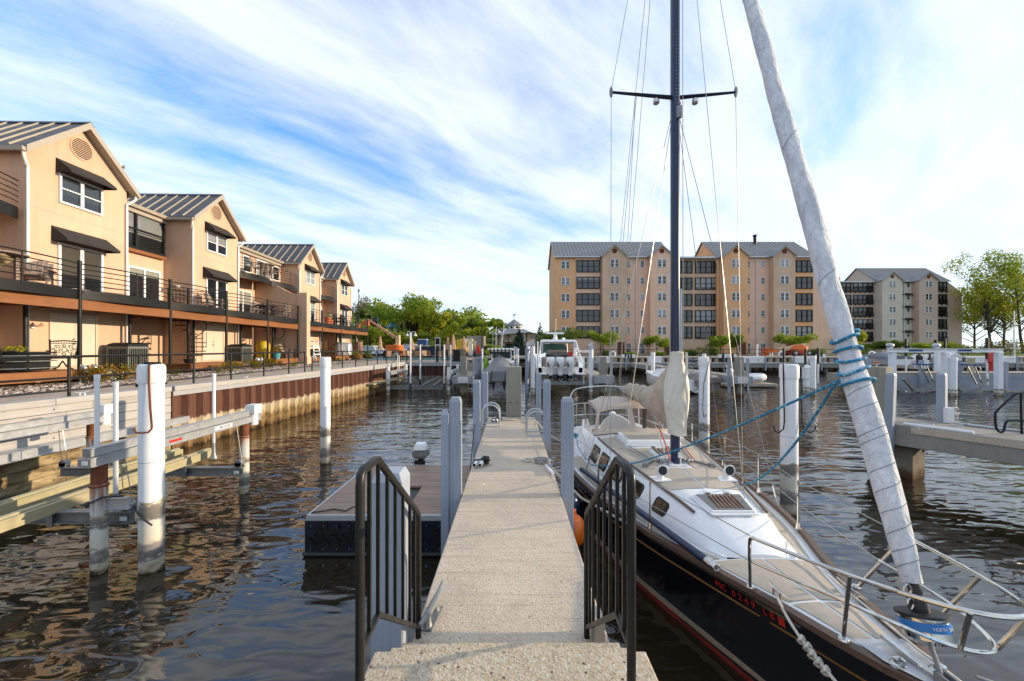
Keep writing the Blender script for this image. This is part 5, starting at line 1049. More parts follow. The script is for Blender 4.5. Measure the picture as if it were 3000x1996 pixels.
m = MB(); m.grid(lambda u, v: (lambda c: (BX+c[0]*(1+0.10*v), c[1]+0.85*v, c[2]+0.10*sin(pi*min(1, v*0.8))+0.03*(1-v)*v))(along(crown, u)), 16, 8); m.grid(lambda u, v: (lambda c: (BX+c[0]*1.02*(1+0.10*v), c[1]-0.01+0.85*v, c[2]-0.035+0.085*sin(pi*min(1, v*0.8))))(along(crown, u)), 16, 8); obj('dodger_roof', m, M['tan_c'], dg, smooth=60)
for s, e in ((0, 0), (1, 4)):
    a, c = foot[e], crown[e]; m = MB(); w = (a[0]*1.06, a[1]+0.85, a[2]); q = (c[0]*1.10, c[1]+0.85, c[2]+0.03)
    m.add([P3(a), P3(w), P3(q), P3(c)], [(0, 1, 2, 3)]); m.add([P3((p[0]*0.985, p[1], p[2])) for p in (a, w, q, c)], [(3, 2, 1, 0)]); obj('dodger_side', m, M['vinyl'], dg, smooth=0)
m = MB(); m.tube([P3(along(foot, u)) for u in np.linspace(0, 1, 17)], 0.010, 6); obj('dodger_piping', m, M['black'], dg)
m = MB(); m.tube([(BX-0.84, 9.1, 1.35), (BX-0.86, 9.15, 1.8), (BX-0.5, 9.15, 1.97), (BX+0.5, 9.15, 1.97), (BX+0.86, 9.15, 1.8), (BX+0.84, 9.1, 1.35)], 0.014, 8); obj('dodger_hoop', m, M['steel'], dg)
# mast, boom and sail cover
MY = 6.18
m = MB(); n = 20
m.loft([[(BX+0.065*cos(2*pi*i/n), MY+0.095*sin(2*pi*i/n), z) for i in range(n)] for z in (1.28, 12.7)]); mast = obj('mast', m, M['navychip'], t)
m = MB(); m.box(BX-0.13, BX+0.13, MY-0.17, MY+0.16, topz(0, MY)-0.004, topz(0, MY)+0.012); m.lathe([(0.085, 1.30), (0.075, 1.33)], 16, BX, MY); obj('mast_step', m, M['gel'], mast, smooth=30)
m = MB(); m.box(BX+0.005, BX+0.045, MY-0.105, MY-0.094, 1.42, 1.50); obj('mast_label', m, M['white'], mast, smooth=0)
m = MB(); m.box(BX+0.037, BX+0.066, MY-0.108, MY-0.085, 3.05, 4.0); obj('mast_track', m, M['alu'], mast, smooth=0)
m = MB()
for k in range(22):
    for s in (0, 1): m.box(BX-0.02+0.035*s, BX-0.012+0.035*s, MY-0.0945, MY-0.090, 6.78+0.055*k, 6.788+0.055*k)
obj('mast_rivet', m, M['steel'], mast, smooth=0)
for s in (-1, 1):
    m = MB(); a, c = (BX+s*0.05, MY, 6.98), (BX+s*0.965, MY+0.06, 7.10); m.tube([a, c], [0.048, 0.028], 8, sq=0.5); spd = obj('spreader', m, M['navy'], mast)
    m = MB(); m.ball((c[0]+s*0.012, c[1], c[2]+0.005), 0.03, 0.03, 0.09, 8, 6); obj('spreader_boot', m, M['galv'], spd)
    m = MB(); x = BX+s*0.30; m.lathe([(0.025, 6.955), (0.045, 6.93), (0.05, 6.885), (0.04, 6.87)], 12, x, MY-0.02); obj('deck_light', m, M['steel'], spd)
m = MB(); m.box(BX-0.02, BX+0.05, MY-0.14, MY-0.09, 6.60, 6.78); m.ball((BX+0.02, MY-0.12, 6.82), 0.025); obj('steaming_light', m, M['galv'], mast)
m = MB(); m.tube([(BX, MY+0.09, 2.02), (BX+0.06, 9.6, 2.10)], 0.055, 12); m.tube([(BX, MY+0.10, 1.96), (BX, MY+0.10, 2.1)], 0.05, 8); boom = obj('boom', m, M['navy'], t)
# sail cover: wraps the mast front and drapes back over the boom
CTOP = smooth_tab([(0, 3.02), (0.06, 2.97), (0.12, 2.86), (0.2, 2.73), (0.31, 2.53), (0.42, 2.40), (0.62, 2.36), (0.9, 2.31), (1, 2.26)]); CBOT = smooth_tab([(0, 1.76), (0.15, 1.82), (0.31, 1.90), (0.45, 1.95), (0.62, 2.0), (0.9, 2.03), (1, 2.05)]); CWID = smooth_tab([(0, 0.11), (0.05, 0.15), (0.15, 0.185), (0.3, 0.17), (0.5, 0.155), (0.8, 0.135), (1, 0.12)])
def cov(u, a):
    y = MY-0.14+u*2.98; top = lerp(CTOP, u); bot = lerp(CBOT, u)
    zc, hz = (top+bot)/2, (top-bot)/2
    hwid = lerp(CWID, u)
    s_, c_ = sin(a), cos(a)
    wob = 1+0.05*sin(3*a+u*15)+0.05*sin(5*a-u*31+sin(u*17))+0.03*sin(9*a+u*45)
    wz = hwid*(1-0.5*max(0, s_)**1.5*(1 if u < 0.35 else 0.3))
    drape = 0.02*sin(u*40+a*2)*(1 if u > 0.02 else 0)
    return (BX+0.06*u+wz*c_*wob, y, zc+hz*s_*(1+0.02*sin(4*a+u*20))+drape*0.6)
us = [0, 0.012, 0.035, 0.06, 0.09, 0.12, 0.15, 0.18, 0.22, 0.26, 0.30, 0.34, 0.39, 0.45, 0.52, 0.60, 0.68, 0.76, 0.84, 0.92, 0.97, 1.0]
m = MB(); m.loft([[cov(u, 2*pi*i/36) for i in range(72)] for u in np.linspace(0, 1, 60)]); sc_ = obj('sail_cover', m, M['canvas'], boom, smooth=80)
fr_ = lambda z: 0.085 if z > 2.9 else (0.085+0.10*min(1, (2.9-z)/0.35) if z > 2.3 else 0.185-0.075*min(1, max(0, (2.25-z)/0.5)))
m = MB(); m.loft([[(BX+0.012+fr_(z)*cos(a)*1.0, MY-0.02-0.17*max(0.35, sin(a)) if sin(a) > 0 else MY+0.12*abs(sin(a)), z+0.01*sin(3*a)) for a in np.linspace(0, 2*pi, 25)[:-1]] for z in (1.765, 1.85, 2.0, 2.15, 2.3, 2.45, 2.6, 2.75, 2.9, 3.0, 3.035)]); obj('mast_boot', m, M['canvas'], sc_, smooth=60)
m = MB(); m.tube([(BX+0.085+0.012*sin(z*9), MY-0.20+0.01*sin(z*15), z) for z in np.linspace(1.77, 3.03, 20)], 0.022, 6, sq=0.5); obj('cover_seam', m, M['canvas'], sc_)
for u in (0.50, 0.90):
    m = MB(); m.tube([tuple(cov(u, 2*pi*i/24)[j] for j in range(3)) for i in range(24)], 0.009, 5, closed=True); obj('cover_tie', m, M['rope_g'], sc_)
m = MB(); m.tube([(BX-0.12, MY+0.35, 1.80), (BX-0.05, MY+0.2, 1.5), (BX-0.03, MY+0.12, 1.32)], 0.012, 6); obj('vang_line', m, M['red'], boom)
m = MB(); m.tube([(BX-0.16, MY+0.42, 1.83), (BX-0.10, MY+0.25, 1.5), (BX-0.07, MY+0.14, 1.31)], 0.010, 6); obj('vang_line', m, M['rope_w'], boom)
rr = random.Random(9)
for s in (-1, 1):
    m = MB()
    for k in range(4): m.ball((BX+s*(0.13+0.04*k), MY-0.02+0.05*rr.uniform(-1, 1), 1.345+0.02*rr.random()), 0.034, n=8, k=5)
    obj('mast_block', m, M['galv'], mast)
# standing rigging
m = MB(); w = 0.0048
for s in (-1, 1):
    m.tube([(BX, MY, 12.6), (BX+s*0.975, MY+0.06, 7.12)], w, 5); m.tube([(BX+s*0.975, MY+0.06, 7.02), (BX+s*1.02, 6.12, 0.93)], w, 5)
    m.tube([(BX+s*0.06, MY-0.02, 6.65), (BX+s*1.12, 5.45, 0.92)], w, 5); m.tube([(BX+s*0.06, MY+0.03, 6.65), (BX+s*1.22, 7.05, 0.9)], w, 5)
m.tube([(BX+0.0, MY-0.05, 11.8), (BX+0.30, 4.85, 1.24)], w, 5)
obj('shroud', m, M['wire'], t)
for s in (-1, 1):
    for (x, y, dx, dy, dz) in ((1.02, 6.12, -0.01, 0.0, 0.3), (1.12, 5.45, -0.055, 0.04, 0.3), (1.22, 7.05, -0.06, -0.045, 0.3)): m = MB(); m.tube([(BX+s*x, y, 0.90), (BX+s*(x+dx), y+dy, 0.90+dz)], 0.011, 6); obj('turnbuckle', m, M['steel'], t)
m = MB(); w = 0.0055
m.tube([(BX-0.03, MY+0.1, 12.5), (BX+0.03, 9.55, 2.28)], w, 5); m.tube([(BX-0.03, MY+0.11, 12.5), (BX+0.0, 11.2, 1.0)], w, 5); m.tube([(BX-0.6, MY+0.05, 7.04), (BX-0.35, 8.05, 2.2)], w*0.8, 5); m.tube([(BX-0.58, MY+0.05, 7.04), (BX-0.75, 7.6, 1.5)], w*0.8, 5)
m.tube([(BX+0.07, MY-0.10, 12.5), (BX+0.075, MY-0.115, 3.1)], w, 5)
obj('running_line', m, M['rope_g'], t)
# halyards along the coach roof
for k, (x, mt) in enumerate(((-0.40, 'rope_w'), (-0.36, 'rope_g'), (-0.32, 'rope_w'), (0.40, 'red'), (0.36, 'rope_w'))):
    m = MB(); m.tube([(BX+x*0.45, MY+0.05, 1.34), (BX+x*0.9, 6.32, topz(x, 6.35)+0.02), (BX+x*1.25, 7.0, topz(x, 7.0)+0.018), (BX+x*1.35, 7.7, topz(x, 7.7)+0.02)], 0.008, 5); obj('halyard', m, M[mt], t)
for s in (-1, 1):
    m = MB(); m.beam((BX+s*0.28, 6.30, topz(0.28, 6.3)+0.02), (BX+s*0.55, 6.02, topz(0.55, 6.0)+0.025), 0.03, 0.03); m.box(BX+s*0.50-0.03, BX+s*0.50+0.03, 6.02, 6.10, topz(0.5, 6.05), topz(0.5, 6.05)+0.06); obj('deck_organiser', m, M['galv'], t, smooth=0)
# furled headsail round the forestay, with furling drum
A0, A1 = Vector((BX, 2.40, 1.27)), Vector((BX, MY-0.05, 12.5)); ax = (A1-A0).normalized()
def jp(z): return A0+ax*((z-A0.z)/ax.z)
def jr(z): return lerp([(1.60, 0.052), (1.75, 0.061), (2.1, 0.074), (2.6, 0.086), (2.85, 0.084), (3.0, 0.068), (3.2, 0.068), (3.35, 0.074), (4.4, 0.074), (5.1, 0.071), (6.85, 0.066), (8, 0.06), (12, 0.03)], z)
B1 = ax.cross(Vector((1, 0, 0))).normalized(); B0 = Vector((1, 0, 0)); rings = []; zs = list(np.linspace(1.62, 9.2, 170)); n = 40
def jsurf(z, a, o=0.0):
    tw = ((a-z*3.1)/(2*pi)) % 1.0; k = jr(z)*(1+0.17*min(tw, (1-tw)*14)-0.08+0.03*sin(3*a+z*7)+0.022*sin(5*a-z*13+sin(z*3))+0.014*sin(8*a+z*31))+o
    return tuple(jp(z)+(B0*cos(a)+B1*sin(a))*k)
for z in zs:
    rings.append([jsurf(z, 2*pi*i/n) for i in range(n)])
m = MB(); m.loft(rings); jib = obj('furled_headsail', m, M['jib'], t, smooth=70)
m = MB()
for z0, z1 in ((1.70, 1.80), (1.78, 1.88), (1.88, 2.0), (2.0, 2.1), (2.12, 2.24), (2.24, 2.36), (2.42, 2.54), (2.47, 2.6), (2.64, 2.74), (2.75, 2.88), (3.6, 3.8), (4.9, 5.15)):
    m = MB(); m.tube([jsurf(z0+(z1-z0)*i/30, -3.4+4.2*i/30, 0.001) for i in range(31)], 0.0022, 4); obj('sail_stitching', m, M['grey_c'], jib)
m = MB(); m.tube([tuple(jp(z)) for z in (1.47, 1.66)], 0.034, 14); m.tube([tuple(jp(z)) for z in (1.45, 1.54)], 0.047, 12); fl = obj('furler_sleeve', m, M['black'], t)
m = MB(); c = jp(1.39); rim = lambda q, r: [tuple(c+ax*q+(B0*cos(a)+B1*sin(a))*r) for a in np.linspace(0, 2*pi, 33)[:-1]]
m.loft([rim(0.065, 0.128), rim(0.080, 0.128), rim(0.084, 0.118)]); obj('drum_lid', m, M['black'], fl)
m = MB(); m.loft([rim(-0.075, 0.088), rim(-0.05, 0.112), rim(0.064, 0.120)]); dr = obj('furling_drum', m, M['steel'], fl)
m = MB(); m.loft([rim(-0.005, 0.1195), rim(0.045, 0.1225), rim(0.045, 0.118), rim(-0.005, 0.116)]); M['bluelabel'] = plain('blue_label', (0.03, 0.22, 0.60), 0.35, var=0.1); obj('drum_label', m, M['bluelabel'], dr)
for k, ch in enumerate('NORTH SAILS'):
    if ch == ' ': continue
    a = -1.95+0.112*k; r = 0.1235; pos_ = c+ax*0.019+(B0*cos(a)+B1*sin(a))*r
    nrm = (B0*cos(a)+B1*sin(a)); up = ax; rt = up.cross(nrm); mt = Matrix((rt, up, nrm)).transposed().to_4x4(); mt.translation = pos_-Vector(FRAME[t.name][:3])
    o = text(ch, (0, 0, 0), (0, 0, 0), 0.026, M['white'], dr, align='CENTER', depth=0.0004); o.matrix_basis = mt
m = MB(); m.tube([tuple(jp(1.32)), (BX, 2.33, 1.13)], 0.013, 8); m.box(BX-0.035, BX-0.022, 2.26, 2.36, 0.98, 1.19); m.box(BX+0.022, BX+0.035, 2.26, 2.36, 0.98, 1.19); m.rod((BX-0.045, 2.31, 1.15), (BX+0.045, 2.31, 1.15), 0.01, 8); obj('forestay_toggle', m, M['galv'], fl)
m = MB(); q = jp(1.56); m.tube([tuple(q+Vector((-0.07+0.022*cos(a), -0.02, 0.03+0.04*sin(a)))) for a in np.linspace(0, 2*pi, 13)[:-1]], 0.006, 6, closed=True); m.tube([tuple(q+Vector((-0.06+0.018*cos(a), -0.03, -0.045+0.035*sin(a)))) for a in np.linspace(0, 2*pi, 13)[:-1]], 0.006, 6, closed=True); obj('tack_shackle', m, M['steel'], fl)
# bow fittings
for x, y in ((-0.10, 2.50), (0.09, 2.44)): m = MB(); m.lathe([(0.055, zd(y)+0.022), (0.05, zd(y)+0.03), (0.032, zd(y)+0.04), (0.03, zd(y)+0.065), (0.0, zd(y)+0.08)], 16, BX+x, y); obj('deck_fill_cap', m, M['steel'], t)
m = MB(); m.box(BX-0.02, BX+0.02, 2.18, 2.72, zd(2.4)+0.024, zd(2.4)+0.05); obj('anchor_roller', m, M['steel'], t, smooth=0, bevel=0.004)
# stainless pulpit
m = MB(); zt_, zm = 1.70, 1.42
def pul(z, k, y0):
    L_ = [(y, (bd(y)+0.02)*k) for y in (4.02, 3.7, 3.2, 2.8, 2.45, 2.2)]; return [(BX-w, y+y0, z) for y, w in L_]+[(BX-0.12*k, 1.98+y0, z), (BX, 1.93+y0, z), (BX+0.12*k, 1.98+y0, z)]+[(BX+w, y+y0, z) for y, w in L_[::-1]]
def rnd(pts, it=2):
    for _ in range(it):
        q = [pts[0]]
        for a, c in zip(pts, pts[1:]): q += [tuple(a[i]*0.75+c[i]*0.25 for i in range(3)), tuple(a[i]*0.25+c[i]*0.75 for i in range(3))]
        pts = q+[pts[-1]]
    return pts
PT = lambda s, y, z, k=1.0: (BX+s*(bd(max(2.25, y))*k-0.02), y, z)
T_ = [(0.46, 3.46, 1.0), (0.60, 3.24, 1.50), (0.625, 3.18, 1.59), (0.60, 3.08, 1.60), (0.42, 2.52, 1.665), (0.27, 2.2, 1.71), (0.14, 2.04, 1.735)]; top = [(BX-x, y, z) for x, y, z in T_]+[(BX, 2.0, 1.74)]+[(BX+x, y, z) for x, y, z in T_[::-1]]
m.tube(rnd(top), 0.0135, 10)
T_ = [(0.545, 3.33, 1.32), (0.34, 2.62, 1.43), (0.21, 2.32, 1.455), (0.11, 2.16, 1.468)]; mid = [(BX-x, y, z) for x, y, z in T_]+[(BX, 2.12, 1.47)]+[(BX+x, y, z) for x, y, z in T_[::-1]]
m.tube(rnd(mid), 0.0115, 10)
for s in (-1, 1):
    m.tube([(BX+s*0.25, 2.74, zd(2.74)+0.04), (BX+s*0.41, 2.50, 1.667)], 0.0125, 8); m.tube([(BX+s*0.10, 2.16, 1.468), (BX+s*0.16, 2.06, 1.73)], 0.0125, 8)
    for x, y in ((0.25, 2.74), (0.46, 3.46)): m.lathe([(0.035, zd(y)+0.036), (0.03, zd(y)+0.048), (0.016, zd(y)+0.055)], 12, BX+s*x, y)
obj('pulpit', m, M['steel'], t)
# stanchions and lifelines
st = {}
for s in (-1, 1):
    pts = []
    for y in (4.75, 6.05, 7.35, 8.65):
        x = BX+s*(bd(y)-0.06); m = MB(); m.rod((x, y, zd(y)), (x, y, zd(y)+0.60), 0.0125, 8); m.lathe([(0.032, zd(y)+0.02), (0.03, zd(y)+0.035), (0.017, zd(y)+0.09)], 10, x, y); obj('stanchion', m, M['steel'], t); pts.append((x, y, zd(y)))
    m = MB()
    for h in (0.59, 0.31):
        m.tube([(BX+s*(0.62 if h > 0.5 else 0.545), 3.2 if h > 0.5 else 3.33, 1.59 if h > 0.5 else 1.32)]+[(x, y, z+h) for x, y, z in pts]+[(BX+s*1.2, 9.9, 0.86+h)], 0.0045, 5)
    obj('lifeline', m, M['wire'], t)
    m = MB(); m.tube(rnd([(BX+s*1.14, 9.7, 0.88), (BX+s*1.16, 9.75, 1.45), (BX+s*1.0, 10.7, 1.50), (BX+s*0.72, 11.3, 1.52), (BX, 11.42, 1.53)]), 0.0135, 8); m.tube(rnd([(BX+s*1.15, 9.75, 1.18), (BX+s*0.98, 10.7, 1.2), (BX+s*0.72, 11.3, 1.2), (BX, 11.42, 1.2)]), 0.012, 8)
    for x, y in ((0.98, 10.6), (0.7, 11.28)): m.rod((BX+s*x, y, 0.88), (BX+s*x, y, 1.51), 0.0125, 8)
    obj('stern_rail', m, M['steel'], t)
m = MB(); m.tube(rnd([(BX-0.95, 10.9, 0.9), (BX-0.95, 11.0, 1.85), (BX-0.6, 11.2, 2.0), (BX+0.5, 11.3, 2.03), (BX+0.95, 11.0, 1.9), (BX+0.95, 10.9, 0.9)]), 0.013, 8); obj('stern_arch', m, M['gel'], t)
# spinnaker pole stowed along the side deck
m = MB(); p0, p1 = Vector((BX-1.31, 7.0, 0.965)), Vector((BX-0.60, 3.78, 1.02)); m.tube([p0, p0+(p1-p0)*0.02, p0+(p1-p0)*0.965], 0.041, 14); pole = obj('spinnaker_pole', m, M['navychip'], t)
m = MB(); m.tube([p0+(p1-p0)*0.965, p0+(p1-p0)*0.985, p1], [0.044, 0.044, 0.025], 12); m.tube([tuple(p1+Vector((0.03*cos(a), -0.02, 0.03*sin(a)))) for a in np.linspace(0, 2*pi, 13)[:-1]], 0.009, 6, closed=True); obj('pole_end', m, M['steel'], pole)
for y, k in ((3.33, -1), (3.33, 1), (9.5, -1)):
    m = MB(); x = BX+k*(bd(y)-0.10); z = zd(y)+0.03; m.tube([(x-k*0.01, y-0.16, z+0.055), (x, y-0.06, z+0.045), (x, y+0.06, z+0.045), (x+k*0.0, y+0.16, z+0.06)], [0.008, 0.014, 0.014, 0.008], 8)
    for d in (-0.04, 0.04): m.rod((x, y+d, z-0.02), (x, y+d, z+0.045), 0.012, 8)
    obj('deck_cleat', m, M['steel'], t)
# registration number and decal on the bow
yn, zn = 3.72, 0.0
def on_hull(y, dz): z = zd(y)+dz; return Vector((BX-halfw(y, z)-0.006, y, z))
def hull_text(s, y0, size, step, mat, dz=-0.135):
    y = y0
    for ch in s:
        if ch != ' ':
            c = on_hull(y, dz); tg = (on_hull(y-0.02, dz)-on_hull(y+0.02, dz)).normalized(); up = (on_hull(y, dz+0.03)-on_hull(y, dz-0.03)).normalized(); nr = tg.cross(up).normalized()
            o = text(ch, (0, 0, 0), (0, 0, 0), size, mat, sb, align='CENTER', depth=0.0008); mt = Matrix((tg, nr.cross(tg), nr)).transposed().to_4x4(); mt.translation = c+nr*0.003-Vector(FRAME[sb.name][:3]); o.matrix_basis = mt
        y -= step*(0.62 if ch in ' 1I' else 1.0)
hull_text('MC 0249 LB', 3.80, 0.085, 0.062, M['ink_r'], -0.12)
m = MB(); a, c = on_hull(3.24, -0.155), on_hull(3.185, -0.155); e, f = on_hull(3.185, -0.085), on_hull(3.24, -0.085); o_ = Vector((-0.004, -0.002, 0)); m.add([a+o_, c+o_, e+o_, f+o_, a, c, e, f], [(0,1,2,3), (0,4,5,1), (1,5,6,2), (2,6,7,3), (3,7,4,0)]); obj('registration_decal', m, M['red'], t, smooth=0)
hull_text('25', 3.226, 0.04, 0.024, M['white'], -0.12)
# ropes belonging to the boat but lying loose
def catenary(a, c, sag, n=24): return [(a[0]+(c[0]-a[0])*i/n, a[1]+(c[1]-a[1])*i/n, a[2]+(c[2]-a[2])*i/n-sag*4*(i/n)*(1-i/n)) for i in range(n+1)]
m = MB(); k0 = jp(3.02)
pts = []
for i in range(76):
    a = 2*pi*i/15; z = 3.22-0.40*(i/75)+0.012*sin(a*1.3+1); c = jp(z); r = jr(z)*1.04+0.010; pts.append(tuple(c+(B0*cos(a)+B1*sin(a))*r+Vector((0, 0, 0.035*cos(a)))))
e0 = pts[-1]
m.tube(pts, 0.0108, 8); m.ball(tuple(jp(3.23)+Vector((0.082, -0.035, 0.0))), 0.02, n=8, k=6); obj('sheet_wrap', m, M['rope_b'], sb)
s0 = tuple(jp(2.86)+Vector((-0.14, -0.02, 0)))
m = MB(); m.tube(catenary(s0, (BX-0.68, 6.0, 1.36), 0.05)+[(BX-0.95, 6.6, 1.14), (BX-1.12, 7.2, 0.98), (BX-1.08, 7.6, 0.97)], 0.0105, 8); obj('headsail_sheet', m, M['rope_b'], sb)
m = MB(); m.tube(catenary(tuple(jp(2.84)+Vector((-0.13, 0.03, 0))), (BX+0.98, 6.7, 0.98), 0.42)+[(BX+0.95, 7.3, 0.97)], 0.0105, 8); obj('headsail_sheet', m, M['rope_b'], sb)
m = MB(); rr = random.Random(6); m.tube([(BX-1.15+0.08*cos(i*1.7)*rr.uniform(0.5, 1), 8.75+0.1*sin(i*1.7), 1.12+0.10*rr.random()) for i in range(30)], 0.013, 6); m.tube([(BX-1.12, 8.7, 1.16), (BX-1.16, 8.3, 1.05), (BX-1.12, 7.6, 0.96)], 0.011, 6); obj('coiled_sheet', m, M['rope_b'], sb)
# near bow line to the steps, with a figure of knots
x0, y0 = BX-(bd(3.33)-0.10), 3.33
m = MB(); pts = [(x0+0.02, y0+0.05, zd(y0)+0.05), (x0-0.04, y0-0.05, zd(y0)+0.05), (x0-0.10, y0-0.35, 0.98), (x0-0.10, y0-0.62, 0.93), (x0-0.08, y0-1.0, 0.86), (x0+0.1, y0-1.7, 0.82), (x0+0.2, 0.6, 0.95)]; m.tube(rnd(pts, 2), 0.011, 7)
for i in range(5): c = (x0-0.10+0.006*sin(i*2), y0-0.42-0.055*i, 0.965-0.012*i); m.tube([(c[0]+0.022*cos(a), c[1]+0.012*sin(a*2), c[2]+0.026*sin(a)) for a in np.linspace(0, 2*pi, 11)[:-1]], 0.011, 6, closed=True)
solo('rope', m, M['rope_w'], 'white bow line with knots running from the black sailboat cleat', 'rope')
m = MB(); m.tube(catenary((BX+0.15, 2.3, 1.20), (BX+3.2, 1.7, 0.6), 0.05), 0.009, 6); solo('rope', m, M['galv'], 'thin dark line leading off from the sailboat bow', 'rope')
m = MB(); m.tube([(BX+0.46, 4.35, 0.985), (BX+0.40, 3.8, 1.0), (BX+0.26, 3.1, 1.06), (BX+0.12, 2.6, 1.13), (BX+0.09, 2.3, 1.15), (BX+0.2, 1.9, 1.0)], 0.008, 6); solo('rope', m, M['canvas'], 'tan line lying along the foredeck to the bow roller', 'rope')

# ================================================================== FAR BANK: APARTMENTS
def apartments(name_label, X0, Yf, bays, wall_main, eave=18.8, ridge=22.7, depth=10.6, floors=5, gz=1.9, fh=2.85, mats=('stucco_o', 'stucco_p', 'stucco'), end=None, flat=(), ridges=(), awn=False, zsc=1.0):
    """bays: (x0, x1, kind, forward) kinds: gable, wall, recess, porch. x relative to X0."""
    h = root('apartment_building', name_label, 'apartment building', (X0, Yf, gz), 0, 'apartment buildings across the marina')
    W2 = lambda x: X0+x
    zf = [5.15+fh*i for i in range(floors)]                      # floor line of each storey above the entrance level
    wi = 0
    for x0, x1, kind, fw in bays:
        top = eave; m = MB(); yf = Yf-fw
        if kind == 'gable':
            ap = eave+(x1-x0)/2*0.84; m.prism([(W2(x0), 0.9), (W2(x1), 0.9), (W2(x1), eave), (W2((x0+x1)/2), ap), (W2(x0), eave)], 'y', yf, Yf+6)
        elif kind == 'link': m.box(W2(x0), W2(x1), yf, Yf+6, 0.9, eave-0.25)
        elif kind == 'lean':
            m.prism([(W2(x0), 0.9), (W2(x1), 0.9), (W2(x1), eave-(x1-x0)*0.76), (W2(x0), eave)], 'y', yf, Yf+depth)
        else: m.box(W2(x0), W2(x1), yf, Yf+6, 0.9, eave)
        mt = mats[wi % len(mats)] if kind != 'recess' else mats[1]; wi += 1
        wl = obj('wall', m, M[mt], h, smooth=0)
        for z in zf:
            m = MB(); m.box(W2(x0)+0.01, W2(x1)-0.01, yf-0.006, yf, z-0.75, z-0.72); obj('joint', m, M['trim'], wl, smooth=0)
        c = (x0+x1)/2; fx = lambda a: W2(a)-X0
        for k, z in enumerate(zf):
            za, zb = z+0.20*zsc, z+1.60*zsc
            if kind in ('gable', 'wall'): window(h, 'y', fw, fx(c)-0.75, fx(c)+0.75, za, zb, 2, 2, 0.075, M['white'], M['pane'], mid=2.6, depth=0.08)
            if kind == 'recess':
                for q in (x0+(x1-x0)*0.17, x0+(x1-x0)*0.76):
                    window(h, 'y', fw, fx(q)-0.36, fx(q)+0.36, za+0.22, zb-0.02, 1, 2, 0.07, M['white'], M['pane'], depth=0.08)
                    if awn:
                        m = MB(); m.prism([(Yf-fw, zb+0.35), (Yf-fw-0.7, zb-0.05), (Yf-fw-0.7, zb-0.15), (Yf-fw, zb-0.15)], 'x', W2(q)-0.7, W2(q)+0.7); obj('awning', m, M['cloth'], h, smooth=0)
            if kind == 'porch': window(h, 'y', fw, x0+0.12, x1-0.12, z-0.42, z+1.68, 4, 2, 0.13, M['dark'], M['pane_d'], depth=0.14, recess=0.10, name='glazed_porch')
            if kind == 'link':
                a = x0+0.15; n = max(1, round((x1-x0)/4.3))
                for q in range(n):
                    p0, p1 = x0+(x1-x0)*q/n+0.25, x0+(x1-x0)*(q+1)/n-0.2; window(h, 'y', fw, p0, p1, z-0.48, z+1.66, 4 if p1-p0 > 3.3 else 3, 2, 0.13, M['dark'], M['pane_d'], depth=0.14, recess=0.10, name='glazed_porch')
            if awn and kind in ('porch', 'link'):
                m = MB(); m.box(W2(x0)+0.1, W2(x1)-0.1, yf-0.30, yf-0.24, z+0.45, z+0.50); m.box(W2(x0)+0.1, W2(x1)-0.1, yf-0.30, yf-0.24, z-0.6, z-0.45)
                for q in np.arange(x0+0.15, x1-0.1, 0.22): m.box(W2(q), W2(q)+0.05, yf-0.29, yf-0.26, z-0.5, z+0.46)
                for q in np.arange(x0+0.2, x1, 1.1): m.box(W2(q), W2(q)+0.12, yf-0.30, yf, z-0.8, z-0.6)
                obj('porch_rail', m, M['dark'], h, smooth=0)
        if kind == 'gable':
            n = 24; z = eave+(x1-x0)/2*0.84*0.44; m = MB(); m.prism([(W2(c)+0.42*cos(2*pi*i/n), z+0.42*sin(2*pi*i/n)) for i in range(n)], 'y', yf-0.03, yf); v = obj('vent', m, M['rust'], h, smooth=0)
            m = MB()
            for k in range(8): q = -0.33+0.094*k; w = sqrt(0.42**2-q*q)-0.02; m.box(W2(c)-w, W2(c)+w, yf-0.055, yf-0.03, z+q-0.02, z+q+0.02)
            obj('louver', m, M['rust'], v, smooth=0)
            # small cross roof running back to the main roof
            m = MB(); hw2 = (x1-x0)/2; o = 0.25
            for s in (-1, 1): m.prism([(W2(c), ap+0.03), (W2(c)+s*(hw2+o), eave-o*0.84+0.03), (W2(c)+s*(hw2+o), eave-o*0.84+0.13), (W2(c), ap+0.14)], 'y', yf-0.3, Yf+2.5+hw2*0.9)
            rr_ = obj('gable_roof', m, M['roof_a'], h, smooth=0)
            m = MB()
            for s in (-1, 1): m.prism([(W2(c), ap-0.14), (W2(c)+s*(hw2+o), eave-o*0.84-0.14), (W2(c)+s*(hw2+o), eave-o*0.84+0.03), (W2(c), ap+0.03)], 'y', yf-0.33, yf-0.27)
            obj('rake_board', m, M['trim'], rr_, smooth=0)
            m = MB(); m.box(W2(x1)-1.55, W2(x1)-0.35, yf-0.01, yf+0.5, 1.9, 4.05); 
            obj('entrance', m, M['rust'], h, smooth=0)
        if kind == 'recess':
            for q in (x0+(x1-x0)*0.17, x0+(x1-x0)*0.76): window(h, 'y', fw, fx(q)-0.5, fx(q)+0.5, 2.0, 3.95, 1, 2, 0.10, M['white'], M['pane'], depth=0.09, name='glazed_door')
            m = MB(); m.box(W2(c)-0.07, W2(c)+0.07, yf-0.14, yf, 2.0, eave); obj('downspout', m, M['alu'], h, smooth=0)
        if kind in ('porch', 'link'):
            m = MB()
            for k in range(5): m.box(W2(x1)-2.2, W2(x1)-1.1, yf-0.03, yf, 2.9+0.16*k, 2.98+0.16*k)
            obj('grille', m, M['rust'], h, smooth=0)
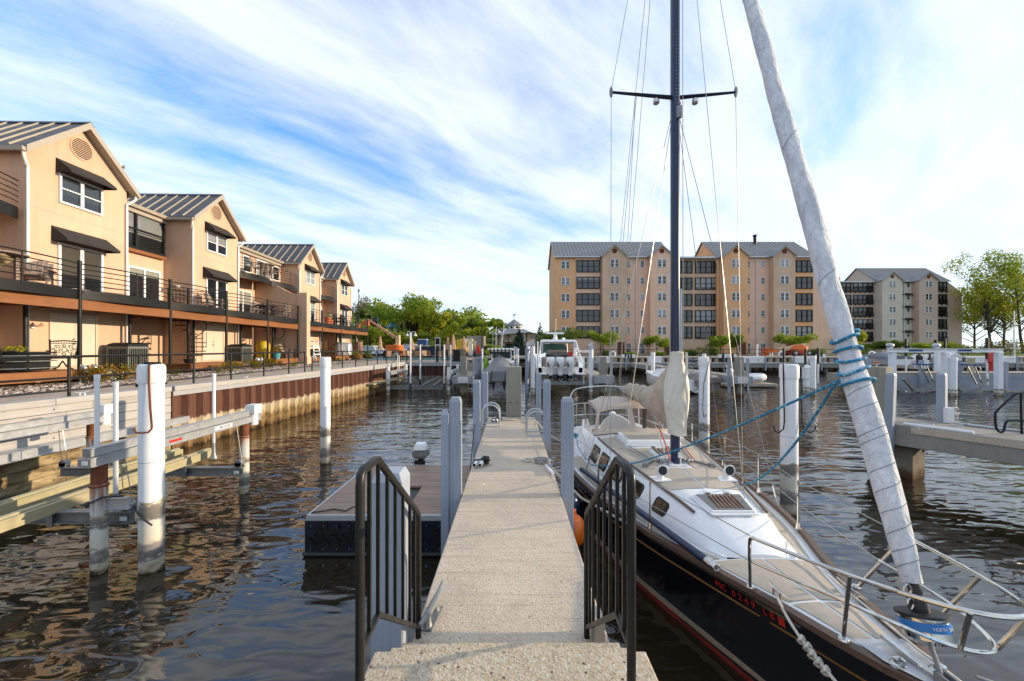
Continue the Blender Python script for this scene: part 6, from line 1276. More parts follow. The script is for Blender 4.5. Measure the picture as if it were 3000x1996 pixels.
    for a, c in ridges:                                              # standing seam main roofs with ribs
        m = MB(); m.prism([(Yf-0.45, eave-0.12), (Yf+depth/2, ridge), (Yf+depth+0.4, eave-0.12), (Yf+depth+0.4, eave+0.0), (Yf+depth/2, ridge+0.14), (Yf-0.45, eave+0.0)], 'x', W2(a)-0.3, W2(c)+0.3); ro = obj('roof', m, M['roof_a'], h, smooth=0)
        m = MB(); m.prism([(Yf+0.02, eave-0.1), (Yf+depth/2, ridge-0.05), (Yf+depth, eave-0.1), (Yf+depth, 0.9), (Yf+0.02, 0.9)], 'x', W2(a)-0.02, W2(a)+0.3); obj('end_wall', m, M[mats[0]], h, smooth=0); m = MB(); m.prism([(Yf+0.02, eave-0.1), (Yf+depth/2, ridge-0.05), (Yf+depth, eave-0.1), (Yf+depth, eave-4), (Yf+0.02, eave-4)], 'x', W2(c)-0.3, W2(c)-0.01); obj('end_wall', m, M[mats[0]], h, smooth=0)
        s0 = None; n = int((c-a)/0.62)
        for k in range(n+1):
            if s0 is None: m = MB(); m.beam((W2(a)-0.2, Yf-0.43, eave+0.03), (W2(a)-0.2, Yf+depth/2, ridge+0.17), 0.06, 0.09); s0 = obj('roof_seam', m, M['trim'], ro, smooth=0)
            else: inst(s0, ro, ((c-a+0.4)*k/n, 0, 0))
        m = MB(); m.box(W2(a)-0.3, W2(c)+0.3, Yf-0.58, Yf-0.45, eave-0.16, eave+0.02); obj('gutter', m, M['alu'], ro, smooth=0)
    for a, c in flat:
        m = MB(); m.box(W2(a), W2(c), Yf-0.35, Yf+6.2, eave-0.25, eave+0.02); obj('flat_roof', m, M['alu'], h, smooth=0)
    return h
K = 0.01885; fx6 = lambda x: 4.67+K*x
B1X = 7.35
cv7 = lambda x: (32.45+0.02382*x)-B1X; c6 = lambda x: fx6(x)-B1X
apt1 = apartments('long tan apartment building directly across the water, behind the sailboat mast', B1X, 69.0, [
    (c6(148), c6(340), 'wall', 0.0), (c6(338), c6(564), 'porch', 0.0), (c6(570), c6(785), 'gable', 1.3), (c6(785), c6(1000), 'recess', 0.0), (c6(1000), c6(1207), 'gable', 1.3),
    (c6(1207), c6(1660), 'link', -0.6), (c6(1660), cv7(322), 'gable', 1.3), (cv7(322), cv7(505), 'recess', 0.0), (cv7(505), cv7(660), 'gable', 1.3), (cv7(660), cv7(826), 'porch', 0.0), (cv7(826), cv7(1025), 'lean', 0.0)],
    None, ridges=((c6(148), c6(1210)), (c6(1640), cv7(830))), flat=((c6(1207), c6(1660)),))
m = MB(); m.cyl(B1X+cv7(520), 73.5, 21, 23.9, 0.28, 10); m.cyl(B1X+cv7(520), 73.5, 23.6, 23.9, 0.36, 10); obj('chimney', m, M['dark'], apt1)
cz = lambda x: 43.1+0.03164*x-62.0
a2 = apartments('greyer apartment building with small black awnings, partly behind the furled sail', 62.0, 91.6, [
    (cz(965), cz(1282), 'link', -0.6), (cz(1282), cz(1425), 'gable', 1.6), (cz(1425), cz(1545), 'recess', 0.0), (cz(1545), cz(1680), 'gable', 1.6), (cz(1680), cz(1800), 'porch', 0.0), (cz(1800), cz(1908), 'lean', 0.0)],
    None, ridges=((cz(1290), cz(1805)),), flat=((cz(965), cz(1285)),), mats=('stucco_m', 'stucco_g', 'stucco_m'), eave=18.35, ridge=22.3, awn=True)

# ================================================================== TREES
def limbs(m, base, h, w, rr, n, lo=0.35, r0=0.16, lean=0.0):
    x, y, z = base; tips = []; top = (x+lean, y, z+h*0.80)
    m.tube([(x, y, z-0.2), (x+lean*0.3, y, z+h*lo*0.7), (x+lean*0.6, y, z+h*0.5), top], [r0*1.25, r0, r0*0.7, r0*0.18], 8); tips.append(top)
    for k in range(n):
        a = k*2.4+rr.random()*0.7; q = lo+(0.75-lo)*rr.random(); s = (x+lean*q, y, z+h*q*0.9); l = w*(0.30+0.22*rr.random()); e = (s[0]+l*cos(a), s[1]+l*sin(a), s[2]+h*(0.14+0.16*rr.random())); mdl = tuple((s[i]+e[i])/2+(0.03*h if i == 2 else 0) for i in range(3))
        m.tube([s, mdl, e], [r0*0.5, r0*0.32, r0*0.10], 6); tips.append(e)
        for j in range(2):
            b_ = a+rr.uniform(-1, 1); f = (e[0]+l*0.45*cos(b_), e[1]+l*0.45*sin(b_), e[2]+h*0.10*rr.random()+0.03*h); m.tube([mdl if j else e, f], [r0*0.2, r0*0.06], 5); tips.append(f)
    return tips
def tree(x, y, z, h, w, label, mat='leaf', n=1400, size=0.42, seed=0, name='tree', nl=7, r0=None, lo=0.32, puff=0.17, lean=0.0, group='trees on the far bank', cat='tree'):
    t = root(name, label, cat, (x, y, z), 0, group); rr = np.random.default_rng(seed+int(abs(x)*7+abs(y)*3)); m = MB(); tips = limbs(m, (x, y, z), h, w, rr, nl, lo, r0 or h*0.020, lean); obj('trunk', m, M['bark'], t)
    bl = [(p[0], p[1], p[2]+h*0.03, w*puff*(0.7+0.6*rr.random()), w*puff*(0.7+0.6*rr.random()), h*puff*0.62*(0.7+0.6*rr.random())) for p in tips]
    m = MB(); foliage(m, bl, n, size, rr); leaf_obj('crown', m, M[mat], t); return t
def conifer(x, y, z, h, w, label, n=1300, seed=0):
    t = root('spruce_tree', label, 'tree', (x, y, z), 0, 'spruce trees by the pavilion'); rr = np.random.default_rng(seed); m = MB(); m.tube([(x, y, z-0.1), (x, y, z+h)], [h*0.025, 0.02], 8); bl = []
    for k in range(14):
        q = k/13; zz = z+h*(0.08+0.88*q); r = w/2*(1-q)**0.85+0.05
        for j in range(7 if q < 0.7 else 4): a = j*2*pi/(7 if q < 0.7 else 4)+k; bl.append((x+r*0.55*cos(a), y+r*0.55*sin(a), zz-0.02*h, max(0.08, r*0.48), max(0.08, r*0.48), h*0.03)); m.tube([(x, y, zz), (x+r*0.8*cos(a), y+r*0.8*sin(a), zz-0.03*h)], [0.03, 0.01], 4)
    obj('trunk', m, M['bark'], t); m = MB(); foliage(m, bl, n, w*0.085, rr, up=0.1); leaf_obj('crown', m, M['conifer'], t)
def T(u, vtop, wpx, Y, label, mat='leaf', n=1400, size=0.42, seed=0, zb=None, **k):
    x = (u-CX)*Y/F; z0 = hill(x, Y)-0.1 if zb is None else zb; h = EYE+(CY-vtop)*Y/F-z0; return tree(x, Y, z0, h, wpx*Y/F, label, mat, int(n*1.5), size, seed, **k)
T(1178, 880, 150, 84, 'big spreading green tree rising above the others behind the raised boom lift', 'leaf', 3000, 0.45, 1, nl=12, lo=0.42, puff=0.20)
T(1048, 873, 66, 92, 'bare twiggy tree just right of the last townhouse', 'leaf_b', 800, 0.30, 2, nl=12, puff=0.16)
T(1096, 884, 58, 96, 'thin bare tree behind the tip of the raised boom', 'leaf_b', 520, 0.30, 3, nl=11, puff=0.16)
T(1080, 918, 34, 88, 'dark evergreen blob beside the raised boom tip', 'leaf_d', 900, 0.35, 4, nl=6, lo=0.2)
T(1130, 924, 52, 98, 'mid green tree left of the big spreading tree', 'leaf', 1200, 0.42, 5, nl=8, lo=0.2)
T(1207, 944, 24, 76, 'dark purple leaved tree under the big spreading tree', 'leaf_r', 700, 0.30, 6, nl=6, lo=0.35)
T(1256, 922, 82, 80, 'broad yellow green tree in the middle of the hillside', 'leaf_y', 2400, 0.40, 7, nl=11, lo=0.12, puff=0.21)
T(1228, 930, 40, 96, 'green tree behind the broad yellow green tree', 'leaf', 900, 0.42, 8, nl=7, lo=0.2)
T(1288, 926, 46, 100, 'dark green tree right of the broad yellow green tree', 'leaf_d', 1300, 0.42, 9, nl=8, lo=0.15)
T(1322, 928, 54, 86, 'tall fresh green tree above the closed umbrellas', 'leaf', 1900, 0.40, 10, nl=10, lo=0.10, puff=0.20)
T(1306, 958, 40, 74, 'low bright bush tree before the tall fresh green tree', 'leaf_y', 1000, 0.34, 31, nl=7, lo=0.1, puff=0.22)
T(1366, 930, 58, 108, 'grey bare crowned tree on the skyline', 'leaf_b', 900, 0.36, 11, nl=12, lo=0.2)
T(1396, 938, 38, 104, 'olive tree right of the grey bare crown', 'leaf_d', 900, 0.42, 12, nl=7, lo=0.12)
T(1378, 968, 50, 78, 'bright green tree above the tan site trailer', 'leaf_y', 1500, 0.38, 13, nl=8, lo=0.08, puff=0.22)
T(1424, 941, 46, 98, 'rounded green tree behind the black lamp post', 'leaf', 1500, 0.42, 14, nl=8, lo=0.1, puff=0.2)
T(1458, 938, 42, 112, 'green tree touching the pavilion roof', 'leaf', 1300, 0.46, 15, nl=8, lo=0.1, puff=0.2)
T(1484, 950, 34, 124, 'farthest olive tree over the pavilion eave', 'leaf_d', 900, 0.46, 16, nl=7, lo=0.1, puff=0.2)
T(1108, 962, 70, 70, 'yellow green bush tree under the raised boom', 'leaf_y', 1500, 0.34, 17, nl=8, lo=0.05, puff=0.24)
T(1148, 972, 60, 66, 'bright hillside bush behind the orange turntable', 'leaf_y', 1300, 0.32, 18, nl=8, lo=0.05, puff=0.24)
T(1060, 975, 50, 72, 'green bush tree between last townhouse and lamp pole', 'leaf', 1300, 0.34, 19, nl=8, lo=0.05, puff=0.24)
T(1210, 984, 60, 68, 'low bright shrub tree behind the silver car', 'leaf', 1300, 0.32, 20, nl=8, lo=0.05, puff=0.24)
rr = np.random.default_rng(77); m = MB(); bl = []
for k in range(70): x = -95+86*rr.random(); y = 100+45*rr.random(); bl.append((x, y, hill(x, y)+2.2+1.6*rr.random(), 3.5, 2.5, 2.6+1.6*rr.random()))
foliage(m, bl, 15000, 0.75, rr); o = obj('distant_wood', m, M['leaf'], None, smooth=0); props(o, 'far wooded ridge filling the gaps between the hillside trees', 'wood', None, 'stuff')
m = MB(); bl = []
for k in range(60): x = -42+44*rr.random(); y = 62+7*rr.random(); bl.append((x, y, 2.2+0.5*rr.random(), 1.5, 1.2, 0.9))
foliage(m, bl, 6500, 0.32, rr); o = obj('hillside_undergrowth', m, M['leaf_y'], None, smooth=0); props(o, 'bright undergrowth at the foot of the hillside behind the car park', 'undergrowth', None, 'stuff')
conifer(*P(1522, 0, 70)[:2], 1.9, 5.0, 3.3, 'spruce tree in front of the pavilion wall', 1500, 1)
conifer(*P(1583, 0, 74)[:2], 1.9, 6.0, 3.0, 'taller narrow spruce tree between pavilion and apartments', 1500, 2)
AG = 'small trees along the apartment waterfront'
for u, v, w, Y, lab, mt, sd in ((1642, 968, 82, 60, 'rounded tree behind the white cabin cruiser', 'leaf_d', 1), (1768, 979, 56, 62, 'leaning small tree at the first ochre gable of the apartments', 'leaf', 2), (1925, 986, 52, 62, 'small tree just left of the dark mast', 'leaf', 3), (2112, 990, 40, 62, 'small feathery tree right of the mast by the wall grilles', 'leaf', 4), (2160, 986, 20, 63, 'tiny treetop beside the third gable', 'leaf', 5),
        (2332, 984, 62, 62, 'round bright tree behind the folded orange boom lift', 'leaf', 6), (2492, 980, 44, 68, 'bright small tree right of the furled sail', 'leaf_y', 7), (2560, 1008, 60, 72, 'low wide tree before the greyer apartments', 'leaf_d', 8), (2612, 1004, 50, 70, 'rounded bush tree under the greyer gable', 'leaf_d', 9), (2735, 1006, 60, 74, 'feathery bush tree under the dark porches', 'leaf', 10)):
    T(u, v, w, Y, lab, mt, 1900, 0.20, sd+40, zb=1.9, nl=10, lo=0.36, puff=0.25, group=AG, r0=0.06)
for u, w, Y, h, lab, mt in ((2812, 84, 70, 1.9, 'big clipped dome shaped bush at the end of the greyer apartments', 'leaf_d'), (2030, 40, 56, 0.9, 'low shrub right of the mast on the waterfront', 'leaf_d'), (2085, 56, 56, 1.4, 'wide shrub below the wall grilles', 'leaf_d'), (1990, 30, 56, 0.9, 'low shrub hidden by the dark mast', 'leaf'), (1850, 40, 56, 0.6, 'low hedge shrub beside the white life ring', 'leaf'), (1775, 30, 56, 0.8, 'small dark shrub left of the life ring', 'leaf_d'), (1935, 26, 56, 0.7, 'low bright shrub under the small tree left of the mast', 'leaf'), (2390, 36, 57, 1.0, 'dark shrub right of the folded boom lift', 'leaf_d'), (2520, 60, 60, 1.1, 'round dark shrub beside the furled sail', 'leaf_d'), (2945, 120, 66, 2.6, 'dark reddish hedge at the photo edge', 'leaf_r'), (2890, 60, 68, 1.6, 'green hedge between dome bush and reddish hedge', 'leaf_d'), (1452, 70, 55, 1.5, 'leafy hedge with red flowers below the pavilion', 'leaf'), (1660, 40, 56, 0.7, 'low shrub behind the triple outboards', 'leaf_d')):
    shrub('waterfront_shrub', *P(u, 0, Y)[:2], 1.9, w*Y/F/2, h, mt, int(500+w*9), 0.17, lab, 'shrubs along the waterfront', seed=int(u))
RG = 'tall half leafed trees at the photo edge'
for u, v, w, Y, lab, sd, mt, n, lean in ((2912, 790, 112, 86, 'tall leaning tree with open branching right of the greyer apartments', 1, 'leaf_y', 1700, -2.6), (3000, 732, 150, 84, 'tallest tree with dense dark crown at the photo edge', 2, 'leaf', 3000, -2.2), (2856, 890, 100, 98, 'small dark leaved tree behind the leaning tree', 3, 'leaf_d', 1300, 0), (2940, 845, 120, 92, 'slender green tree between the two tall trees', 4, 'leaf_y', 2200, 0.5), (3040, 800, 150, 95, 'half cropped green tree at the very edge of the view', 5, 'leaf', 2400, -1)):
    T(u, v, w, Y, lab, mt, int(n*1.6), 0.31, sd+70, zb=1.9, nl=20, lo=0.22, puff=0.145, group=RG, lean=lean, r0=0.22)

# ================================================================== PAVILION AND OTHER BUILDINGS BEHIND
t = root('pavilion', 'pale pavilion with grey roof, round windowed cupola and red trim', 'pavilion', (*P(1515, 0, 95)[:2], 1.9))
px = lambda u: (u-CX)*95/F
m = MB(); m.prism([(px(1452), 1.8), (px(1552), 1.8), (px(1552), 6.9), (px(1452), 6.4)], 'y', 95, 107); m.box(px(1552), px(1574), 95.6, 108, 1.8, 6.7); obj('wall', m, M['doorcream'], t, smooth=0)
m = MB(); m.loft([[(px(1445), 93.6, 6.05), (px(1557), 93.6, 6.75), (px(1557), 110, 6.7), (px(1445), 110, 6.4)], [(px(1484), 99, 7.65), (px(1536), 99, 7.75), (px(1536), 104, 7.7), (px(1484), 104, 7.6)]]); m.prism([(px(1550), 6.85), (px(1580), 6.1), (px(1580), 6.2), (px(1550), 7.0)], 'y', 95, 108); obj('roof', m, M['roof_a'], t, smooth=0)
cx_, cy_ = px(1508), 101.5; m = MB(); m.lathe([(2.0, 7.4), (2.0, 8.75)], 8, cx_, cy_); cup = obj('cupola', m, M['white'], t, smooth=0)
m = MB(); m.lathe([(2.35, 8.7), (2.35, 8.8), (0.05, 10.35)], 8, cx_, cy_); obj('cupola_roof', m, M['roof_a'], cup, smooth=0)
for k in range(8):
    a = pi/8+k*pi/4; d = Vector((cos(a), sin(a), 0)); m = MB(); p = Vector((cx_, cy_, 8.2))+d*1.84; m.tube([p, p+d*0.05], 0.30, 14); obj('round_window', m, M['dark'], cup)
m = MB(); m.tube([(cx_, cy_, 10.3), (cx_, cy_, 11.3)], 0.035, 6); m.tube([(cx_-0.4, cy_, 10.9), (cx_+0.4, cy_, 10.9)], 0.02, 5); m.prism([(cx_-0.35, 11.2), (cx_+0.1, 11.3), (cx_+0.35, 11.6), (cx_+0.15, 11.85), (cx_-0.05, 11.5), (cx_-0.4, 11.55)], 'y', cy_-0.02, cy_+0.02); obj('weather_vane', m, M['dark'], t, smooth=0)
m = MB()
for u in (1462, 1490, 1518, 1544): m.box(px(u)-0.12, px(u)+0.12, 94.9, 95.0, 1.9, 6.6)
for a, c in ((1462, 1476), (1490, 1476), (1490, 1504), (1518, 1504), (1518, 1531), (1544, 1531)): m.beam((px(a), 94.93, 6.4), (px(c), 94.93, 4.6), 0.08, 0.16, up=(0, 1, 0))
m.box(px(1475), px(1510), 94.85, 95, 4.2, 4.45); obj('red_trim', m, M['rust'], t, smooth=0)
m = MB(); m.box(px(1480), px(1508), 94.88, 94.99, 1.9, 4.1); obj('entrance', m, M['dark'], t, smooth=0)
for k in range(4): m = MB(); m.box(px(1556+4.5*k), px(1558+4.5*k), 95.55, 95.6, 5.0, 5.9); obj('window', m, M['pane'], t, smooth=0)
t = root('grey_building', 'flat grey building half hidden behind the hillside trees', 'building', (*P(1232, 0, 120)[:2], 8)); qx = lambda u: (u-CX)*120/F
m = MB(); m.box(qx(1212), qx(1252), 120, 134, 4, 12.6); obj('wall', m, M['stucco_g'], t, smooth=0)
m = MB(); m.box(qx(1210), qx(1254), 119.8, 134.2, 12.6, 13.0); obj('roof', m, M['roof_a'], t, smooth=0)
for k in range(5): m = MB(); m.box(qx(1216)+0.78*k, qx(1216)+0.78*k+0.5, 119.95, 120, 9.4, 10.9); obj('window', m, M['pane'], t, smooth=0)
t = root('gazebo', 'gazebo with teal pyramid roof among the trees', 'gazebo', (*P(1150, 0, 80)[:2], 3.5)); gx, gy = P(1150, 0, 80)[:2]
m = MB(); m.lathe([(1.35, 7.2), (1.35, 7.28), (0.04, 8.4)], 4, gx, gy); obj('roof', m, M['teal'], t, smooth=0)
m = MB()
for k in range(4): m.cyl(gx+0.8*cos(pi/4+k*pi/2), gy+0.8*sin(pi/4+k*pi/2), 3, 7.2, 0.07, 6)
obj('column', m, M['white'], t)

# ================================================================== CAR PARK, POOL TERRACE
def car(u, Y, rz, body, label, suv=True, s=1.0):
    x, y = P(u, 0, Y)[:2]; t = root('parked_car', label, 'car', (x, y, 1.89), rz, 'cars parked beyond the pool')
    h = 1.0 if suv else 0.86
    m = MB(); prof = [(-2.3, 0.35), (-2.3, 0.85*h), (-2.15, 0.98*h), (-1.0, 1.05*h), (2.2, 1.08*h), (2.32, 0.7), (2.3, 0.35)]
    m.loft([[(px_, yy*k, pz) for px_, pz in prof] for yy, k in ((-0.93, 0.96), (-0.93, 1), (0.93, 1), (0.93, 0.96))]); obj('body', m, M[body], t, local=True, smooth=20, bevel=0.05)
    cab_ = [(-1.05, 1.03*h), (-0.45, 1.66*h), (1.5, 1.70*h), (2.15 if suv else 1.7, 1.06*h)]
    m = MB(); m.loft([[(a, -0.80, z) if z < 1.2 else (a, -0.66, z) for a, z in cab_], [(a, 0.80, z) if z < 1.2 else (a, 0.66, z) for a, z in cab_]]); obj('cabin_glass', m, M['pane_d'], t, local=True, smooth=0)
    m = MB(); m.box(-0.5, 1.55, -0.68, 0.68, 1.66*h, 1.72*h)
    for a, c in zip(cab_, cab_[1:]):
        for s_ in (-1, 1): m.beam((a[0], s_*(0.80 if a[1] < 1.2 else 0.67), a[1]), (c[0], s_*(0.80 if c[1] < 1.2 else 0.67), c[1]), 0.08, 0.08)
    obj('roof', m, M[body], t, local=True, smooth=0)
    for a in (-1.4, 1.4):
        for s_ in (-1, 1): m = MB(); m.tube([(a, s_*0.72, 0.34), (a, s_*0.94, 0.34)], 0.34, 16); w_ = obj('wheel', m, M['black'], t, local=True); m = MB(); m.tube([(a, s_*0.93, 0.34), (a, s_*0.95, 0.34)], 0.2, 12); obj('rim', m, M['alu'], w_, local=True)
    for s_ in (-1, 1): m = MB(); m.box(-2.33, -2.28, s_*0.65-0.2, s_*0.65+0.2, 0.72, 0.88); obj('headlight', m, M['lamp'], t, local=True, smooth=0)
    m = MB(); m.box(-2.335, -2.29, -0.4, 0.4, 0.55, 0.86); obj('grille', m, M['dark'], t, local=True, smooth=0)
car(1200, 56, radians(62), 'carw', 'silver pickup style car facing us behind the pool terrace')
car(1100, 58, radians(150), 'gel', 'white car behind the closed umbrella near the last townhouse', False)
car(1222, 52, radians(40), 'taupe', 'dull reddish low car in front of the silver car', False)
def sbox(name, u, Y, w, d, h, mat, label, cat, group=None, z=1.89, extra=None):
    x, y = P(u, 0, Y)[:2]; t = root(name, label, cat, (x, y, z), 0, group); m = MB(); m.box(-w/2, w/2, -d/2, d/2, 0.06, h); b_ = obj('body', m, M[mat], t, local=True, smooth=0, bevel=0.02)
    m = MB(); m.box(-w/2-0.03, w/2+0.03, -d/2-0.03, d/2+0.03, h, h+0.08); obj('lid', m, M[extra or mat], t, local=True, smooth=0, bevel=0.015)
    m = MB()
    for sx in (-1, 1): m.box(sx*w*0.4-0.06, sx*w*0.4+0.06, -d/2+0.05, d/2-0.05, 0, 0.06)
    obj('skid', m, M['dark'], t, local=True, smooth=0); m = MB(); m.box(-0.12, 0.12, -d/2-0.02, -d/2, h*0.55, h*0.75); obj('latch', m, M['alu'], b_, local=True, smooth=0); return t
sbox('portable_toilet', 1240, 53, 1.15, 1.15, 2.25, 'blue', 'dark blue portable toilet with white roof', 'portable toilet', extra='white')
sbox('dumpster', 1260, 51, 1.9, 1.4, 1.25, 'navy', 'dark dumpster with white notice beside the portable toilet', 'dumpster', 'dumpsters in the car park')
sbox('dumpster', 1292, 51.5, 2.4, 1.4, 1.15, 'black', 'longer black dumpster under the white framed sign', 'dumpster', 'dumpsters in the car park')
sbox('site_container', 1372, 60, 1.6, 2.5, 2.45, 'gel', 'white site container left of the tan trailer', 'container')
sbox('site_trailer', 1397, 62, 2.6, 4.5, 2.9, 'taupe', 'tan boxy site trailer behind the black rail', 'trailer', extra='trim')
t = root('mini_excavator', 'yellow digger behind the closed umbrellas', 'digger', (*P(1350, 0, 58)[:2], 1.89)); m = MB(); m.box(-0.9, 0.9, -0.8, 0.8, 0.5, 1.2); m.box(-0.5, 0.5, -0.5, 0.5, 1.2, 2.4); obj('body', m, M['yellow'], t, local=True, smooth=0, bevel=0.05)
m = MB(); m.box(-1, 1, -0.9, -0.5, 0, 0.5); m.box(-1, 1, 0.5, 0.9, 0, 0.5); obj('track', m, M['black'], t, local=True, smooth=0, bevel=0.1); m = MB(); m.tube([(0.6, 0, 1.1), (1.4, 0, 2.6), (2.2, 0, 1.2)], 0.12, 6); obj('arm', m, M['yellow'], t, local=True)
t = root('red_tractor', 'small red machine in front of the tan trailer', 'machine', (*P(1402, 0, 54)[:2], 1.89)); m = MB(); m.box(-0.35, 0.35, -0.6, 0.6, 0.45, 0.9); m.box(-0.2, 0.22, -0.1, 0.3, 0.9, 1.45); obj('body', m, M['red'], t, local=True, smooth=0, bevel=0.05)
for sx in (-0.5, 0.5): m = MB(); m.tube([(sx-0.08, 0.3, 0.4), (sx+0.08, 0.3, 0.4)], 0.4, 14); obj('wheel', m, M['black'], t, local=True)
t = root('framed_sign', 'white framed dark notice board above the dumpsters', 'sign', (*P(1283, 0, 50)[:2], 1.89)); m = MB(); m.box(-0.32, -0.27, -0.03, 0.03, 0, 2.5); m.box(0.27, 0.32, -0.03, 0.03, 0, 2.5); m.box(-0.27, 0.27, -0.03, 0.03, 2.4, 2.5); m.box(-0.27, 0.27, -0.03, 0.03, 1.5, 1.6); obj('frame', m, M['white'], t, local=True, smooth=0); m = MB(); m.box(-0.27, 0.27, -0.02, 0.02, 1.6, 2.4); obj('panel', m, M['dark'], t, local=True, smooth=0)
# dark mesh fence along the car park
t = root('mesh_fence', 'dark mesh screened fence at the foot of the hillside', 'fence', (-22, 60.5, 1.88))
for k in range(16):
    m = MB(); x = -30+2.4*k; m.box(x+0.05, x+2.35, 60.5, 60.52, 1.95, 3.35); obj('mesh_panel', m, M['mesh'], t, smooth=0); m = MB(); m.cyl(x, 60.52, 1.88, 3.45, 0.04, 6); obj('post', m, M['dark'], t)
def umbrella(u, Y, h, label):
    x, y = P(u, 0, Y)[:2]; t = root('closed_umbrella', label, 'umbrella', (x, y, 1.91), 0, 'closed tan umbrellas on the pool terrace'); m = MB(); m.cyl(0, 0, 0, h, 0.03, 8); m.cyl(0, 0, 0, 0.08, 0.25, 12); obj('pole', m, M['bark'], t, local=True)
    m = MB(); n = 24; m.loft([[(r*(1+0.22*(i % 3 == 0))*cos(2*pi*i/n), r*(1+0.22*(i % 3 == 0))*sin(2*pi*i/n), z) for i in range(n)] for r, z in ((0.20, h*0.42), (0.24, h*0.46), (0.17, h*0.6), (0.15, h*0.66), (0.17, h*0.70), (0.10, h*0.86), (0.04, h*1.0))]); obj('cloth', m, M['umb'], t, local=True)
for u, Y, h, lab in ((1313, 38, 2.2, 'closed umbrella left of the tallest closed umbrella'), (1329, 37, 2.45, 'tallest closed umbrella on the terrace'), (1360, 38, 2.3, 'closed umbrella before the white container'), (1115, 41, 2.4, 'closed umbrella beside the white car'), (1208, 40, 2.1, 'closed umbrella in front of the silver car'), (1045, 44, 2.4, 'closed umbrella behind the end post of the last townhouse')): umbrella(u, Y, h, lab)
def patio_chair(x, y, rz, label, mat='umb', group='tan sling chairs on the pool terrace', proto=[None]):
    if proto[0] is None:
        t = root('patio_chair', label, 'chair', (x, y, 1.91), rz, group); m = MB(); m.box(-0.25, 0.25, -0.25, 0.25, 0.40, 0.43); obj('seat', m, M[mat], t, local=True, smooth=0)
        m = MB(); m.add([(-0.25, 0.24, 0.43), (0.25, 0.24, 0.43), (0.25, 0.40, 0.98), (-0.25, 0.40, 0.98), (-0.25, 0.27, 0.43), (0.25, 0.27, 0.43), (0.25, 0.43, 0.98), (-0.25, 0.43, 0.98)], [(0,1,2,3), (7,6,5,4), (0,3,7,4), (1,5,6,2), (2,6,7,3)]); obj('backrest', m, M[mat], t, local=True, smooth=0)
        for sx in (-0.27, 0.27): m = MB(); m.tube([(sx, -0.26, 0), (sx, -0.26, 0.62), (sx, 0.30, 0.64)], 0.018, 6); m.tube([(sx, 0.42, 0), (sx, 0.22, 0.40), (sx, 0.42, 1.0)], 0.018, 6); obj('frame', m, M['dark'], t, local=True)
        proto[0] = t
    else: dup(proto[0], (x, y, 1.91), rz, label)
for k, (u, Y, rz) in enumerate(((1140, 36, 0.3), (1167, 38, 2.9), (1188, 38.5, 0.2), (1205, 37, 1.2), (1226, 38, 3.0), (1247, 39, 0.5), (1268, 38, 2.2), (1290, 37.5, 0.4), (1310, 36, 1.8), (1322, 35, 0.2), (1344, 35.5, 4.6), (1356, 36.5, 3.4))):
    patio_chair(*P(u, 0, Y)[:2], rz, ['chair nearest the last townhouse rail', 'chair facing the ladder top', 'chair before the turntable of the boom lift', 'chair under the silver car', 'chair under the portable toilet', 'chair beside the dark dumpster', 'chair by the framed sign', 'chair left of the white terrace table', 'chair turned sideways at the umbrellas', 'chair closest to the slip rail', 'chair right of the white terrace table', 'last chair before the screened corner'][k]+', tan sling seat on dark frame')
t = root('terrace_table', 'white topped table under the tallest closed umbrella', 'table', (*P(1331, 0, 36.2)[:2], 1.91)); m = MB(); m.cyl(0, 0, 0.70, 0.74, 0.6, 20); obj('tabletop', m, M['white'], t, local=True); m = MB(); m.cyl(0, 0, 0.0, 0.70, 0.06, 8); m.cyl(0, 0, 0, 0.05, 0.3, 12); obj('leg', m, M['dark'], t, local=True)
m = MB(); m.box(-14.5, -4.9, 38.8, 43.5, 1.90, 2.02); solo('swimming_pool', m, M['pool'], 'turquoise strip of pool behind the terrace chairs', 'pool', smooth=0)
m = MB(); m.box(-4.9, -4.3, 33.2, 36.2, 1.92, 2.95); solo('screened_corner', m, M['mesh'], 'black screened fence corner at the end of the terrace', 'fence', smooth=0)
t = root('bollard', 'black square pedestal at the head of the slips', 'bollard', (*P(1282, 0, 32.7)[:2], 1.93)); m = MB(); m.box(-0.1, 0.1, -0.1, 0.1, 0, 1.0); obj('shaft', m, M['black'], t, local=True, smooth=0, bevel=0.01); m = MB(); m.box(-0.12, 0.12, -0.12, 0.12, 1.0, 1.06); obj('top', m, M['black'], t, local=True, smooth=0)
def lamp(u, Y, h, kind, label, mat):
    x, y = P(u, 0, Y)[:2]; t = root('street_lamp', label, 'street lamp', (x, y, 1.9), 0, 'lamp posts on the far bank'); m = MB(); m.tube([(0, 0, 0), (0, 0, h)], [0.07, 0.045], 8); m.cyl(0, 0, 0, 0.5, 0.11, 8); obj('pole', m, M[mat], t, local=True)
    if kind == 2:
        for s in (-1, 1): m = MB(); m.tube([(0, 0, h-0.3), (s*0.25, 0, h+0.05), (s*0.48, 0, h-0.02), (s*0.5, 0, h-0.25)], 0.03, 6); a_ = obj('arm', m, M[mat], t, local=True); m = MB(); m.lathe([(0.06, h-0.22), (0.22, h-0.48), (0.2, h-0.55)], 10, s*0.5, 0); obj('lamp_shade', m, M['lamp'], a_, local=True)
    else: m = MB(); m.lathe([(0.07, h), (0.13, h+0.08), (0.12, h+0.30), (0.02, h+0.42)], 10, 0, 0); obj('lamp_head', m, M['lamp'] if mat != 'dark' else M['dark'], t, local=True)
lamp(1206, 50, 3.2, 2, 'white twin armed lamp post behind the boat lift guide pipes', 'white')
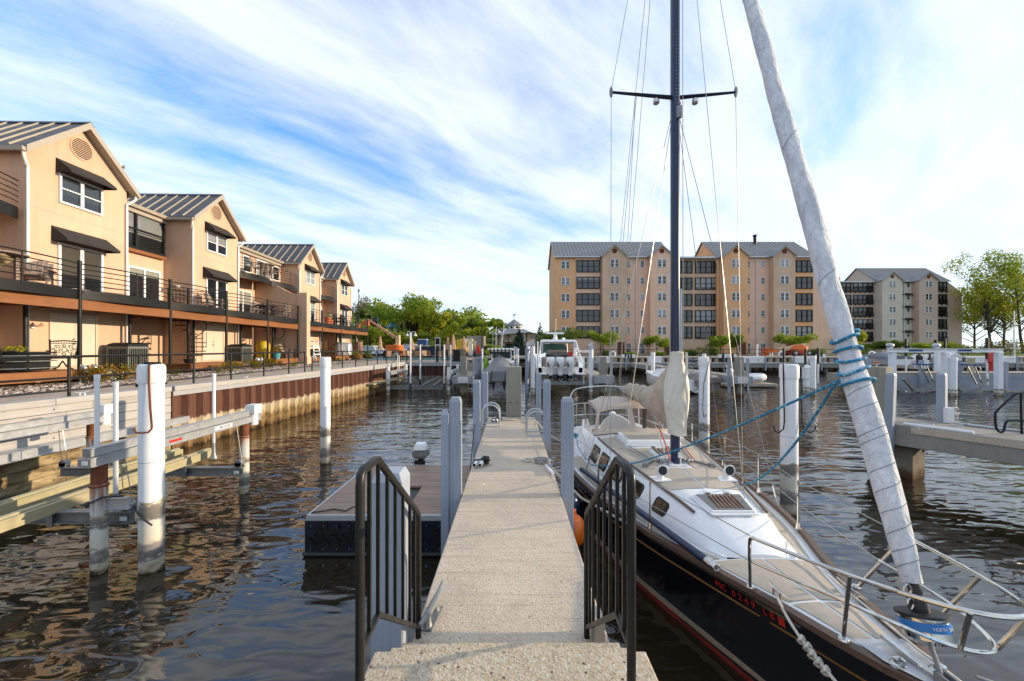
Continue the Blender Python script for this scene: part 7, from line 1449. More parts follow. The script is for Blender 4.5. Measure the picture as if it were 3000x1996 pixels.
lamp(1413, 58, 4.3, 1, 'black lamp post left of the covered boat', 'dark'); lamp(1445, 76, 4.4, 2, 'white twin lamp left of the pavilion', 'white'); lamp(1470, 74, 4.8, 2, 'white twin lamp in front of the pavilion entrance', 'white'); lamp(1538, 76, 4.7, 2, 'white twin lamp between spruce and pavilion wall', 'white'); lamp(1052, 60, 9.6, 1, 'tall dark pole lamp beside the last townhouse', 'dark')
t = root('flagpole', 'thin flagpole with small flag above the gazebo', 'flagpole', (*P(1108, 0, 80)[:2], 2)); m = MB(); m.tube([(0, 0, 0), (0, 0, 7.5)], 0.05, 6); obj('pole', m, M['alu'], t, local=True); m = MB(); m.grid(lambda u, v: (-0.05-0.9*u, 0.1*sin(u*5), 7.4-0.9*v-0.35*u), 6, 3); obj('flag', m, M['navy'], t, local=True)
t = root('flagpole', 'pale blue flagpole with crossarm at the photo edge', 'flagpole', (*P(2972, 0, 52)[:2], 1.9)); m = MB(); m.tube([(0, 0, -0.3), (0, 0, 6.0)], [0.09, 0.05], 8); m.tube([(-1.0, 0, 4.2), (1.4, 0, 4.2)], 0.035, 6); obj('pole', m, M['alu'], t, local=True); m = MB(); m.tube([(-0.9, 0, 4.2), (0, 0, 0.2)], 0.012, 4); obj('stay', m, M['wire'], t, local=True)

# ------------------------------------------------------------------ boom lifts
t = root('boom_lift', 'orange boom lift with its long boom raised beside the last townhouse', 'boom lift', (*P(1157, 0, 48)[:2], 1.89)); q = lambda u, v, d=0: (P(u, v, 48)[0], 48+d, P(u, v, 48)[2])
m = MB(); a, c = q(1172, 997), q(1078, 936); d = Vector(c)-Vector(a)
m.beam(a, tuple(Vector(a)+d*0.72), 0.28, 0.30, up=(0, 1, 0)); m.beam(tuple(Vector(a)+d*0.6), c, 0.20, 0.22, up=(0, 1, 0)); M['boom'] = plain('faded_boom_paint', (0.58, 0.30, 0.16), 0.5); obj('boom', m, M['boom'], t, smooth=0)
m = MB(); m.tube([q(1165, 1006, -0.25), q(1140, 985, -0.25)], 0.07, 8); obj('ram', m, M['dark'], t)
m = MB(); m.prism([(q(1160, 0)[0], 3.6), (q(1173, 0)[0], 3.6), (q(1172, 0)[0], 4.6), (q(1165, 0)[0], 4.6)], 'y', 47.7, 48.3); m.prism([(q(1150, 0)[0], 3.0), (q(1172, 0)[0], 3.0), (q(1172, 0)[0], 3.7), (q(1162, 0)[0], 3.7)], 'y', 47.6, 48.4); obj('tower', m, M['cream'], t, smooth=0)
m = MB(); m.loft([[(q(u, 0)[0], 47.1+e, z), (q(u, 0)[0], 48.9-e, z), (q(u, 0)[0], 48.9-e, z2), (q(u, 0)[0], 47.1+e, z2)] for u, z, z2, e in ((1135, 2.75, 3.15, 0.15), (1138, 2.6, 3.4, 0), (1168, 2.6, 3.45, 0), (1178, 2.7, 3.4, 0.1))]); obj('turret', m, M['orange'], t, smooth=0, bevel=0.06)
m = MB(); m.box(q(1136, 0)[0], q(1172, 0)[0], 47.0, 49.0, 2.15, 2.45); obj('chassis', m, M['orange'], t, smooth=0)
for u in (1139, 1169):
    for y in (46.95, 48.8): m = MB(); m.tube([(q(u, 0)[0], y, 2.3), (q(u, 0)[0], y+0.3, 2.3)], 0.40, 16); obj('wheel', m, M['black'], t)
m = MB(); m.box(q(1072, 0)[0]-0.3, q(1080, 0)[0], 47.6, 48.4, 5.75, 6.3); m.tube([c, (c[0]-0.35, 48, 5.9)], 0.09, 6); obj('jib_head', m, M['orange'], t, smooth=0)
t = root('boom_lift', 'orange boom lift folded low before the apartments', 'boom lift', (*P(2310, 0, 58)[:2], 1.92)); q = lambda u, v, d=0: (P(u, v, 58)[0], 58+d, P(u, v, 58)[2])
m = MB(); m.beam(q(2275, 1026), q(2362, 1010), 0.45, 0.42, up=(0, 1, 0)); m.beam(q(2280, 1030, -0.2), q(2364, 1014, -0.2), 0.2, 0.2, up=(0, 1, 0)); obj('boom', m, M['cream'], t, smooth=0)
m = MB(); m.beam(q(2255, 1032), q(2280, 1026), 0.4, 0.5, up=(0, 1, 0)); m.box(q(2246, 0)[0], q(2262, 0)[0], 57.6, 58.4, 2.0, 2.9); obj('jib_head', m, M['orange'], t, smooth=0)
m = MB(); x0, x1 = q(2230, 0)[0], q(2252, 0)[0]
for z in (1.98, 2.5, 3.05):
    for a, c in (((x0, 57.5), (x1, 57.5)), ((x0, 58.5), (x1, 58.5)), ((x0, 57.5), (x0, 58.5)), ((x1, 57.5), (x1, 58.5))): m.tube([(*a, z), (*c, z)], 0.035, 5)
for x in (x0, (x0+x1)/2, x1):
    for y in (57.5, 58.5): m.tube([(x, y, 1.98), (x, y, 3.05)], 0.035, 5)
m.box(x0, x1, 57.5, 58.5, 1.96, 2.0); obj('basket', m, M['orange'], t)
m = MB(); m.loft([[(q(u, 0)[0], 57.1+e, z), (q(u, 0)[0], 58.9-e, z), (q(u, 0)[0], 58.9-e, z2), (q(u, 0)[0], 57.1+e, z2)] for u, z, z2, e in ((2314, 2.65, 3.0, 0.2), (2322, 2.6, 3.35, 0.05), (2340, 2.6, 3.6, 0), (2352, 2.6, 3.3, 0.05), (2358, 2.7, 3.1, 0.2))]); obj('turret', m, M['orange'], t, smooth=0, bevel=0.08)
m = MB(); m.prism([(q(2358, 0)[0], 2.6), (q(2370, 0)[0], 2.6), (q(2366, 0)[0], 3.55), (q(2360, 0)[0], 3.55)], 'y', 57.6, 58.4); obj('tower', m, M['cream'], t, smooth=0)
m = MB(); m.box(q(2310, 0)[0], q(2362, 0)[0], 57.0, 59.0, 2.2, 2.55); obj('chassis', m, M['red'], t, smooth=0)
for u in (2318, 2358):
    for y in (56.95, 58.8): m = MB(); m.tube([(q(u, 0)[0], y, 2.33), (q(u, 0)[0], y+0.3, 2.33)], 0.42, 16); w_ = obj('wheel', m, M['black'], t); m = MB(); m.tube([(q(u, 0)[0], y-0.01, 2.33), (q(u, 0)[0], y+0.31, 2.33)], 0.22, 12); obj('rim', m, M['white'], w_)

# ================================================================== FAR DOCKS, LIFTS AND BOATS
FD = 'concrete finger docks beyond the fairway'
def finger(x, y0, y1, label, sign=True, top=2.5, stairs=False, posts=((0.62, 2.0), (0.62, 6.0), (-0.62, 4.0))):
    t = root('finger_dock', label, 'dock', (x, (y0+y1)/2, 0), 0, FD)
    m = MB(); m.box(x-0.58, x+0.58, y0+0.15, y1, 0.82, DZ); obj('deck', m, M['conc_g'], t, smooth=0, bevel=0.01)
    for k, (za, zb) in enumerate(((0.80, 1.03), (1.035, 1.27))):
        m = MB(); m.box(x-0.66, x+0.66, y0, y0+0.12, za, zb); m.box(x-0.68, x-0.585, y0+0.125, y0+1.2, za, zb); m.box(x+0.585, x+0.68, y0+0.125, y0+1.2, za, zb); obj('fender_board', m, M['greywood'], t, smooth=0)
    m = MB()
    for sx in (-0.55, 0.55):
        for z in (0.9, 1.15): m.rod((x+sx, y0-0.02, z), (x+sx, y0, z), 0.025, 8)
    obj('bolt', m, M['dark'], t)
    m = MB(); m.box(x-0.2, x+0.2, y0+0.22, y0+0.62, -0.8, top); obj('end_pile', m, M['conc_p'], t, smooth=0, bevel=0.01)
    if sign:
        m = MB(); m.box(x-0.32, x+0.32, y0-0.022, y0-0.004, 0.86, 1.22); sg = obj('warning_sign', m, M['white'], t, smooth=0)
        for z, s_ in ((1.13, 'NO'), (1.03, 'TRESPASSING'), (0.94, 'PRIVATE DOCK')):
            text(s_, (x, y0-0.024, z), (pi/2, 0, 0), 0.085, M['ink_r'], sg, align='CENTER', depth=0.001)
    for dx, dy in posts:
        m = MB(); m.box(x+dx-0.07, x+dx+0.07, y0+dy-0.07, y0+dy+0.07, 0.2, 2.4); obj('post', m, M['postgrey'], t, smooth=0)
    if stairs:
        for k in range(4): m = MB(); m.box(x-0.55, x+0.55, y1-1.2+0.3*k, y1-0.9+0.3*k, DZ-0.2, DZ+0.15*(k+1)); obj('step', m, M['conc_g'], t, smooth=0)
    return t
finger(-3.15, 25.5, 32.2, 'concrete finger dock with steps and warning sign, nearest the brown seawall', True, stairs=True, posts=((0.66, 0.7), (0.66, 3.2), (0.66, 5.6)))
finger(5.95, 25.7, 47.2, 'concrete finger dock beside the white cabin cruiser', False, posts=((0.66, 0.8), (-0.66, 4.0), (0.66, 9.0)))
finger(14.6, 25.2, 47.2, 'concrete finger dock with warning sign between tarpaulined boat and white dinghy', True, posts=((0.66, 0.6), (-0.66, 0.4), (-0.66, 8.0)))
t = root('quay_dock', 'long concrete dock along the foot of the apartment quay', 'dock', (30, 48, 0), 0)
m = MB(); m.box(-1.5, 75, 47.2, 49.0, 0.75, 1.32); obj('deck', m, M['conc_g'], t, smooth=0)
m = MB(); m.box(-1.5, 75, 47.12, 47.195, 1.14, 1.28); obj('rub_board', m, M['greywood'], t, smooth=0)
for k in range(16): m = MB(); m.box(0.5+4.6*k, 0.9+4.6*k, 47.5, 47.9, -0.6, 0.75); obj('support_pile', m, M['conc_p'], t, smooth=0)
for k in range(22): m = MB(); m.box(0.2+3.3*k, 0.34+3.3*k, 47.0, 47.115, 0.4, 2.1); obj('post', m, M['postgrey'], t, smooth=0)
DB = 'white dock boxes on the quay dock'
def dockbox(u, Y, w, label, z=1.32, text_=None, h=0.72):
    x, y = P(u, 0, Y)[:2]; t = root('dock_box', label, 'dock box', (x, y, z), 0, DB); m = MB(); m.loft([[(-w/2*k, -0.32*k, q), (w/2*k, -0.32*k, q), (w/2*k, 0.32*k, q), (-w/2*k, 0.32*k, q)] for k, q in ((0.93, 0), (1, h*0.8))]); obj('box', m, M['gel'], t, local=True, smooth=0)
    m = MB(); m.loft([[(-w/2*k, -0.33*k, q), (w/2*k, -0.33*k, q), (w/2*k, 0.33*k, q), (-w/2*k, 0.33*k, q)] for k, q in ((1.03, h*0.8), (1.03, h*0.88), (0.93, h))]); obj('lid', m, M['gel'], t, local=True, smooth=0)
    if text_: text(text_, (x+w*0.26, y-0.345, z+h*0.4), (pi/2, 0, 0), 0.34, M['ink_k'], t, align='CENTER')
for u, Y, w, lab, tx in ((1768, 47.8, 1.5, 'white dock box behind the leaning ramp of the middle finger dock', None), (1918, 47.8, 1.55, 'white dock box just left of the sail cover', None), (2200, 47.8, 2.8, 'long white dock box lettered with an S', 'S'), (2345, 47.9, 1.5, 'white dock box under the folded boom lift', None), (2385, 48.0, 1.4, 'white dock box behind the slim white piling', None), (2530, 47.8, 2.3, 'long white dock box right of the furled sail', None), (2648, 47.8, 1.9, 'white dock box below the covered runabout', None), (2692, 47.9, 1.5, 'white dock box beside the black outboards', None), (2866, 47.8, 2.2, 'long white dock box before the red rack', None), (2950, 47.8, 1.6, 'last white dock box near the flagpole', None)): dockbox(u, Y, w, lab, text_=tx)
def pedestal(u, Y, label, z=1.32):
    x, y = P(u, 0, Y)[:2]; t = root('power_pedestal', label, 'power pedestal', (x, y, z), 0, 'black power pedestals on the quay dock'); m = MB(); m.box(-0.13, 0.13, -0.12, 0.12, 0, 1.05); obj('column', m, M['black'], t, local=True, smooth=0, bevel=0.02)
    for s in (-1, 1): m = MB(); m.box(s*0.33-0.17, s*0.33+0.17, -0.14, 0.14, 0.55, 0.98); obj('meter_box', m, M['white'], t, local=True, smooth=0, bevel=0.02)
for u, lab in ((1834, 'black power pedestal left of the white far piling'), (1848, 'second black power pedestal beside the first'), (2118, 'power pedestal before the small feathery tree'), (2145, 'power pedestal left of the lettered dock box'), (2405, 'power pedestal at the furled sail'), (2722, 'power pedestal under the white lift beam'), (2690, 'power pedestal by the black outboards')): pedestal(u, 48.3, lab)
def ring_buoy(u, v, Y, label):
    x, y, z = P(u, v, Y); t = root('life_ring', label, 'life ring', (x, y, 1.32), 0, 'white life rings on the quay'); m = MB(); m.tube([(0.32*cos(a), -0.05, z-1.32+0.32*sin(a)) for a in np.linspace(0, 2*pi, 19)[:-1]], 0.10, 8, closed=True); obj('ring', m, M['white'], t, local=True); m = MB(); m.box(-0.04, 0.04, 0.05, 0.12, 0, z-1.1); obj('stand', m, M['dark'], t, local=True, smooth=0)
ring_buoy(1796, 1038, 48.6, 'white life ring left of the small apartment shrubs'); ring_buoy(2290, 1039, 48.6, 'white life ring below the folded boom'); ring_buoy(2554, 1038, 48.6, 'white life ring right of the furled sail')
# mid distance white pilings
FP = 'slim white pilings beyond the fairway'
for u, vb, vt, r, lab in ((1914, 1127, 1033, 0.16, 'white far piling left of the sail cover'), (2383, 1158, 1043, 0.16, 'white far piling with hanging line left of the furled sail'), (2793, 1161, 1048, 0.185, 'white far piling with a dark hook beside the lift columns'), (2219, 1090, 1010, 0.12, 'white piling far off behind the near white piling'), (2260, 1083, 1034, 0.2, 'short fat white piling before the folded boom lift')):
    Y = 3.1*F/(vb-CY); piling((u-CX)*Y/F, Y, EYE-(vt-CY)*Y/F, r, lab, 'far_pile', group=FP)
t = root('pump_post', 'white stepped service post beside the slim far piling', 'service post', (*P(2366, 0, 27)[:2], 0)); m = MB(); m.box(-0.16, 0.16, -0.16, 0.16, -0.5, 1.5); obj('post', m, M['far_pile'], t, local=True, smooth=0); m = MB(); m.box(-0.22, 0.22, -0.2, 0.2, 1.0, 1.75); m.lathe([(0.3, 1.75), (0.05, 1.95)], 4, 0, 0); obj('head', m, M['white'], t, local=True, smooth=0)
for u, va, vb, Y, lab in ((2297, 1020, 1062, 30, 'black and white guide pole above the near white piling'), (2361, 1024, 1080, 28.5, 'black topped guide pole over the service post'), (2398, 1020, 1095, 28, 'black topped guide pole nearest the furled sail'), (2655, 993, 1020, 33, 'black guide pole top above the lift beam'), (2741, 996, 1020, 33, 'black guide pole behind the middle lift column'), (2769, 992, 1022, 33, 'thicker black guide pole beside the second lift column'), (2893, 990, 1098, 27, 'tall black and white guide pole before the red rack')):
    x, y, z1 = P(u, va, Y); z0 = 0.6; t = root('guide_pole', lab, 'pole', (x, y, z0), 0, 'black and white guide poles'); m = MB(); m.cyl(0, 0, 0, (z1-z0)*0.55, 0.055, 8); obj('white_sleeve', m, M['pvc'], t, local=True); m = MB(); m.cyl(0, 0, (z1-z0)*0.55, z1-z0, 0.09, 8); obj('black_sleeve', m, M['black'], t, local=True)

# mid-left empty lift
t = root('boat_lift', 'empty boat lift with green bunks in the slip before the pool', 'boat lift', (-6.1, 28, 0))
for x in (-8.06, -4.12):
    for y in (25.9, 30.2):
        m = MB(); m.cyl(x, y, -0.8, 1.05, 0.11, 14); pl = obj('pile', m, M['lift_pile'], t); m = MB(); m.cyl(x, y, 1.05, 1.42, 0.13, 14); m.box(x-0.10, x+0.10, y-0.1, y+0.1, 1.42, 1.66); m.cyl(x, y, 1.66, 1.84, 0.12, 12); obj('motor', m, M['white'], pl)
    m = MB(); girder(m, x, 26.0, 30.6, 1.30); obj('girder', m, M['alu'], t, smooth=0)
for y, z in ((26.3, 0.36), (29.4, 0.36)):
    m = MB()
    for zz in (z, z+0.2): m.box(-8.3, -3.9, y-0.1, y+0.1, zz, zz+0.02)
    m.box(-8.3, -3.9, y-0.01, y+0.01, z+0.02, z+0.2); obj('cradle_beam', m, M['galv'], t, smooth=0)
for x in (-5.75, -5.05):
    m = MB(); m.beam((x, 25.6, 0.66), (x+0.25, 30.3, 0.90), 0.10, 0.10); obj('bunk_board', m, M['ac'], t, smooth=0)
for u, Y, vt in ((1203.5, 26.3, 976), (1232, 29.4, 1010), (1302.5, 26.3, 1010), (1321, 29.4, 1011)):
    x, y, z1 = P(u, vt, Y); m = MB(); m.cyl(x, y, 0.75, z1, 0.055, 10); gp = obj('guide_pipe', m, M['pvc'], t); m = MB(); m.lathe([(0.10, 0.36), (0.05, 0.6), (0.045, 0.85)], 8, x, y); obj('pipe_socket', m, M['dark'], gp)
t = root('seawall_ladder', 'aluminium ladder rising over the brown seawall beyond the pilings', 'ladder', (-8.9, 30.2, 0.4)); m = MB()
for dy in (-0.2, 0.2): m.tube([(-8.62, 30.2+dy, 0.3), (-8.62, 30.2+dy, 2.5), (-8.75, 30.2+dy, 2.65), (-8.95, 30.2+dy, 2.6), (-9.0, 30.2+dy, 1.95)], 0.03, 6)
obj('side_rail', m, M['alu'], t)
for k in range(6): m = MB(); m.rod((-8.62, 30.0, 0.5+0.28*k), (-8.62, 30.4, 0.5+0.28*k), 0.02, 6); obj('rung', m, M['alu'], t)
m = MB(); m.box(-0.25, 0.25, -2.5, 2.5, 0, 0.08); o = obj('staging_plank', m, M['bunk'], None, smooth=0); o.location = (-8.75, 27.5, 0.75); o.rotation_euler = (0, 0, -0.07); props(o, 'pale plank staged against the foot of the brown seawall', 'plank')

# covered centre console on a lift
def outboard(t, x, y, ztop, zbot, w, white=True, mat='gel'):
    m = MB(); h = ztop-zbot
    m.loft([[(x+sx*w*k, y+sy*w*1.25*k+o, z) for sx, sy in ((-0.5,-0.8),(0.5,-0.8),(1,-0.3),(1,0.5),(0.6,1),(-0.6,1),(-1,0.5),(-1,-0.3))] for k, z, o in ((0.62, zbot+h*0.50, 0), (0.78, zbot+h*0.60, 0), (0.98, zbot+h*0.72, -0.02), (1.0, zbot+h*0.88, -0.03), (0.86, zbot+h*0.97, 0), (0.6, ztop, 0.02))]); cw = obj('engine_cowl', m, M[mat], t, smooth=45)
    if white:
        m = MB(); m.prism([(x-w*0.9, zbot+h*0.83), (x-w*0.45, zbot+h*0.72), (x-w*0.25, zbot+h*0.62), (x-w*0.80, zbot+h*0.66)], 'y', y-w*1.12, y-w*1.02); obj('cowl_graphic', m, M['navy'], cw, smooth=0)
    m = MB(); m.loft([[(x+sx*w*k, y+sy*w*0.7*k, z) for sx, sy in ((-1,-1),(1,-1),(1,1),(-1,1))] for k, z in ((0.62, zbot+h*0.51), (0.42, zbot+h*0.28))]); obj('engine_leg', m, M[mat if white else 'black'], t, smooth=0)
    m = MB(); m.loft([[(x+sx*w*k, y+sy*w*1.0*k, z) for sx, sy in ((-1,-1),(1,-1),(1,1),(-1,1))] for k, z in ((0.40, zbot+h*0.29), (0.28, zbot+h*0.15), (0.10, zbot+h*0.0))]); m.tube([(x, y-w*0.8, zbot+h*0.10), (x, y+w*0.9, zbot+h*0.12)], [w*0.16, w*0.2], 8); lg = obj('lower_unit', m, M['black'], t, smooth=0)
    m = MB()
    for k in range(3): a = k*2.094+0.5; m.prism([(x+0.02*cos(a), zbot+h*0.10+0.02*sin(a)), (x+w*0.42*cos(a-0.35), zbot+h*0.10+w*0.42*sin(a-0.35)), (x+w*0.48*cos(a+0.15), zbot+h*0.10+w*0.48*sin(a+0.15))], 'y', y-w*0.86, y-w*0.80)
    obj('propeller', m, M['steel'], lg, smooth=0)
t = root('covered_boat', 'centre console boat under a grey fitted cover with two black outboards', 'motorboat', (-0.87, 29.5, 0.6)); bx = -0.87
m = MB(); m.loft([[(bx-w, y, zs), (bx-w*0.93, y, zc), (bx, y, zk), (bx+w*0.93, y, zc), (bx+w, y, zs)] for y, w, zs, zc, zk in ((26.6, 1.08, 1.35, 0.85, 0.62), (30, 1.15, 1.4, 0.85, 0.58), (32.5, 0.8, 1.55, 0.98, 0.66), (34.2, 0.08, 1.75, 1.4, 1.15))], True, ring_closed=True); obj('hull', m, M['gel'], t, smooth=30)
def cvr(v, a):
    y = 25.82+v*8.2; w = lerp([(0, 1.10), (0.2, 1.18), (0.55, 1.15), (0.8, 0.85), (1, 0.15)], v); zt = lerp([(0, 1.55), (0.10, 1.75), (0.22, 2.45), (0.34, 2.65), (0.5, 2.55), (0.75, 2.0), (1, 1.75)], v); zb = lerp([(0, 0.92), (0.06, 1.0), (0.2, 1.10), (1, 1.5)], v)
    c_, s_ = cos(a), sin(a); e_ = lerp([(0, 0.6), (0.12, 0.8), (0.24, 1.7), (0.5, 1.7), (1, 0.8)], v); pw = abs(c_)**e_*(1 if c_ > 0 else -1); fold = 1+0.03*sin(a*14+v*9)
    return (bx+w*pw*fold, y+(0.1*s_ if v == 0 else 0), zb+(zt-zb)*abs(s_)**max(0.9, e_*0.85)+0.03*sin(a*9+v*20))
m = MB(); m.loft([[cvr(v, pi*i/30) for i in range(31)] for v in np.linspace(0, 1, 15)], True, ring_closed=False); obj('boat_cover', m, M['grey_c'], t, smooth=60)
for dx in (-0.36, 0.36): outboard(t, bx+dx, 26.25, 1.55, 0.20, 0.20, False, 'black')
for dx in (-0.5, 0.42): m = MB(); m.tube([(bx+dx, 25.80, 0.9), (bx+dx+0.04, 25.79, 1.35), (bx+dx+0.07, 25.85, 1.62)], 0.035, 5); obj('cover_strap', m, M['black'], t)
m = MB(); m.box(bx-0.72, bx+0.72, 28.3, 29.2, 2.66, 2.80)
for k in range(6): m.tube([(bx-0.65+0.26*k, 28.25, 2.72), (bx-0.66+0.265*k, 28.05, 3.05)], 0.035, 6)
obj('rod_rack', m, M['black'], t, smooth=0)
m = MB(); m.tube([(bx+0.1, 28.6, 2.8), (bx+0.35, 28.6, 5.3)], 0.018, 5); m.tube([(bx-0.3, 28.6, 2.8), (bx-0.25, 28.6, 4.6)], 0.015, 5); obj('antenna', m, M['white'], t)
for k, (u, Y, vt) in enumerate(((1414, 26.6, 1024), (1508, 30.5, 1018), (1514, 29.5, 1020), (1519, 27.5, 1024))):
    x, y, z1 = P(u, vt, Y); t2 = root('guide_pole', ['white pole left of the covered boat', 'first white pole right of the covered boat', 'second white pole right of the covered boat', 'lowest white pole right of the covered boat'][k], 'pole', (x, y, 0), 0, 'white guide poles round the covered boat'); m = MB(); m.cyl(0, 0, -0.5, z1, 0.055, 8); obj('shaft', m, M['pvc'], t2, local=True); m = MB(); m.cyl(0, 0, z1, z1+0.05, 0.065, 8); obj('end_cap', m, M['pvc'], t2, local=True)
t = root('pilothouse_boat', 'white roofed boat moored behind the grey covered boat', 'motorboat', (-1.1, 39, 0.5)); x0, x1 = (1430-CX)*38/F, (1506-CX)*38/F
m = MB(); m.loft([[(x0-0.1*k, y, 1.7), (x0+0.4, y, 0.4), (x1-0.4, y, 0.4), (x1+0.1*k, y, 1.7)] for y, k in ((37.5, 1), (44, 1))]); obj('hull', m, M['gel'], t, smooth=0)
m = MB(); m.box(x0+0.35, x1-0.2, 38.0, 41, 1.7, 2.85); obj('wheelhouse', m, M['gel'], t, smooth=0); m = MB(); m.box(x0+0.45, x1-0.3, 37.97, 38, 2.1, 2.7); obj('window', m, M['pane_d'], t, smooth=0)
m = MB(); m.loft([[(x0, 37.6, 2.85), (x1, 37.6, 2.85), (x1, 42, 2.9), (x0, 42, 2.9)], [(x0+0.1, 37.6, 3.02), (x1-0.1, 37.6, 3.02), (x1-0.1, 42, 3.05), (x0+0.1, 42, 3.05)]]); obj('roof', m, M['gel'], t, smooth=0, bevel=0.08)
m = MB(); m.lathe([(0.02, 0), (0.18, 0.15), (0.22, 0.6), (0.15, 1.0), (0.02, 1.25)], 10, 0, 0); o = obj('kayak', m, M['leaf'], None); o.location = P(1425, 0, 30)[:2]+(1.25,); props(o, 'lime green kayak stood on end beside the covered boat', 'kayak'); M['lime'] = plain('lime_plastic', (0.22, 0.42, 0.02), 0.4); o.data.materials[0] = M['lime']

# triple engined cabin cruiser on its lift
t = root('cabin_cruiser', 'white cabin cruiser with three white outboards hanging on its lift', 'motorboat', (3.28, 31, 0.9)); bx = 3.28
m = MB(); m.loft([[(bx-w, y, zs), (bx-w*1.0, y, zs-0.45), (bx-w*0.86, y, zc), (bx, y, zk), (bx+w*0.86, y, zc), (bx+w*1.0, y, zs-0.45), (bx+w, y, zs)] for y, w, zs, zc, zk in ((27.0, 1.50, 1.75, 1.22, 0.92), (30, 1.62, 2.05, 1.25, 0.86), (33.5, 1.45, 2.3, 1.45, 0.92), (36, 0.85, 2.5, 1.8, 1.2), (37.4, 0.06, 2.65, 2.3, 2.0))]); obj('hull', m, M['gel'], t, smooth=35)
m = MB()
for s in (-1, 1): m.loft([[(bx+s*(w+0.006), y, z), (bx+s*(w+0.03), y, z-0.05), (bx+s*(w*0.89+0.02), y, zc+0.02), (bx+s*(w*0.87), y, zc-0.05)] for y, w, z, zc in ((27.0, 1.50, 1.32, 1.22), (30, 1.62, 1.5, 1.25), (33.5, 1.45, 1.7, 1.45))])
m.loft([[(bx-1.3, 26.97, 1.30), (bx+1.3, 26.97, 1.30), (bx+1.22, 26.97, 1.12), (bx, 26.97, 0.90), (bx-1.22, 26.97, 1.12)], [(bx-1.3, 26.99, 1.30), (bx+1.3, 26.99, 1.30), (bx+1.22, 26.99, 1.12), (bx, 26.99, 0.90), (bx-1.22, 26.99, 1.12)]]); obj('dark_hull_side', m, M['navyh'], t, smooth=0)
for xa in (-1.62, 0.96): m = MB(); m.box(bx+xa, bx+xa+0.66, 26.2, 27.1, 1.30, 1.42); obj('swim_platform', m, M['gel'], t, smooth=0, bevel=0.04)
for s in (-1, 1):
    m = MB(); m.loft([[(bx+s*1.60, y, z0), (bx+s*1.62, y, z1), (bx+s*1.28, y, z1), (bx+s*1.22, y, z0)] for y, z0, z1 in ((27.0, 1.4, 1.75), (27.8, 1.5, 2.35), (29.5, 1.6, 2.55), (33, 1.7, 2.6))]); obj('gunwale', m, M['gel'], t, smooth=30)
m = MB(); m.loft([[(bx-1.15*k, y, 1.45), (bx+1.15*k, y, 1.45), (bx+1.2*k, y, z), (bx-1.2*k, y, z)] for y, k, z in ((27.35, 0.92, 2.0), (27.5, 1, 2.40), (28.3, 1, 2.46), (28.5, 0.95, 2.2))]); obj('seat_cover', m, M['taupe'], t, smooth=30, bevel=0.06)
m = MB(); m.loft([[(bx-0.85, 29.2, 2.3), (bx+0.9, 29.2, 2.3), (bx+0.9, 29.8, 2.3), (bx-0.85, 29.8, 2.3)], [(bx-0.8, 29.25, 2.82), (bx+0.85, 29.25, 2.82), (bx+0.7, 29.8, 2.95), (bx-0.6, 29.8, 2.95)]]); obj('helm_seat_cover', m, M['taupe'], t, smooth=0, bevel=0.08)
m = MB(); m.ball((bx-0.48, 28.9, 2.5), 0.36, 0.2, 0.13); m.ball((bx+0.5, 28.9, 2.47), 0.36, 0.2, 0.10); obj('cushion', m, M['black'], t)
m = MB(); m.box(bx+0.78, bx+1.10, 28.7, 28.8, 2.45, 2.78); obj('red_flag_box', m, M['red'], t, smooth=0)
M['tealglass'] = plain('teal_windscreen', (0.06, 0.16, 0.13), 0.08, var=0.2, spec=0.8)
m = MB(); m.add([(bx-0.95, 30.6, 2.7), (bx+0.95, 30.6, 2.7), (bx+0.8, 31.0, 3.4), (bx-0.8, 31.0, 3.4), (bx-0.95, 30.64, 2.7), (bx+0.95, 30.64, 2.7), (bx+0.8, 31.04, 3.4), (bx-0.8, 31.04, 3.4)], [(0,1,2,3), (7,6,5,4), (0,4,5,1), (2,6,7,3), (0,3,7,4), (1,5,6,2)]); obj('windscreen', m, M['tealglass'], t, smooth=0)
m = MB(); m.loft([[(bx-1.25, 28.4, 3.46), (bx+1.40, 28.4, 3.46), (bx+1.25, 31.6, 3.56), (bx-1.1, 31.6, 3.56)], [(bx-1.1, 28.45, 3.66), (bx+1.25, 28.45, 3.66), (bx+1.1, 31.5, 3.74), (bx-0.95, 31.5, 3.74)]]); ht = obj('hardtop', m, M['gel'], t, smooth=0, bevel=0.06)
m = MB(); m.box(bx-1.0, bx+1.15, 28.39, 28.42, 3.40, 3.50); obj('light_bar', m, M['taupe'], ht, smooth=0)
m = MB(); m.tube([(bx-1.2, 28.6, 3.5), (bx-1.28, 28.4, 2.9), (bx-1.35, 28.1, 2.4)], 0.06, 8); m.tube([(bx+1.32, 28.6, 3.5), (bx+1.45, 28.3, 2.8), (bx+1.6, 27.4, 2.0)], 0.06, 8); m.tube([(bx-0.9, 30.9, 3.5), (bx-0.95, 30.7, 2.6)], 0.05, 8); m.tube([(bx+0.95, 30.9, 3.5), (bx+1.0, 30.7, 2.6)], 0.05, 8); obj('hardtop_strut', m, M['gel'], t)
m = MB(); m.box(bx-0.75, bx+0.60, 29.6, 29.9, 4.12, 4.24); m.lathe([(0.2, 3.7), (0.12, 3.95), (0.16, 4.12)], 10, bx-0.05, 29.75); m.tube([(bx-0.02, 29.75, 4.2), (bx+0.0, 29.75, 5.2)], 0.015, 5); m.ball((bx, 29.75, 5.2), 0.05); m.ball((bx+0.55, 29.7, 3.76), 0.13, 0.13, 0.10); obj('radar', m, M['gel'], ht)
for dx in (-0.66, -0.02, 0.64): outboard(t, bx+dx-0.06, 26.45, 2.48, 0.78, 0.285, True, 'gel')
t = root('boat_lift', 'boat lift of white piles and cross beams carrying the cabin cruiser', 'boat lift', (3.28, 29, 0))
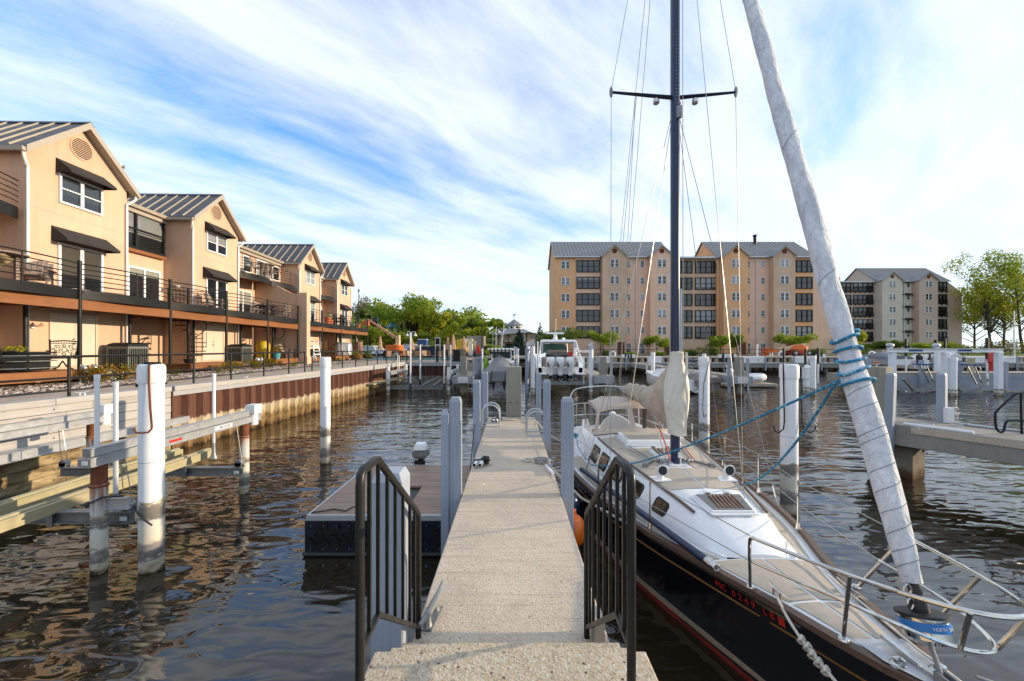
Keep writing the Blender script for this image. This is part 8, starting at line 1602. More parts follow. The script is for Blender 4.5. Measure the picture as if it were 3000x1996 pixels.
for x, y, zt in ((1.37, 26.3, 3.4), (5.22, 26.3, 3.2), (1.35, 33.3, 3.4), (5.3, 33.3, 3.3)):
    m = MB(); m.cyl(x, y, -0.8, zt, 0.15, 18); pl = obj('pile', m, M['far_pile'], t); m = MB(); m.tube([(x-0.02, y-0.2, zt+0.02), (x-0.02, y+0.25, zt+0.02)], 0.15, 12); m.box(x-0.17, x+0.17, y-0.15, y+0.15, zt-0.2, zt-0.02); m.box(x-0.04, x+0.10, y-0.1, y+0.1, zt+0.02, zt+0.26); obj('winch_motor', m, M['alu'], pl, smooth=30)
m = MB(); m.cyl(1.0, 26.6, -0.8, 3.1, 0.13, 10); obj('grey_pile', m, M['postgrey'], t)
for y in (26.75, 32.6):
    m = MB(); m.box(1.2, 5.5, y-0.12, y+0.12, 0.62, 0.86); obj('cross_beam', m, M['galv'], t, smooth=0)
m = MB(); m.box(5.2, 5.3, 26.4, 33.2, 2.75, 2.95); m.box(1.3, 1.4, 26.4, 33.2, 2.85, 3.05); obj('top_beam', m, M['white'], t, smooth=0)
m = MB(); m.box(1.75, 2.55, 26.7, 33, 0.87, 1.20); obj('bunk', m, M['conc_g'], t, smooth=0)
for u, Y in ((1576, 26.4), (1711, 26.5)):
    x, y, z = P(u, 1045, Y); m = MB(); m.cyl(x, y, 0.7, z+1.0 if u < 1600 else z, 0.045, 8); obj('guide_pipe', m, M['pvc'], t)

# small white sloop seen from its stern, behind the mast cover
t = root('moored_sloop', 'small white sailboat seen stern on, beyond the slim white piling', 'sailboat', (12.0, 29, 0))
ang = atan2(-1.2, 6.3)
def sl(x, y, z): return (12.35+x*cos(ang)+y*sin(-ang)*-1*-1*(1 if True else 0), 26.4+y*cos(ang)+x*sin(ang), z)
def sl(x, y, z): return (12.35+x*cos(0.19)-y*sin(0.19), 26.4+x*sin(0.19)+y*cos(0.19), z)
m = MB(); m.loft([[sl(-w, y, zs), sl(-w*0.9, y, 0.45), sl(-w*0.3, y, zb), sl(w*0.3, y, zb), sl(w*0.9, y, 0.45), sl(w, y, zs)] for y, w, zs, zb in ((0, 0.95, 0.95, 0.12), (1.5, 1.15, 0.95, -0.1), (3.5, 1.15, 1.0, -0.2), (5.3, 0.6, 1.12, -0.1), (6.5, 0.05, 1.25, 0.3))]); obj('hull', m, M['gel'], t, smooth=40)
m = MB(); m.loft([[sl(-0.6, y, z0), sl(0.6, y, z0), sl(0.5, y, z1), sl(-0.5, y, z1)] for y, z0, z1 in ((1.8, 0.95, 1.45), (4.2, 1.0, 1.5), (4.9, 1.05, 1.1))]); obj('cabin', m, M['gel'], t, smooth=0, bevel=0.05)
m = MB(); m.tube([sl(0, 3.2, 1.4), sl(0, 3.2, 9.0)], 0.05, 8); m.tube([sl(0.0, 3.1, 2.05), sl(0.1, 0.2, 2.15)], 0.04, 6); obj('mast', m, M['alu'], t); m = MB(); m.tube([sl(0, 3.0, 2.1), sl(0.05, 1.6, 2.22), sl(0.1, 0.2, 2.2)], [0.16, 0.15, 0.1], 8); obj('sail_cover', m, M['navy'], t)
m = MB()
for pts in ([sl(-0.9, 0.1, 0.95), sl(-0.9, 0.1, 1.5), sl(0, -0.1, 1.5), sl(0.9, 0.1, 1.5), sl(0.9, 0.1, 0.95)], [sl(-0.95, 5.0, 1.1), sl(-0.6, 5.4, 1.7), sl(0, 6.7, 1.85), sl(0.6, 5.4, 1.7), sl(0.7, 5.0, 1.1)], [sl(-0.25, 6.2, 1.2), sl(-0.25, 6.2, 1.75)]): m.tube(pts, 0.022, 6)
m.tube([sl(0.3*cos(a), 0.9, 1.5+0.3*sin(a)) for a in np.linspace(0, 2*pi, 15)[:-1]], 0.02, 5, closed=True); obj('guard_rail', m, M['steel'], t)
m = MB()
for dx in (-0.35, -0.15): m.tube([sl(dx, -0.08, 0.2), sl(dx, -0.1, 0.95)], 0.02, 5)
for z in (0.35, 0.6): m.tube([sl(-0.35, -0.1, z), sl(-0.15, -0.1, z)], 0.02, 5)
obj('swim_ladder', m, M['steel'], t)
m = MB(); m.box(-1, 0, 0, 0.1, 0, 0.1)
# tarpaulined boat and inflatable dinghy either side of the third finger
t = root('covered_boat', 'low boat under a taupe tarpaulin beside the third finger dock', 'motorboat', (13.0, 28.5, 0.4)); m = MB(); m.loft([[(13.0+sx*w, y, z) for sx, z in ((-1, 0.95), (-0.8, 0.35), (0, 0.15), (0.8, 0.35), (1, 0.95))] for y, w in ((26.3, 0.85), (30.5, 0.95), (32.4, 0.1))]); obj('hull', m, M['taupe'], t, smooth=30)
m = MB(); m.loft([[(13.0+w*cos(a), y, 0.80+(zt-0.8)*sin(a)**0.8+0.015*sin(a*11+y*3)) for a in np.linspace(0.02, pi-0.02, 19)] for y, w, zt in ((26.1, 0.90, 1.15), (26.5, 0.95, 1.35), (29.5, 1.02, 1.3), (32.0, 0.3, 1.2))], True, ring_closed=False); obj('tarpaulin', m, M['taupe'], t, smooth=60)
t = root('inflatable_dinghy', 'white inflatable dinghy with covered outboard on a pale float', 'dinghy', (18.2, 31.5, 0.3))
m = MB(); m.tube(rnd([(15.55+2.1, 31.2, 0.62), (18.6, 31.1, 0.66), (19.6, 31.1, 0.75), (20.1, 31.9, 0.80), (19.6, 32.6, 0.75), (17.65, 32.5, 0.62)], 2), 0.27, 10); obj('tube', m, M['gel'], t); m = MB(); m.box(17.7, 19.5, 31.2, 32.5, 0.42, 0.5); obj('floor', m, M['grey_c'], t, smooth=0)
m = MB(); m.loft([[(18.1+dx*k, 31.85+dy*k, z) for dx, dy in ((-0.45, -0.4), (0.7, -0.4), (0.7, 0.4), (-0.45, 0.4))] for k, z in ((1, 0.75), (0.85, 1.1), (0.3, 1.45))]); obj('console_cover', m, M['grey_c'], t, smooth=30, bevel=0.08)
outboard(t, 17.4, 31.8, 1.45, 0.1, 0.24, False, 'gel')
m = MB(); m.box(16.6, 20.6, 30.9, 32.9, 0.05, 0.30); solo('float_platform', m, M['trim'], 'pale drive on float under the white dinghy', 'float', smooth=0, bevel=0.05)

# right hand docks beyond the fairway
t = root('cross_dock', 'concrete and blue grey sided dock behind the white lift columns', 'dock', (33, 27.5, 0))
m = MB(); m.box(22.9, 25.6, 26.9, 29.0, 0.66, DZ); obj('concrete_head', m, M['conc_g'], t, smooth=0); m = MB(); m.box(25.6, 48, 28.2, 30.2, 1.2, DZ+0.03); obj('deck', m, M['conc_g'], t, smooth=0)
for k in range(5): m = MB(); m.box(25.62, 48, 28.10, 28.195, 0.08+0.225*k, 0.30+0.225*k); obj('siding_board', m, M['postgrey'], t, smooth=0)
for u, vt, Y in ((2546, 1053, 26.7), (2700, 1055, 28.0), (2811, 1056, 28.0), (2946, 1060, 26.5), (3010, 1058, 27.5)): x, y, z = P(u, vt, Y); m = MB(); m.box(x-0.11, x+0.11, y-0.1, y+0.1, 0.25, z); obj('post', m, M['postgrey'], t, smooth=0)
m = MB(); m.box(24.4, 25.0, 27.6, 28.2, -0.6, 2.35); obj('pile', m, M['conc_p'], t, smooth=0); m = MB(); x = P(2844, 0, 29.2)[0]; m.box(x-0.13, x+0.13, 29.0, 29.3, 0.6, 2.35); obj('new_post', m, M['bunk'], t, smooth=0)
hl = dup(HL, P(2548, 0, 27.1)[:2]+(DZ,), -pi/2, 'ladder loops on the concrete head beyond the furled sail'); dup(HL, P(2840, 0, 28.4)[:2]+(DZ,), -pi/2, 'ladder loops left of the last white lift column'); dup(HL, P(2856, 0, 28.6)[:2]+(DZ,), -pi/2, 'second set of ladder loops left of the last white lift column'); dup(HL, P(2134, 0, 31)[:2]+(DZ,), -pi/2, 'ladder loops beside the tarpaulined boat')
t = root('dock_steps', 'white step ladder with orange top on the concrete head', 'steps', (*P(2572, 0, 27.3)[:2], DZ)); x, y = P(2572, 0, 27.3)[:2]
m = MB(); m.beam((x-0.45, y, DZ), (x+0.05, y, DZ+0.75), 0.06, 0.05); m.beam((x-0.45, y+0.5, DZ), (x+0.05, y+0.5, DZ+0.75), 0.06, 0.05); obj('stringer', m, M['white'], t, smooth=0)
for k in range(4): m = MB(); m.box(x-0.45+0.13*k, x-0.25+0.13*k, y-0.03, y+0.53, DZ+0.13+0.17*k, DZ+0.17+0.17*k); obj('tread', m, M['white'], t, smooth=0)
m = MB(); m.box(x-0.05, x+0.25, y-0.03, y+0.53, DZ+0.75, DZ+0.83); obj('orange_top', m, M['orange'], t, smooth=0)
t = root('boat_lift', 'white four post boat lift with long overhead beam at the photo edge', 'boat lift', (28, 26, 0))
for u, Y, vb in ((2615, 25.9, 1145), (2771, 25.7, 1160), (2748, 30.5, 1130), (2926, 25.7, 1160)):
    x, y = P(u, 0, Y)[:2]; m = MB(); m.box(x-0.16, x+0.16, y-0.14, y+0.14, -0.6, 2.78); obj('column', m, M['far_pile'], t, smooth=0, bevel=0.02)
xa, xb = P(2602, 0, 25.9)[0], P(2935, 0, 25.9)[0]; m = MB(); m.box(xa, xb, 25.72, 26.02, 2.79, 2.82); m.box(xa, xb, 25.8, 25.94, 2.82, 3.02); m.box(xa, xb, 25.72, 26.02, 3.02, 3.05); bm_ = obj('overhead_beam', m, M['white'], t, smooth=0)
for u in (2668, 2812): x = P(u, 0, 25.7)[0]; m = MB(); m.box(x, x+0.9, 25.79, 25.799, 2.85, 2.98); obj('blue_label', m, M['blue'], bm_, smooth=0)
for u in (2608, 2744): x = P(u, 0, 25.9)[0]; m = MB(); m.ball((x, 25.9, 3.25), 0.25, 0.18, 0.15); m.box(x-0.12, x+0.12, 25.8, 26.0, 3.05, 3.2); obj('motor', m, M['alu'], bm_)
for u0, Y in ((2700, 27.3), (2840, 26.6)):
    x = P(u0, 0, Y)[0]
    for dy in (0, 2.2):
        m = MB(); m.beam((x-1.2, Y+dy, 1.0), (x-0.5, Y+dy, 0.25), 0.22, 0.14, up=(0, 1, 0)); m.beam((x-0.55, Y+dy, 0.2), (x+0.55, Y+dy, 0.2), 0.22, 0.16, up=(0, 1, 0)); m.beam((x+0.5, Y+dy, 0.25), (x+1.2, Y+dy, 1.0), 0.22, 0.14, up=(0, 1, 0)); obj('cradle_arm', m, M['galv'], t, smooth=0)
    m = MB(); m.tube([(x+0.9, Y, 0.6), (x+0.35, Y, 1.9)], 0.04, 6); m.tube([(x+1.2, Y+0.6, 0.6), (x+0.55, Y+0.6, 1.9)], 0.04, 6); gs = obj('guide_arm', m, M['galv'], t, smooth=30); m = MB(); m.box(x+0.1, x+0.75, Y-0.1, Y+0.7, 1.9, 1.99); obj('guide_seat', m, M['blue'], gs, smooth=30)
x, y = P(2902, 0, 27)[:2]; t = root('fire_cabinet', 'red extinguisher rack on a post right of the guide pole', 'fire extinguisher', (x, y, DZ)); m = MB(); m.box(x-0.25, x+0.2, y-0.1, y+0.1, 2.1, 2.75); m.box(x-0.02, x+0.18, y-0.1, y+0.1, 1.5, 2.1); obj('cabinet', m, M['red'], t, smooth=0, bevel=0.03); m = MB(); m.box(x-0.04, x+0.04, y+0.1, y+0.16, DZ, 2.3); obj('stand', m, M['dark'], t, smooth=0)
for u, Y, w, lab in ((2642, 44, 2.6, 'runabout under grey cover behind the white lift beam'),):
    x = P(u, 0, Y)[0]; t = root('covered_boat', lab, 'motorboat', (x, Y, 1.0)); m = MB(); m.loft([[(x+sx*w/2*k, y, z) for sx, z in ((-1, 1.9), (-0.7, 1.2), (0.7, 1.2), (1, 1.9))] for y, k in ((Y, 1), (Y+4, 0.9), (Y+6, 0.1))]); obj('hull', m, M['gel'], t, smooth=0); m = MB(); m.loft([[(x+w/2*k*cos(a), y, 1.85+h*sin(a)) for a in np.linspace(0, pi, 13)] for y, k, h in ((Y-0.05, 1.02, 0.4), (Y+2, 1, 0.75), (Y+5, 0.5, 0.4))], True, ring_closed=False); obj('boat_cover', m, M['grey_c'], t)
for u, v, Y, lab in ((2700, 1050, 45, 'white skiff bow behind the black outboards'),):
    x = P(u, 0, Y)[0]; t = root('small_boat', lab, 'boat', (x, Y, 0.5)); m = MB(); m.loft([[(x+sx*k, y, z) for sx, z in ((-1.1, 1.7), (-0.8, 0.7), (0.8, 0.7), (1.1, 1.7))] for y, k in ((Y, 0.9), (Y+3, 1), (Y+5, 0.1))]); obj('hull', m, M['gel'], t, smooth=0); outboard(t, x-0.4, Y-0.2, 2.3, 0.7, 0.25, False, 'black')
t = root('dock_awning', 'small white peaked box on the quay right of the lift columns', 'dock box', (*P(2790, 0, 46)[:2], 1.32)); m = MB(); m.box(-0.7, 0.7, -0.4, 0.4, 0, 0.75); obj('body', m, M['white'], t, local=True, smooth=0); m = MB(); m.prism([(-0.8, 0.75), (0.8, 0.75), (0.0, 1.25)], 'y', -0.45, 0.45); obj('roof', m, M['white'], t, local=True, smooth=0)

# ------------------------------------------------------------------ the skewed finger dock on the right
d = Vector((0.467, -0.884)); n_ = Vector((0.884, 0.467)); A_ = Vector((8.72, 10.05))
ry = atan2(d.y, d.x)
t = root('finger_dock', 'stained concrete finger dock cut by the photo edge, right of the furled sail', 'dock', (A_.x, A_.y, 0), 0, FD)
q = lambda s, w: tuple(A_+d*s+n_*w)
m = MB(); m.prism([q(0, 0), q(9, 0), q(9, 1.3), q(0, 1.3)], 'z', 0.80, DZ); obj('deck', m, M['conc_g'], t, smooth=0, bevel=0.012)
m = MB(); m.prism([q(0.55, 0.25), q(0.95, 0.25), q(0.95, 0.95), q(0.55, 0.95)], 'z', -0.8, 0.80); obj('support_pile', m, M['conc_p'], t, smooth=0)
m = MB(); m.prism([q(1.0, -0.02), q(9, -0.02), q(9, -0.003), q(1.0, -0.003)], 'z', 1.13, 1.285); obj('edge_board', m, M['conc'], t, smooth=0)
m = MB(); m.prism([q(4.2, 0.3), q(4.45, 0.3), q(4.45, 0.9), q(4.2, 0.9)], 'z', 0.55, 0.80); obj('under_beam', m, M['conc_p'], t, smooth=0)
m = MB(); cx2, cy2 = q(-0.1, 1.55); m.prism([(cx2+d.x*a+n_.x*c, cy2+d.y*a+n_.y*c) for a, c in ((-0.2, -0.24), (0.2, -0.24), (0.2, 0.2), (-0.2, 0.2))], 'z', -0.8, 2.58); solo('concrete_pile', m, M['conc_p'], 'square concrete pile behind the skewed dock on the right', 'pile', 'square concrete dock piles', smooth=0, bevel=0.01)
m = MB()
for a in (-0.02, 0.2): m.rod((cx2+d.x*0.2+n_.x*(a-0.05)-0.0, cy2+d.y*0.2+n_.y*(a-0.05), 1.66), (cx2+d.x*0.215+n_.x*(a-0.05), cy2+d.y*0.215+n_.y*(a-0.05), 1.66), 0.025, 10)
solo('bolt_hole', m, M['rust'], 'pair of dark bolt holes in the pile behind the skewed dock', 'bolt')
def post2(s, w, z0, z1, wd, label, lean=(0, 0)): x, y = q(s, w); o = post(x, y, z0, z1, wd, label, group='grey square posts on the skewed dock', lean=lean); o.rotation_euler = (0, 0, ry)
post2(0.62, -0.09, 0.52, 2.50, 0.16, 'leaning grey post bolted to the side of the skewed dock', (0.06, 0)); post2(1.12, 1.40, 0.7, 2.48, 0.16, 'grey post on the far side of the skewed dock with white meter')
m = MB(); x, y = q(1.27, 1.27); m.box(x-0.07, x+0.07, y-0.06, y+0.06, DZ+0.01, DZ+0.38); solo('meter_box', m, M['white'], 'white meter box at the foot of the post on the skewed dock', 'meter', smooth=0, bevel=0.01)
m = MB(); a, c = q(0.85, 0.06), q(1.95, 0.06); m.rod((*a, DZ+0.03), (*c, DZ+0.03), 0.035, 10); solo('pipe_bumper', m, M['pvc'], 'white pipe bumper on the near edge of the skewed dock', 'pipe')
m = MB(); a, c = q(1.5, 1.2), q(2.5, 1.2); m.rod((*a, DZ+0.03), (*c, DZ+0.03), 0.028, 10); solo('pipe_bumper', m, M['alu'], 'grey pipe bumper on the far edge of the skewed dock', 'pipe')
x, y = q(1.15, 0.22); cleat(x, y, DZ, ry, 0.9, 'cleat behind the white pipe bumper of the skewed dock'); x, y = q(1.5, 1.05); cleat(x, y, DZ, ry, 0.9, 'cleat beside the white meter box')
x, y = q(2.75, 0.95); dup(HL, (x, y, DZ), ry-pi/2, 'ladder loop at the photo edge on the skewed dock')
t = root('stair_handrail', 'black bent handrail at the photo edge beyond the bow rail', 'handrail', (*q(3.5, 0.75), DZ), 0); Q = lambda u, v: P(u, v, 8.35)
m = MB(); m.tube(rnd([Q(3060, 1152), Q(2985, 1152), Q(2972, 1156), Q(2920, 1205), Q(2916, 1212), Q(2918, 1255), Q(2930, 1268), Q(2942, 1265), Q(2946, 1240), Q(2955, 1230), Q(3060, 1236)], 2), 0.021, 8); m.tube([Q(2992, 1152), Q(2995, 1300)], 0.021, 8); obj('rail_tube', m, M['dark'], t)

# ================================================================== FURNITURE ON BALCONIES AND PLATFORMS
BZ = 5.12
def adirondack(t, w=0.0, m_='taupewood'):
    """Slatted garden chair facing +x, local to its own root; seat, five back slats, arms, legs."""
    for k in range(5): m = MB(); y = -0.24+0.12*k; m.add([(-0.28, y-0.052, 0.26), (-0.28, y+0.052, 0.26), (-0.56, y+0.058, 1.0-0.05*abs(k-2)), (-0.56, y-0.058, 1.0-0.05*abs(k-2)), (-0.30, y-0.052, 0.25), (-0.30, y+0.052, 0.25), (-0.58, y+0.058, 0.99-0.05*abs(k-2)), (-0.58, y-0.058, 0.99-0.05*abs(k-2))], [(0,1,2,3), (7,6,5,4), (0,4,5,1), (1,5,6,2), (2,6,7,3), (3,7,4,0)]); obj('back_slat', m, M[m_], t, local=True, smooth=0)
    for k in range(5): m = MB(); x = -0.28+0.13*k; z = 0.26+0.03*k; m.box(x, x+0.11, -0.28, 0.28, z, z+0.025); obj('seat_slat', m, M[m_], t, local=True, smooth=0)
    for s in (-1, 1):
        m = MB(); m.box(-0.42, 0.38, s*0.35-0.07, s*0.35+0.07, 0.56, 0.59); obj('arm', m, M[m_], t, local=True, smooth=0); [obj('leg', MB().box(xl, xl+0.09, s*0.30-0.02, s*0.30+0.02, 0, 0.56), M[m_], t, local=True, smooth=0) for xl in (0.26, -0.44)]
AC_ = root('garden_chair', 'weathered slatted garden chair beside the nearest balcony table', 'garden chair', (hw(15.6, 13.3), 13.3, BZ), -0.9, 'slatted garden chairs on the balconies'); adirondack(AC_)
for d_, y, rz, z, lab in ((15.5, 21.7, 0.2, BZ, 'slatted chair beside the first small balcony fence panel'), (15.6, 25.6, -0.5, BZ, 'slatted chair at the long dining table on the third house balcony'), (15.4, 26.9, 0.4, BZ, 'slatted chair right of the long dining table'), (15.5, 27.9, 2.9, BZ, 'slatted chair turned to the wall before the party wall'), (15.4, 29.9, 0.1, BZ, 'slatted chair with high dark back next to the party wall pier'), (15.6, 25.6, 0.2, 7.92, 'slatted chair on the upper bowed balcony'), (15.8, 27.2, -0.4, 7.92, 'second slatted chair on the upper bowed balcony'), (15.6, 41.9, 0.3, BZ, 'slatted chair on the last balcony end')):
    dup(AC_, (hw(d_, y), y, z), rz, lab)
def rtable(d_, y, z, r, label, mat='taupewood', h=0.9):
    t = root('balcony_table', label, 'table', (hw(d_, y), y, z), 0, 'tables on the balconies'); m = MB(); m.cyl(0, 0, h-0.05, h, r, 22); obj('tabletop', m, M[mat], t, local=True)
    for k in range(4): a = pi/4+k*pi/2; m = MB(); m.box(r*0.62*cos(a)-0.04, r*0.62*cos(a)+0.04, r*0.62*sin(a)-0.04, r*0.62*sin(a)+0.04, 0, h-0.05); obj('leg', m, M[mat], t, local=True, smooth=0)
rtable(15.55, 12.15, BZ, 0.72, 'high round weathered table on the nearest balcony'); rtable(15.6, 26.2, BZ, 0.6, 'dark table among chairs on the third house balcony', 'dark', 0.75); rtable(15.5, 37.6, BZ, 0.7, 'black dining table on the last house balcony', 'dark', 0.75); rtable(15.8, 26.6, 7.92, 0.5, 'pale table on the upper bowed balcony', 'taupewood', 0.75)
BSG = 'high backed bar chairs on the nearest balcony'
for k, (y, d_, rz) in enumerate(((11.3, 15.6, 0.3), (12.2, 16.2, -0.1), (10.7, 15.3, 0.8))):
    t = root('bar_chair', ['dark bar chair behind the pot of dry grass', 'dark bar chair behind the high round table', 'dark bar chair at the photo edge of the balcony'][k], 'chair', (hw(d_, y), y, BZ), rz, BSG)
    m = MB(); m.box(-0.22, 0.22, -0.24, 0.24, 0.64, 0.70); obj('seat', m, M['taupe'], t, local=True, smooth=0, bevel=0.02); m = MB(); m.box(-0.26, -0.21, -0.24, 0.24, 0.75, 1.22); obj('backrest', m, M['taupe'], t, local=True, smooth=0, bevel=0.03)
    for sx in (-0.2, 0.2):
        for sy in (-0.2, 0.2): m = MB(); m.rod((sx*1.15, sy*1.1, 0), (sx, sy, 0.64), 0.02, 6); obj('leg', m, M['dark'], t, local=True)
t = root('potted_grass', 'red glazed pot of dry straw coloured grass on the nearest balcony', 'potted plant', (hw(15.05, 12.0), 11.55, BZ)); m = MB(); m.lathe([(0.16, 0), (0.24, 0.12), (0.26, 0.28), (0.24, 0.30)], 18, 0, 0); M['glaze'] = plain('red_glaze', (0.62, 0.07, 0.015), 0.15, var=0.15); obj('pot', m, M['glaze'], t, local=True)
m = MB(); rr = np.random.default_rng(3)
for k in range(260): a = rr.random()*6.28; q_ = 0.18*rr.random(); l = 0.25+0.3*rr.random(); o_ = q_+0.42*rr.random()**0.7; m.add([(q_*cos(a)-0.006, q_*sin(a), 0.28), (q_*cos(a)+0.006, q_*sin(a)+0.006, 0.28), (o_*0.7*cos(a), o_*0.7*sin(a), 0.28+l), (o_*cos(a), o_*sin(a), 0.28+l*0.75)], [(0, 1, 2), (2, 1, 3)])
obj('dry_blades', m, M['straw'], t, local=True, smooth=0)
# low iron fence panels round the spiral stair head
for y0, lab in ((18.0, 'curved black guard at the head of the nearest spiral stair'), (25.2, 'curved black guard at the head of the middle spiral stair')):
    t = root('stair_guard', lab, 'railing', (hw(15.5, y0+1.6), y0+1.6, BZ), 0, 'guards at the spiral stair heads'); pts = [(0.75*cos(a), 0.75*sin(a)) for a in np.linspace(0.3, 5.2, 22)]
    for z in (0.12, 0.5, 0.85): m = MB(); m.tube([(x, y, z) for x, y in pts], 0.016, 6); obj('rail', m, M['dark'], t, local=True)
    for x, y in pts: m = MB(); m.rod((x, y, 0), (x, y, 0.85), 0.012, 5); obj('baluster', m, M['dark'], t, local=True)
for k, y in enumerate((36.8, 38.0, 38.7)):
    t = root('patio_chair', ['black woven chair at the black dining table', 'second black woven chair at the black dining table', 'grey padded chair right of the black dining table'][k], 'chair', (hw(15.2, y), y, BZ), 0.4*k, 'chairs on the last house balcony'); m = MB(); m.box(-0.26, 0.26, -0.28, 0.28, 0.36, 0.44); obj('seat', m, M['dark' if k < 2 else 'taupe'], t, local=True, smooth=0); m = MB(); m.box(-0.32, -0.26, -0.28, 0.28, 0.44, 1.05); obj('backrest', m, M['dark' if k < 2 else 'taupe'], t, local=True, smooth=0)
    m = MB()
    for sx in (-0.24, 0.24):
        for sy in (-0.26, 0.26): m.rod((sx, sy, 0), (sx, sy, 0.62 if sx > 0 else 0.4), 0.018, 5)
    obj('leg', m, M['dark'], t, local=True)
for y, z, s, lab in ((34.6, BZ, 1.0, 'large terracotta pot on the balcony right of the party wall'), (35.2, BZ, 0.75, 'smaller terracotta pot beside the large terracotta pot'), (42.0, BZ, 0.7, 'terracotta pot on the last balcony end')):
    t = root('terracotta_pot', lab, 'plant pot', (hw(15.2, y), y, z), 0, 'terracotta pots on the balconies'); m = MB(); m.lathe([(0.18*s, 0), (0.27*s, 0.5*s), (0.31*s, 0.5*s), (0.31*s, 0.62*s), (0.26*s, 0.62*s)], 16, 0, 0); obj('pot', m, M['terra'], t, local=True); m = MB(); rr = np.random.default_rng(5); foliage(m, [(0, 0, 0.75*s, 0.22*s, 0.22*s, 0.2*s)], 70, 0.07, rr); me = mesh_of(m, 'foliage', M['leaf'], 0); o = bpy.data.objects.new('foliage', me); COL.objects.link(o); o.parent = t
# ground level
t = root('fire_table', 'dark wicker fire table with a plant between two ornate chairs', 'table', (hw(15.4, 12.55), 12.55, 2.34)); m = MB()
n = 8
m.loft([[(0.85*k*cos(pi/8+2*pi*i/8), 0.85*k*sin(pi/8+2*pi*i/8), z) for i in range(8)] for k, z in ((0.93, 0.05), (0.95, 0.58))]); obj('base', m, M['dark'], t, local=True, smooth=0)
m = MB(); m.loft([[(0.95*cos(pi/8+2*pi*i/8), 0.95*sin(pi/8+2*pi*i/8), z) for i in range(8)] for z in (0.58, 0.63)]); obj('tabletop', m, M['dark'], t, local=True, smooth=0)
m = MB()
for i in range(8):
    a = 2*pi*i/8; c, s_ = cos(a), sin(a); p = 0.885
    for dz in (0.12, 0.34, 0.52): m.beam((p*c-0.34*s_, p*s_+0.34*c, dz), (p*c+0.34*s_, p*s_-0.34*c, dz), 0.02, 0.02)
obj('panel_moulding', m, M['galv'], t, local=True, smooth=0); m = MB(); rr = np.random.default_rng(6); foliage(m, [(0, 0, 0.72, 0.3, 0.3, 0.1)], 120, 0.06, rr); me = mesh_of(m, 'foliage', M['leaf_y'], 0); o = bpy.data.objects.new('foliage', me); COL.objects.link(o); o.parent = t
def ornate(x, y, rz, label):
    t = root('ornate_chair', label, 'garden chair', (x, y, 2.34), rz, 'cast metal swivel chairs at the fire table'); D = M['bronze']
    m = MB()
    for s in (-1, 1): m.tube([(-0.26, s*0.30, 0.40), (-0.36, s*0.31, 0.75), (-0.44, s*0.32, 1.0), (-0.42, s*0.33, 1.03)], 0.022, 8); m.tube([(-0.33, s*0.31, 0.64), (0.0, s*0.36, 0.66), (0.25, s*0.35, 0.62), (0.30, s*0.33, 0.55)], 0.02, 8); m.tube([(0.26, s*0.35, 0.62), (0.22, s*0.30, 0.40)], 0.018, 6)
    m.tube([(-0.43, -0.31, 0.97), (-0.45, 0, 1.0), (-0.43, 0.31, 0.97)], 0.02, 8); m.tube([(-0.42, -0.30, 0.90), (-0.43, 0, 0.91), (-0.42, 0.30, 0.90)], 0.012, 6); m.tube([(-0.28, -0.3, 0.44), (-0.28, 0.3, 0.44)], 0.016, 6); obj('frame', m, D, t, local=True)
    m = MB(); B_ = lambda a, z: (-0.28-(z-0.44)*0.30, a, z)
    for c, z, r in ((0, 0.68, 0.10), (-0.14, 0.62, 0.07), (0.14, 0.62, 0.07), (-0.15, 0.79, 0.065), (0.15, 0.79, 0.065), (0, 0.54, 0.06), (-0.2, 0.52, 0.05), (0.2, 0.52, 0.05), (0, 0.82, 0.05), (-0.23, 0.70, 0.045), (0.23, 0.70, 0.045)):
        m.tube([B_(c+r*(1-0.05*k)*cos(k*0.62), z+r*(1-0.05*k)*sin(k*0.62)) for k in range(13)], 0.011, 5)
    for k in range(9): m.tube([B_(-0.24+0.06*k, 0.90), B_(-0.24+0.06*k, 0.97)], 0.008, 4)
    obj('scrollwork', m, D, t, local=True); m = MB()
    for k in range(8): m.box(-0.26+0.06*k, -0.22+0.06*k, -0.29, 0.29, 0.38, 0.40)
    m.box(-0.28, 0.26, -0.30, -0.27, 0.37, 0.41); m.box(-0.28, 0.26, 0.27, 0.30, 0.37, 0.41); obj('seat', m, D, t, local=True, smooth=0)
    for s in (-1, 1): m = MB(); m.tube([(0.35, s*0.22, 0.02), (0.1, s*0.1, 0.10), (0.0, 0, 0.30), (-0.1, s*0.1, 0.10), (-0.35, s*0.22, 0.02)], 0.02, 6); obj('rocker_base', m, D, t, local=True)
ornate(hw(15.25, 13.8), 13.8, 2.5, 'ornate cast chair beside the spirea and black post'); ornate(hw(14.95, 11.75), 11.75, 1.9, 'ornate cast chair cut by the photo edge, beyond the fire table')
def gasmeter(d_, y, label):
    t = root('gas_meter', label, 'gas meter', (hw(d_, y), y, GZ), 0, 'grey gas meters in the gravel bed'); m = MB()
    for z in (0.35, 0.55): m.tube([(0, -0.35, z), (0, 0.35, z), (0, 0.35, 0.0)], 0.025, 6)
    m.tube([(0, -0.35, 0), (0, -0.35, 0.62)], 0.025, 6); obj('pipework', m, M['alu'], t, local=True)
    for s in (-0.3, 0.05): m = MB(); m.ball((0.05, s, 0.5), 0.12, 0.10, 0.13, 10, 6); obj('meter', m, M['alu'], t, local=True)
gasmeter(14.35, 13.9, 'gas meter pipes at the platform corner by the red spirea'); gasmeter(14.2, 23.3, 'gas meter between the two orange spireas'); gasmeter(14.1, 29.7, 'gas meter at the foot of the party wall pier')
DA = dup(AC_, (hw(15.2, 28.0), 27.6, 2.36), 0.1, 'half of the pale double garden chair on the brown platform', 1.08); 
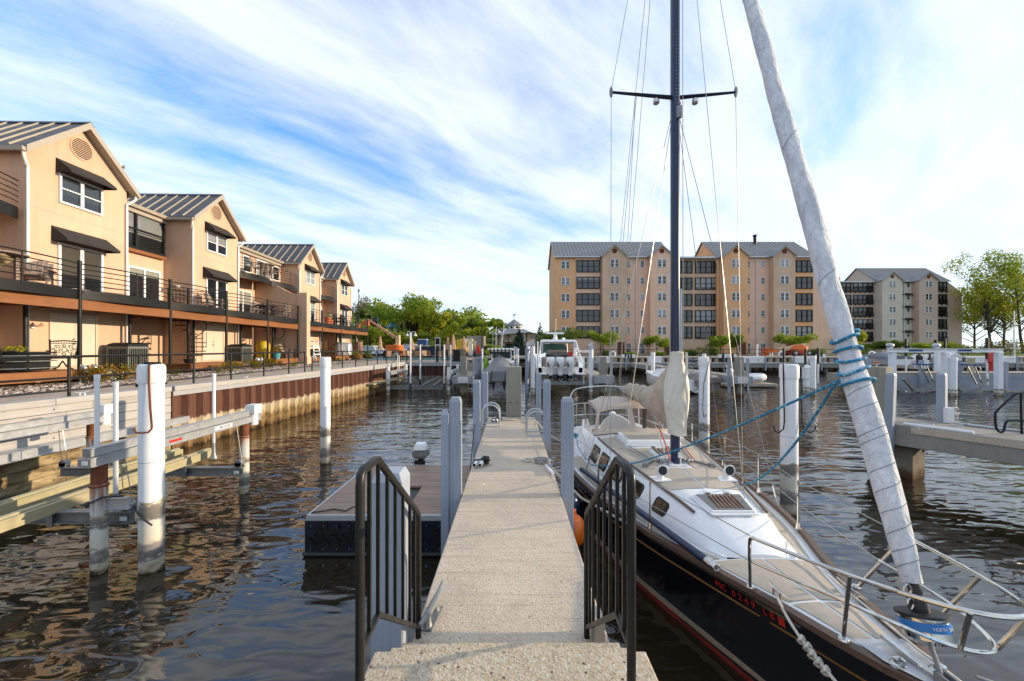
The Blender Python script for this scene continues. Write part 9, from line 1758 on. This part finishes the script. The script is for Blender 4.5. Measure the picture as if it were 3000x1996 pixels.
dup(AC_, (hw(15.2, 28.3), 28.28, 2.36), 0.1, 'other half of the pale double garden chair, nearer the pier', 1.08)
m = MB(); m.loft([[(0.38*k*cos(a)+0.02*sin(5*a), 0.34*k*sin(a), z) for a in np.linspace(0, 2*pi, 19)[:-1]] for k, z in ((1.05, 0), (1.0, 0.5), (1.12, 0.85), (0.95, 1.1), (0.5, 1.18))]); o = obj('covered_grill', m, M['yellow'], None, smooth=60); o.location = (hw(16.0, 26.9), 26.6, 2.36); props(o, 'grill under a bright yellow cover beside the middle spiral stair', 'grill')
for k, (y, w, lab, mt) in enumerate(((38.0, 0.9, 'grill under a pale grey cover on the last house platform', 'grey_c'), (39.0, 0.8, 'second covered grill, silver grey, on the last house platform', 'alu'), (37.0, 0.6, 'small dark grill with shelf by the farthest spiral stair', 'galv'))):
    m = MB(); m.loft([[(0.4*k_*cos(a), w*k_*sin(a)*0.8, z) for a in np.linspace(0, 2*pi, 17)[:-1]] for k_, z in ((1.0, 0.05), (1.0, 0.8), (0.9, 1.1), (0.5, 1.22))]); o = obj('covered_grill', m, M[mt], None, smooth=50); o.location = (hw(15.2, y), y, 2.36); props(o, lab, 'grill', 'grills at the last townhouse')
t = root('cabinet', 'dark brown cabinet with doors on the last platform', 'cabinet', (hw(15.0, 41.2), 41.2, 2.36)); m = MB(); m.box(-0.3, 0.3, -0.6, 0.6, 0, 1.35); obj('body', m, M['teak'], t, local=True, smooth=0, bevel=0.01)
for k in range(6): m = MB(); m.box(0.30, 0.315, -0.56+0.57*(k % 2), -0.02+0.57*(k % 2), 0.06+0.43*(k//2), 0.44+0.43*(k//2)); dd = obj('drawer', m, M['teak'], t, local=True, smooth=0); m = MB(); m.ball((0.33, -0.29+0.57*(k % 2), 0.25+0.43*(k//2)), 0.025); obj('knob', m, M['steel'], dd, local=True)
t = root('high_chair', 'tall white lifeguard style chair beyond the pier', 'chair', (hw(15.1, 31.6), 31.4, 2.34)); m = MB(); W_ = M['white']
for sx in (-0.35, 0.35):
    for sy in (-0.4, 0.4): m = MB(); m.rod((sx*1.4, sy*1.3, 0), (sx, sy, 1.25), 0.05, 4); obj('leg', m, W_, t, local=True)
m = MB(); m.box(-0.35, 0.4, -0.42, 0.42, 0.85, 0.92); obj('seat', m, W_, t, local=True, smooth=0); m = MB()
for k in range(4): m.box(-0.42, -0.36, -0.4, 0.4, 1.0+0.22*k, 1.15+0.22*k)
for s in (-0.42, 0.42): m.box(-0.43, -0.35, s-0.04, s+0.04, 0.9, 2.0); m.box(-0.35, 0.45, s-0.05, s+0.05, 1.22, 1.27)
obj('backrest', m, W_, t, local=True, smooth=0)
for k in range(3): m = MB(); m.box(0.35+0.06*(2-k), 0.42+0.06*(2-k), -0.45, 0.45, 0.2+0.25*k, 0.27+0.25*k); obj('rung', m, W_, t, local=True, smooth=0)
for y, d_, lab, mt, lf in ((26.35, 14.95, 'pale green pot of flowers beside the double chair', 'teal', 'leaf_s'), (29.15, 14.95, 'pot of mixed flowers at the end of the double chair', 'teal', 'leaf_s'), (38.4, 14.3, 'black pot of leafy plants below the covered grills', 'black', 'leaf'), (41.4, 14.3, 'black pot of flowers before the brown cabinet', 'black', 'leaf_d'), (42.6, 14.3, 'black pot of flowers at the end of the last platform', 'black', 'leaf_d'), (19.0, 14.95, 'low dark bowl on the platform of the nearest spiral stair', 'black', None)):
    t = root('flower_pot', lab, 'plant pot', (hw(d_, y), y, 2.36 if d_ > 14.6 else GZ+0.1), 0, 'flower pots by the platforms'); m = MB(); m.lathe([(0.17, 0), (0.25, 0.42 if lf else 0.2), (0.22, 0.42 if lf else 0.2)], 14, 0, 0); obj('pot', m, M[mt], t, local=True)
    if lf: m = MB(); rr = np.random.default_rng(int(y*9)); foliage(m, [(0, 0, 0.62, 0.28, 0.28, 0.24)], 140, 0.09, rr); me = mesh_of(m, 'foliage', M[lf], 0); o = bpy.data.objects.new('foliage', me); COL.objects.link(o); o.parent = t
# wall hooks and lights on the first house
t = root('wall_lamp', 'double spot lamp on the ground floor wall left of the storage doors', 'wall lamp', (hw(16.45, 13.95), 13.95, 3.85)); m = MB(); m.box(-0.02, 0.03, -0.07, 0.07, -0.07, 0.07); obj('back_plate', m, M['white'], t, local=True, smooth=0)
for s in (-1, 1): m = MB(); m.tube([(0.03, 0, 0), (0.12, s*0.08, 0.02), (0.2, s*0.14, 0.08)], [0.02, 0.04, 0.07], 10); obj('spot_head', m, M['stucco_p'], t, local=True)
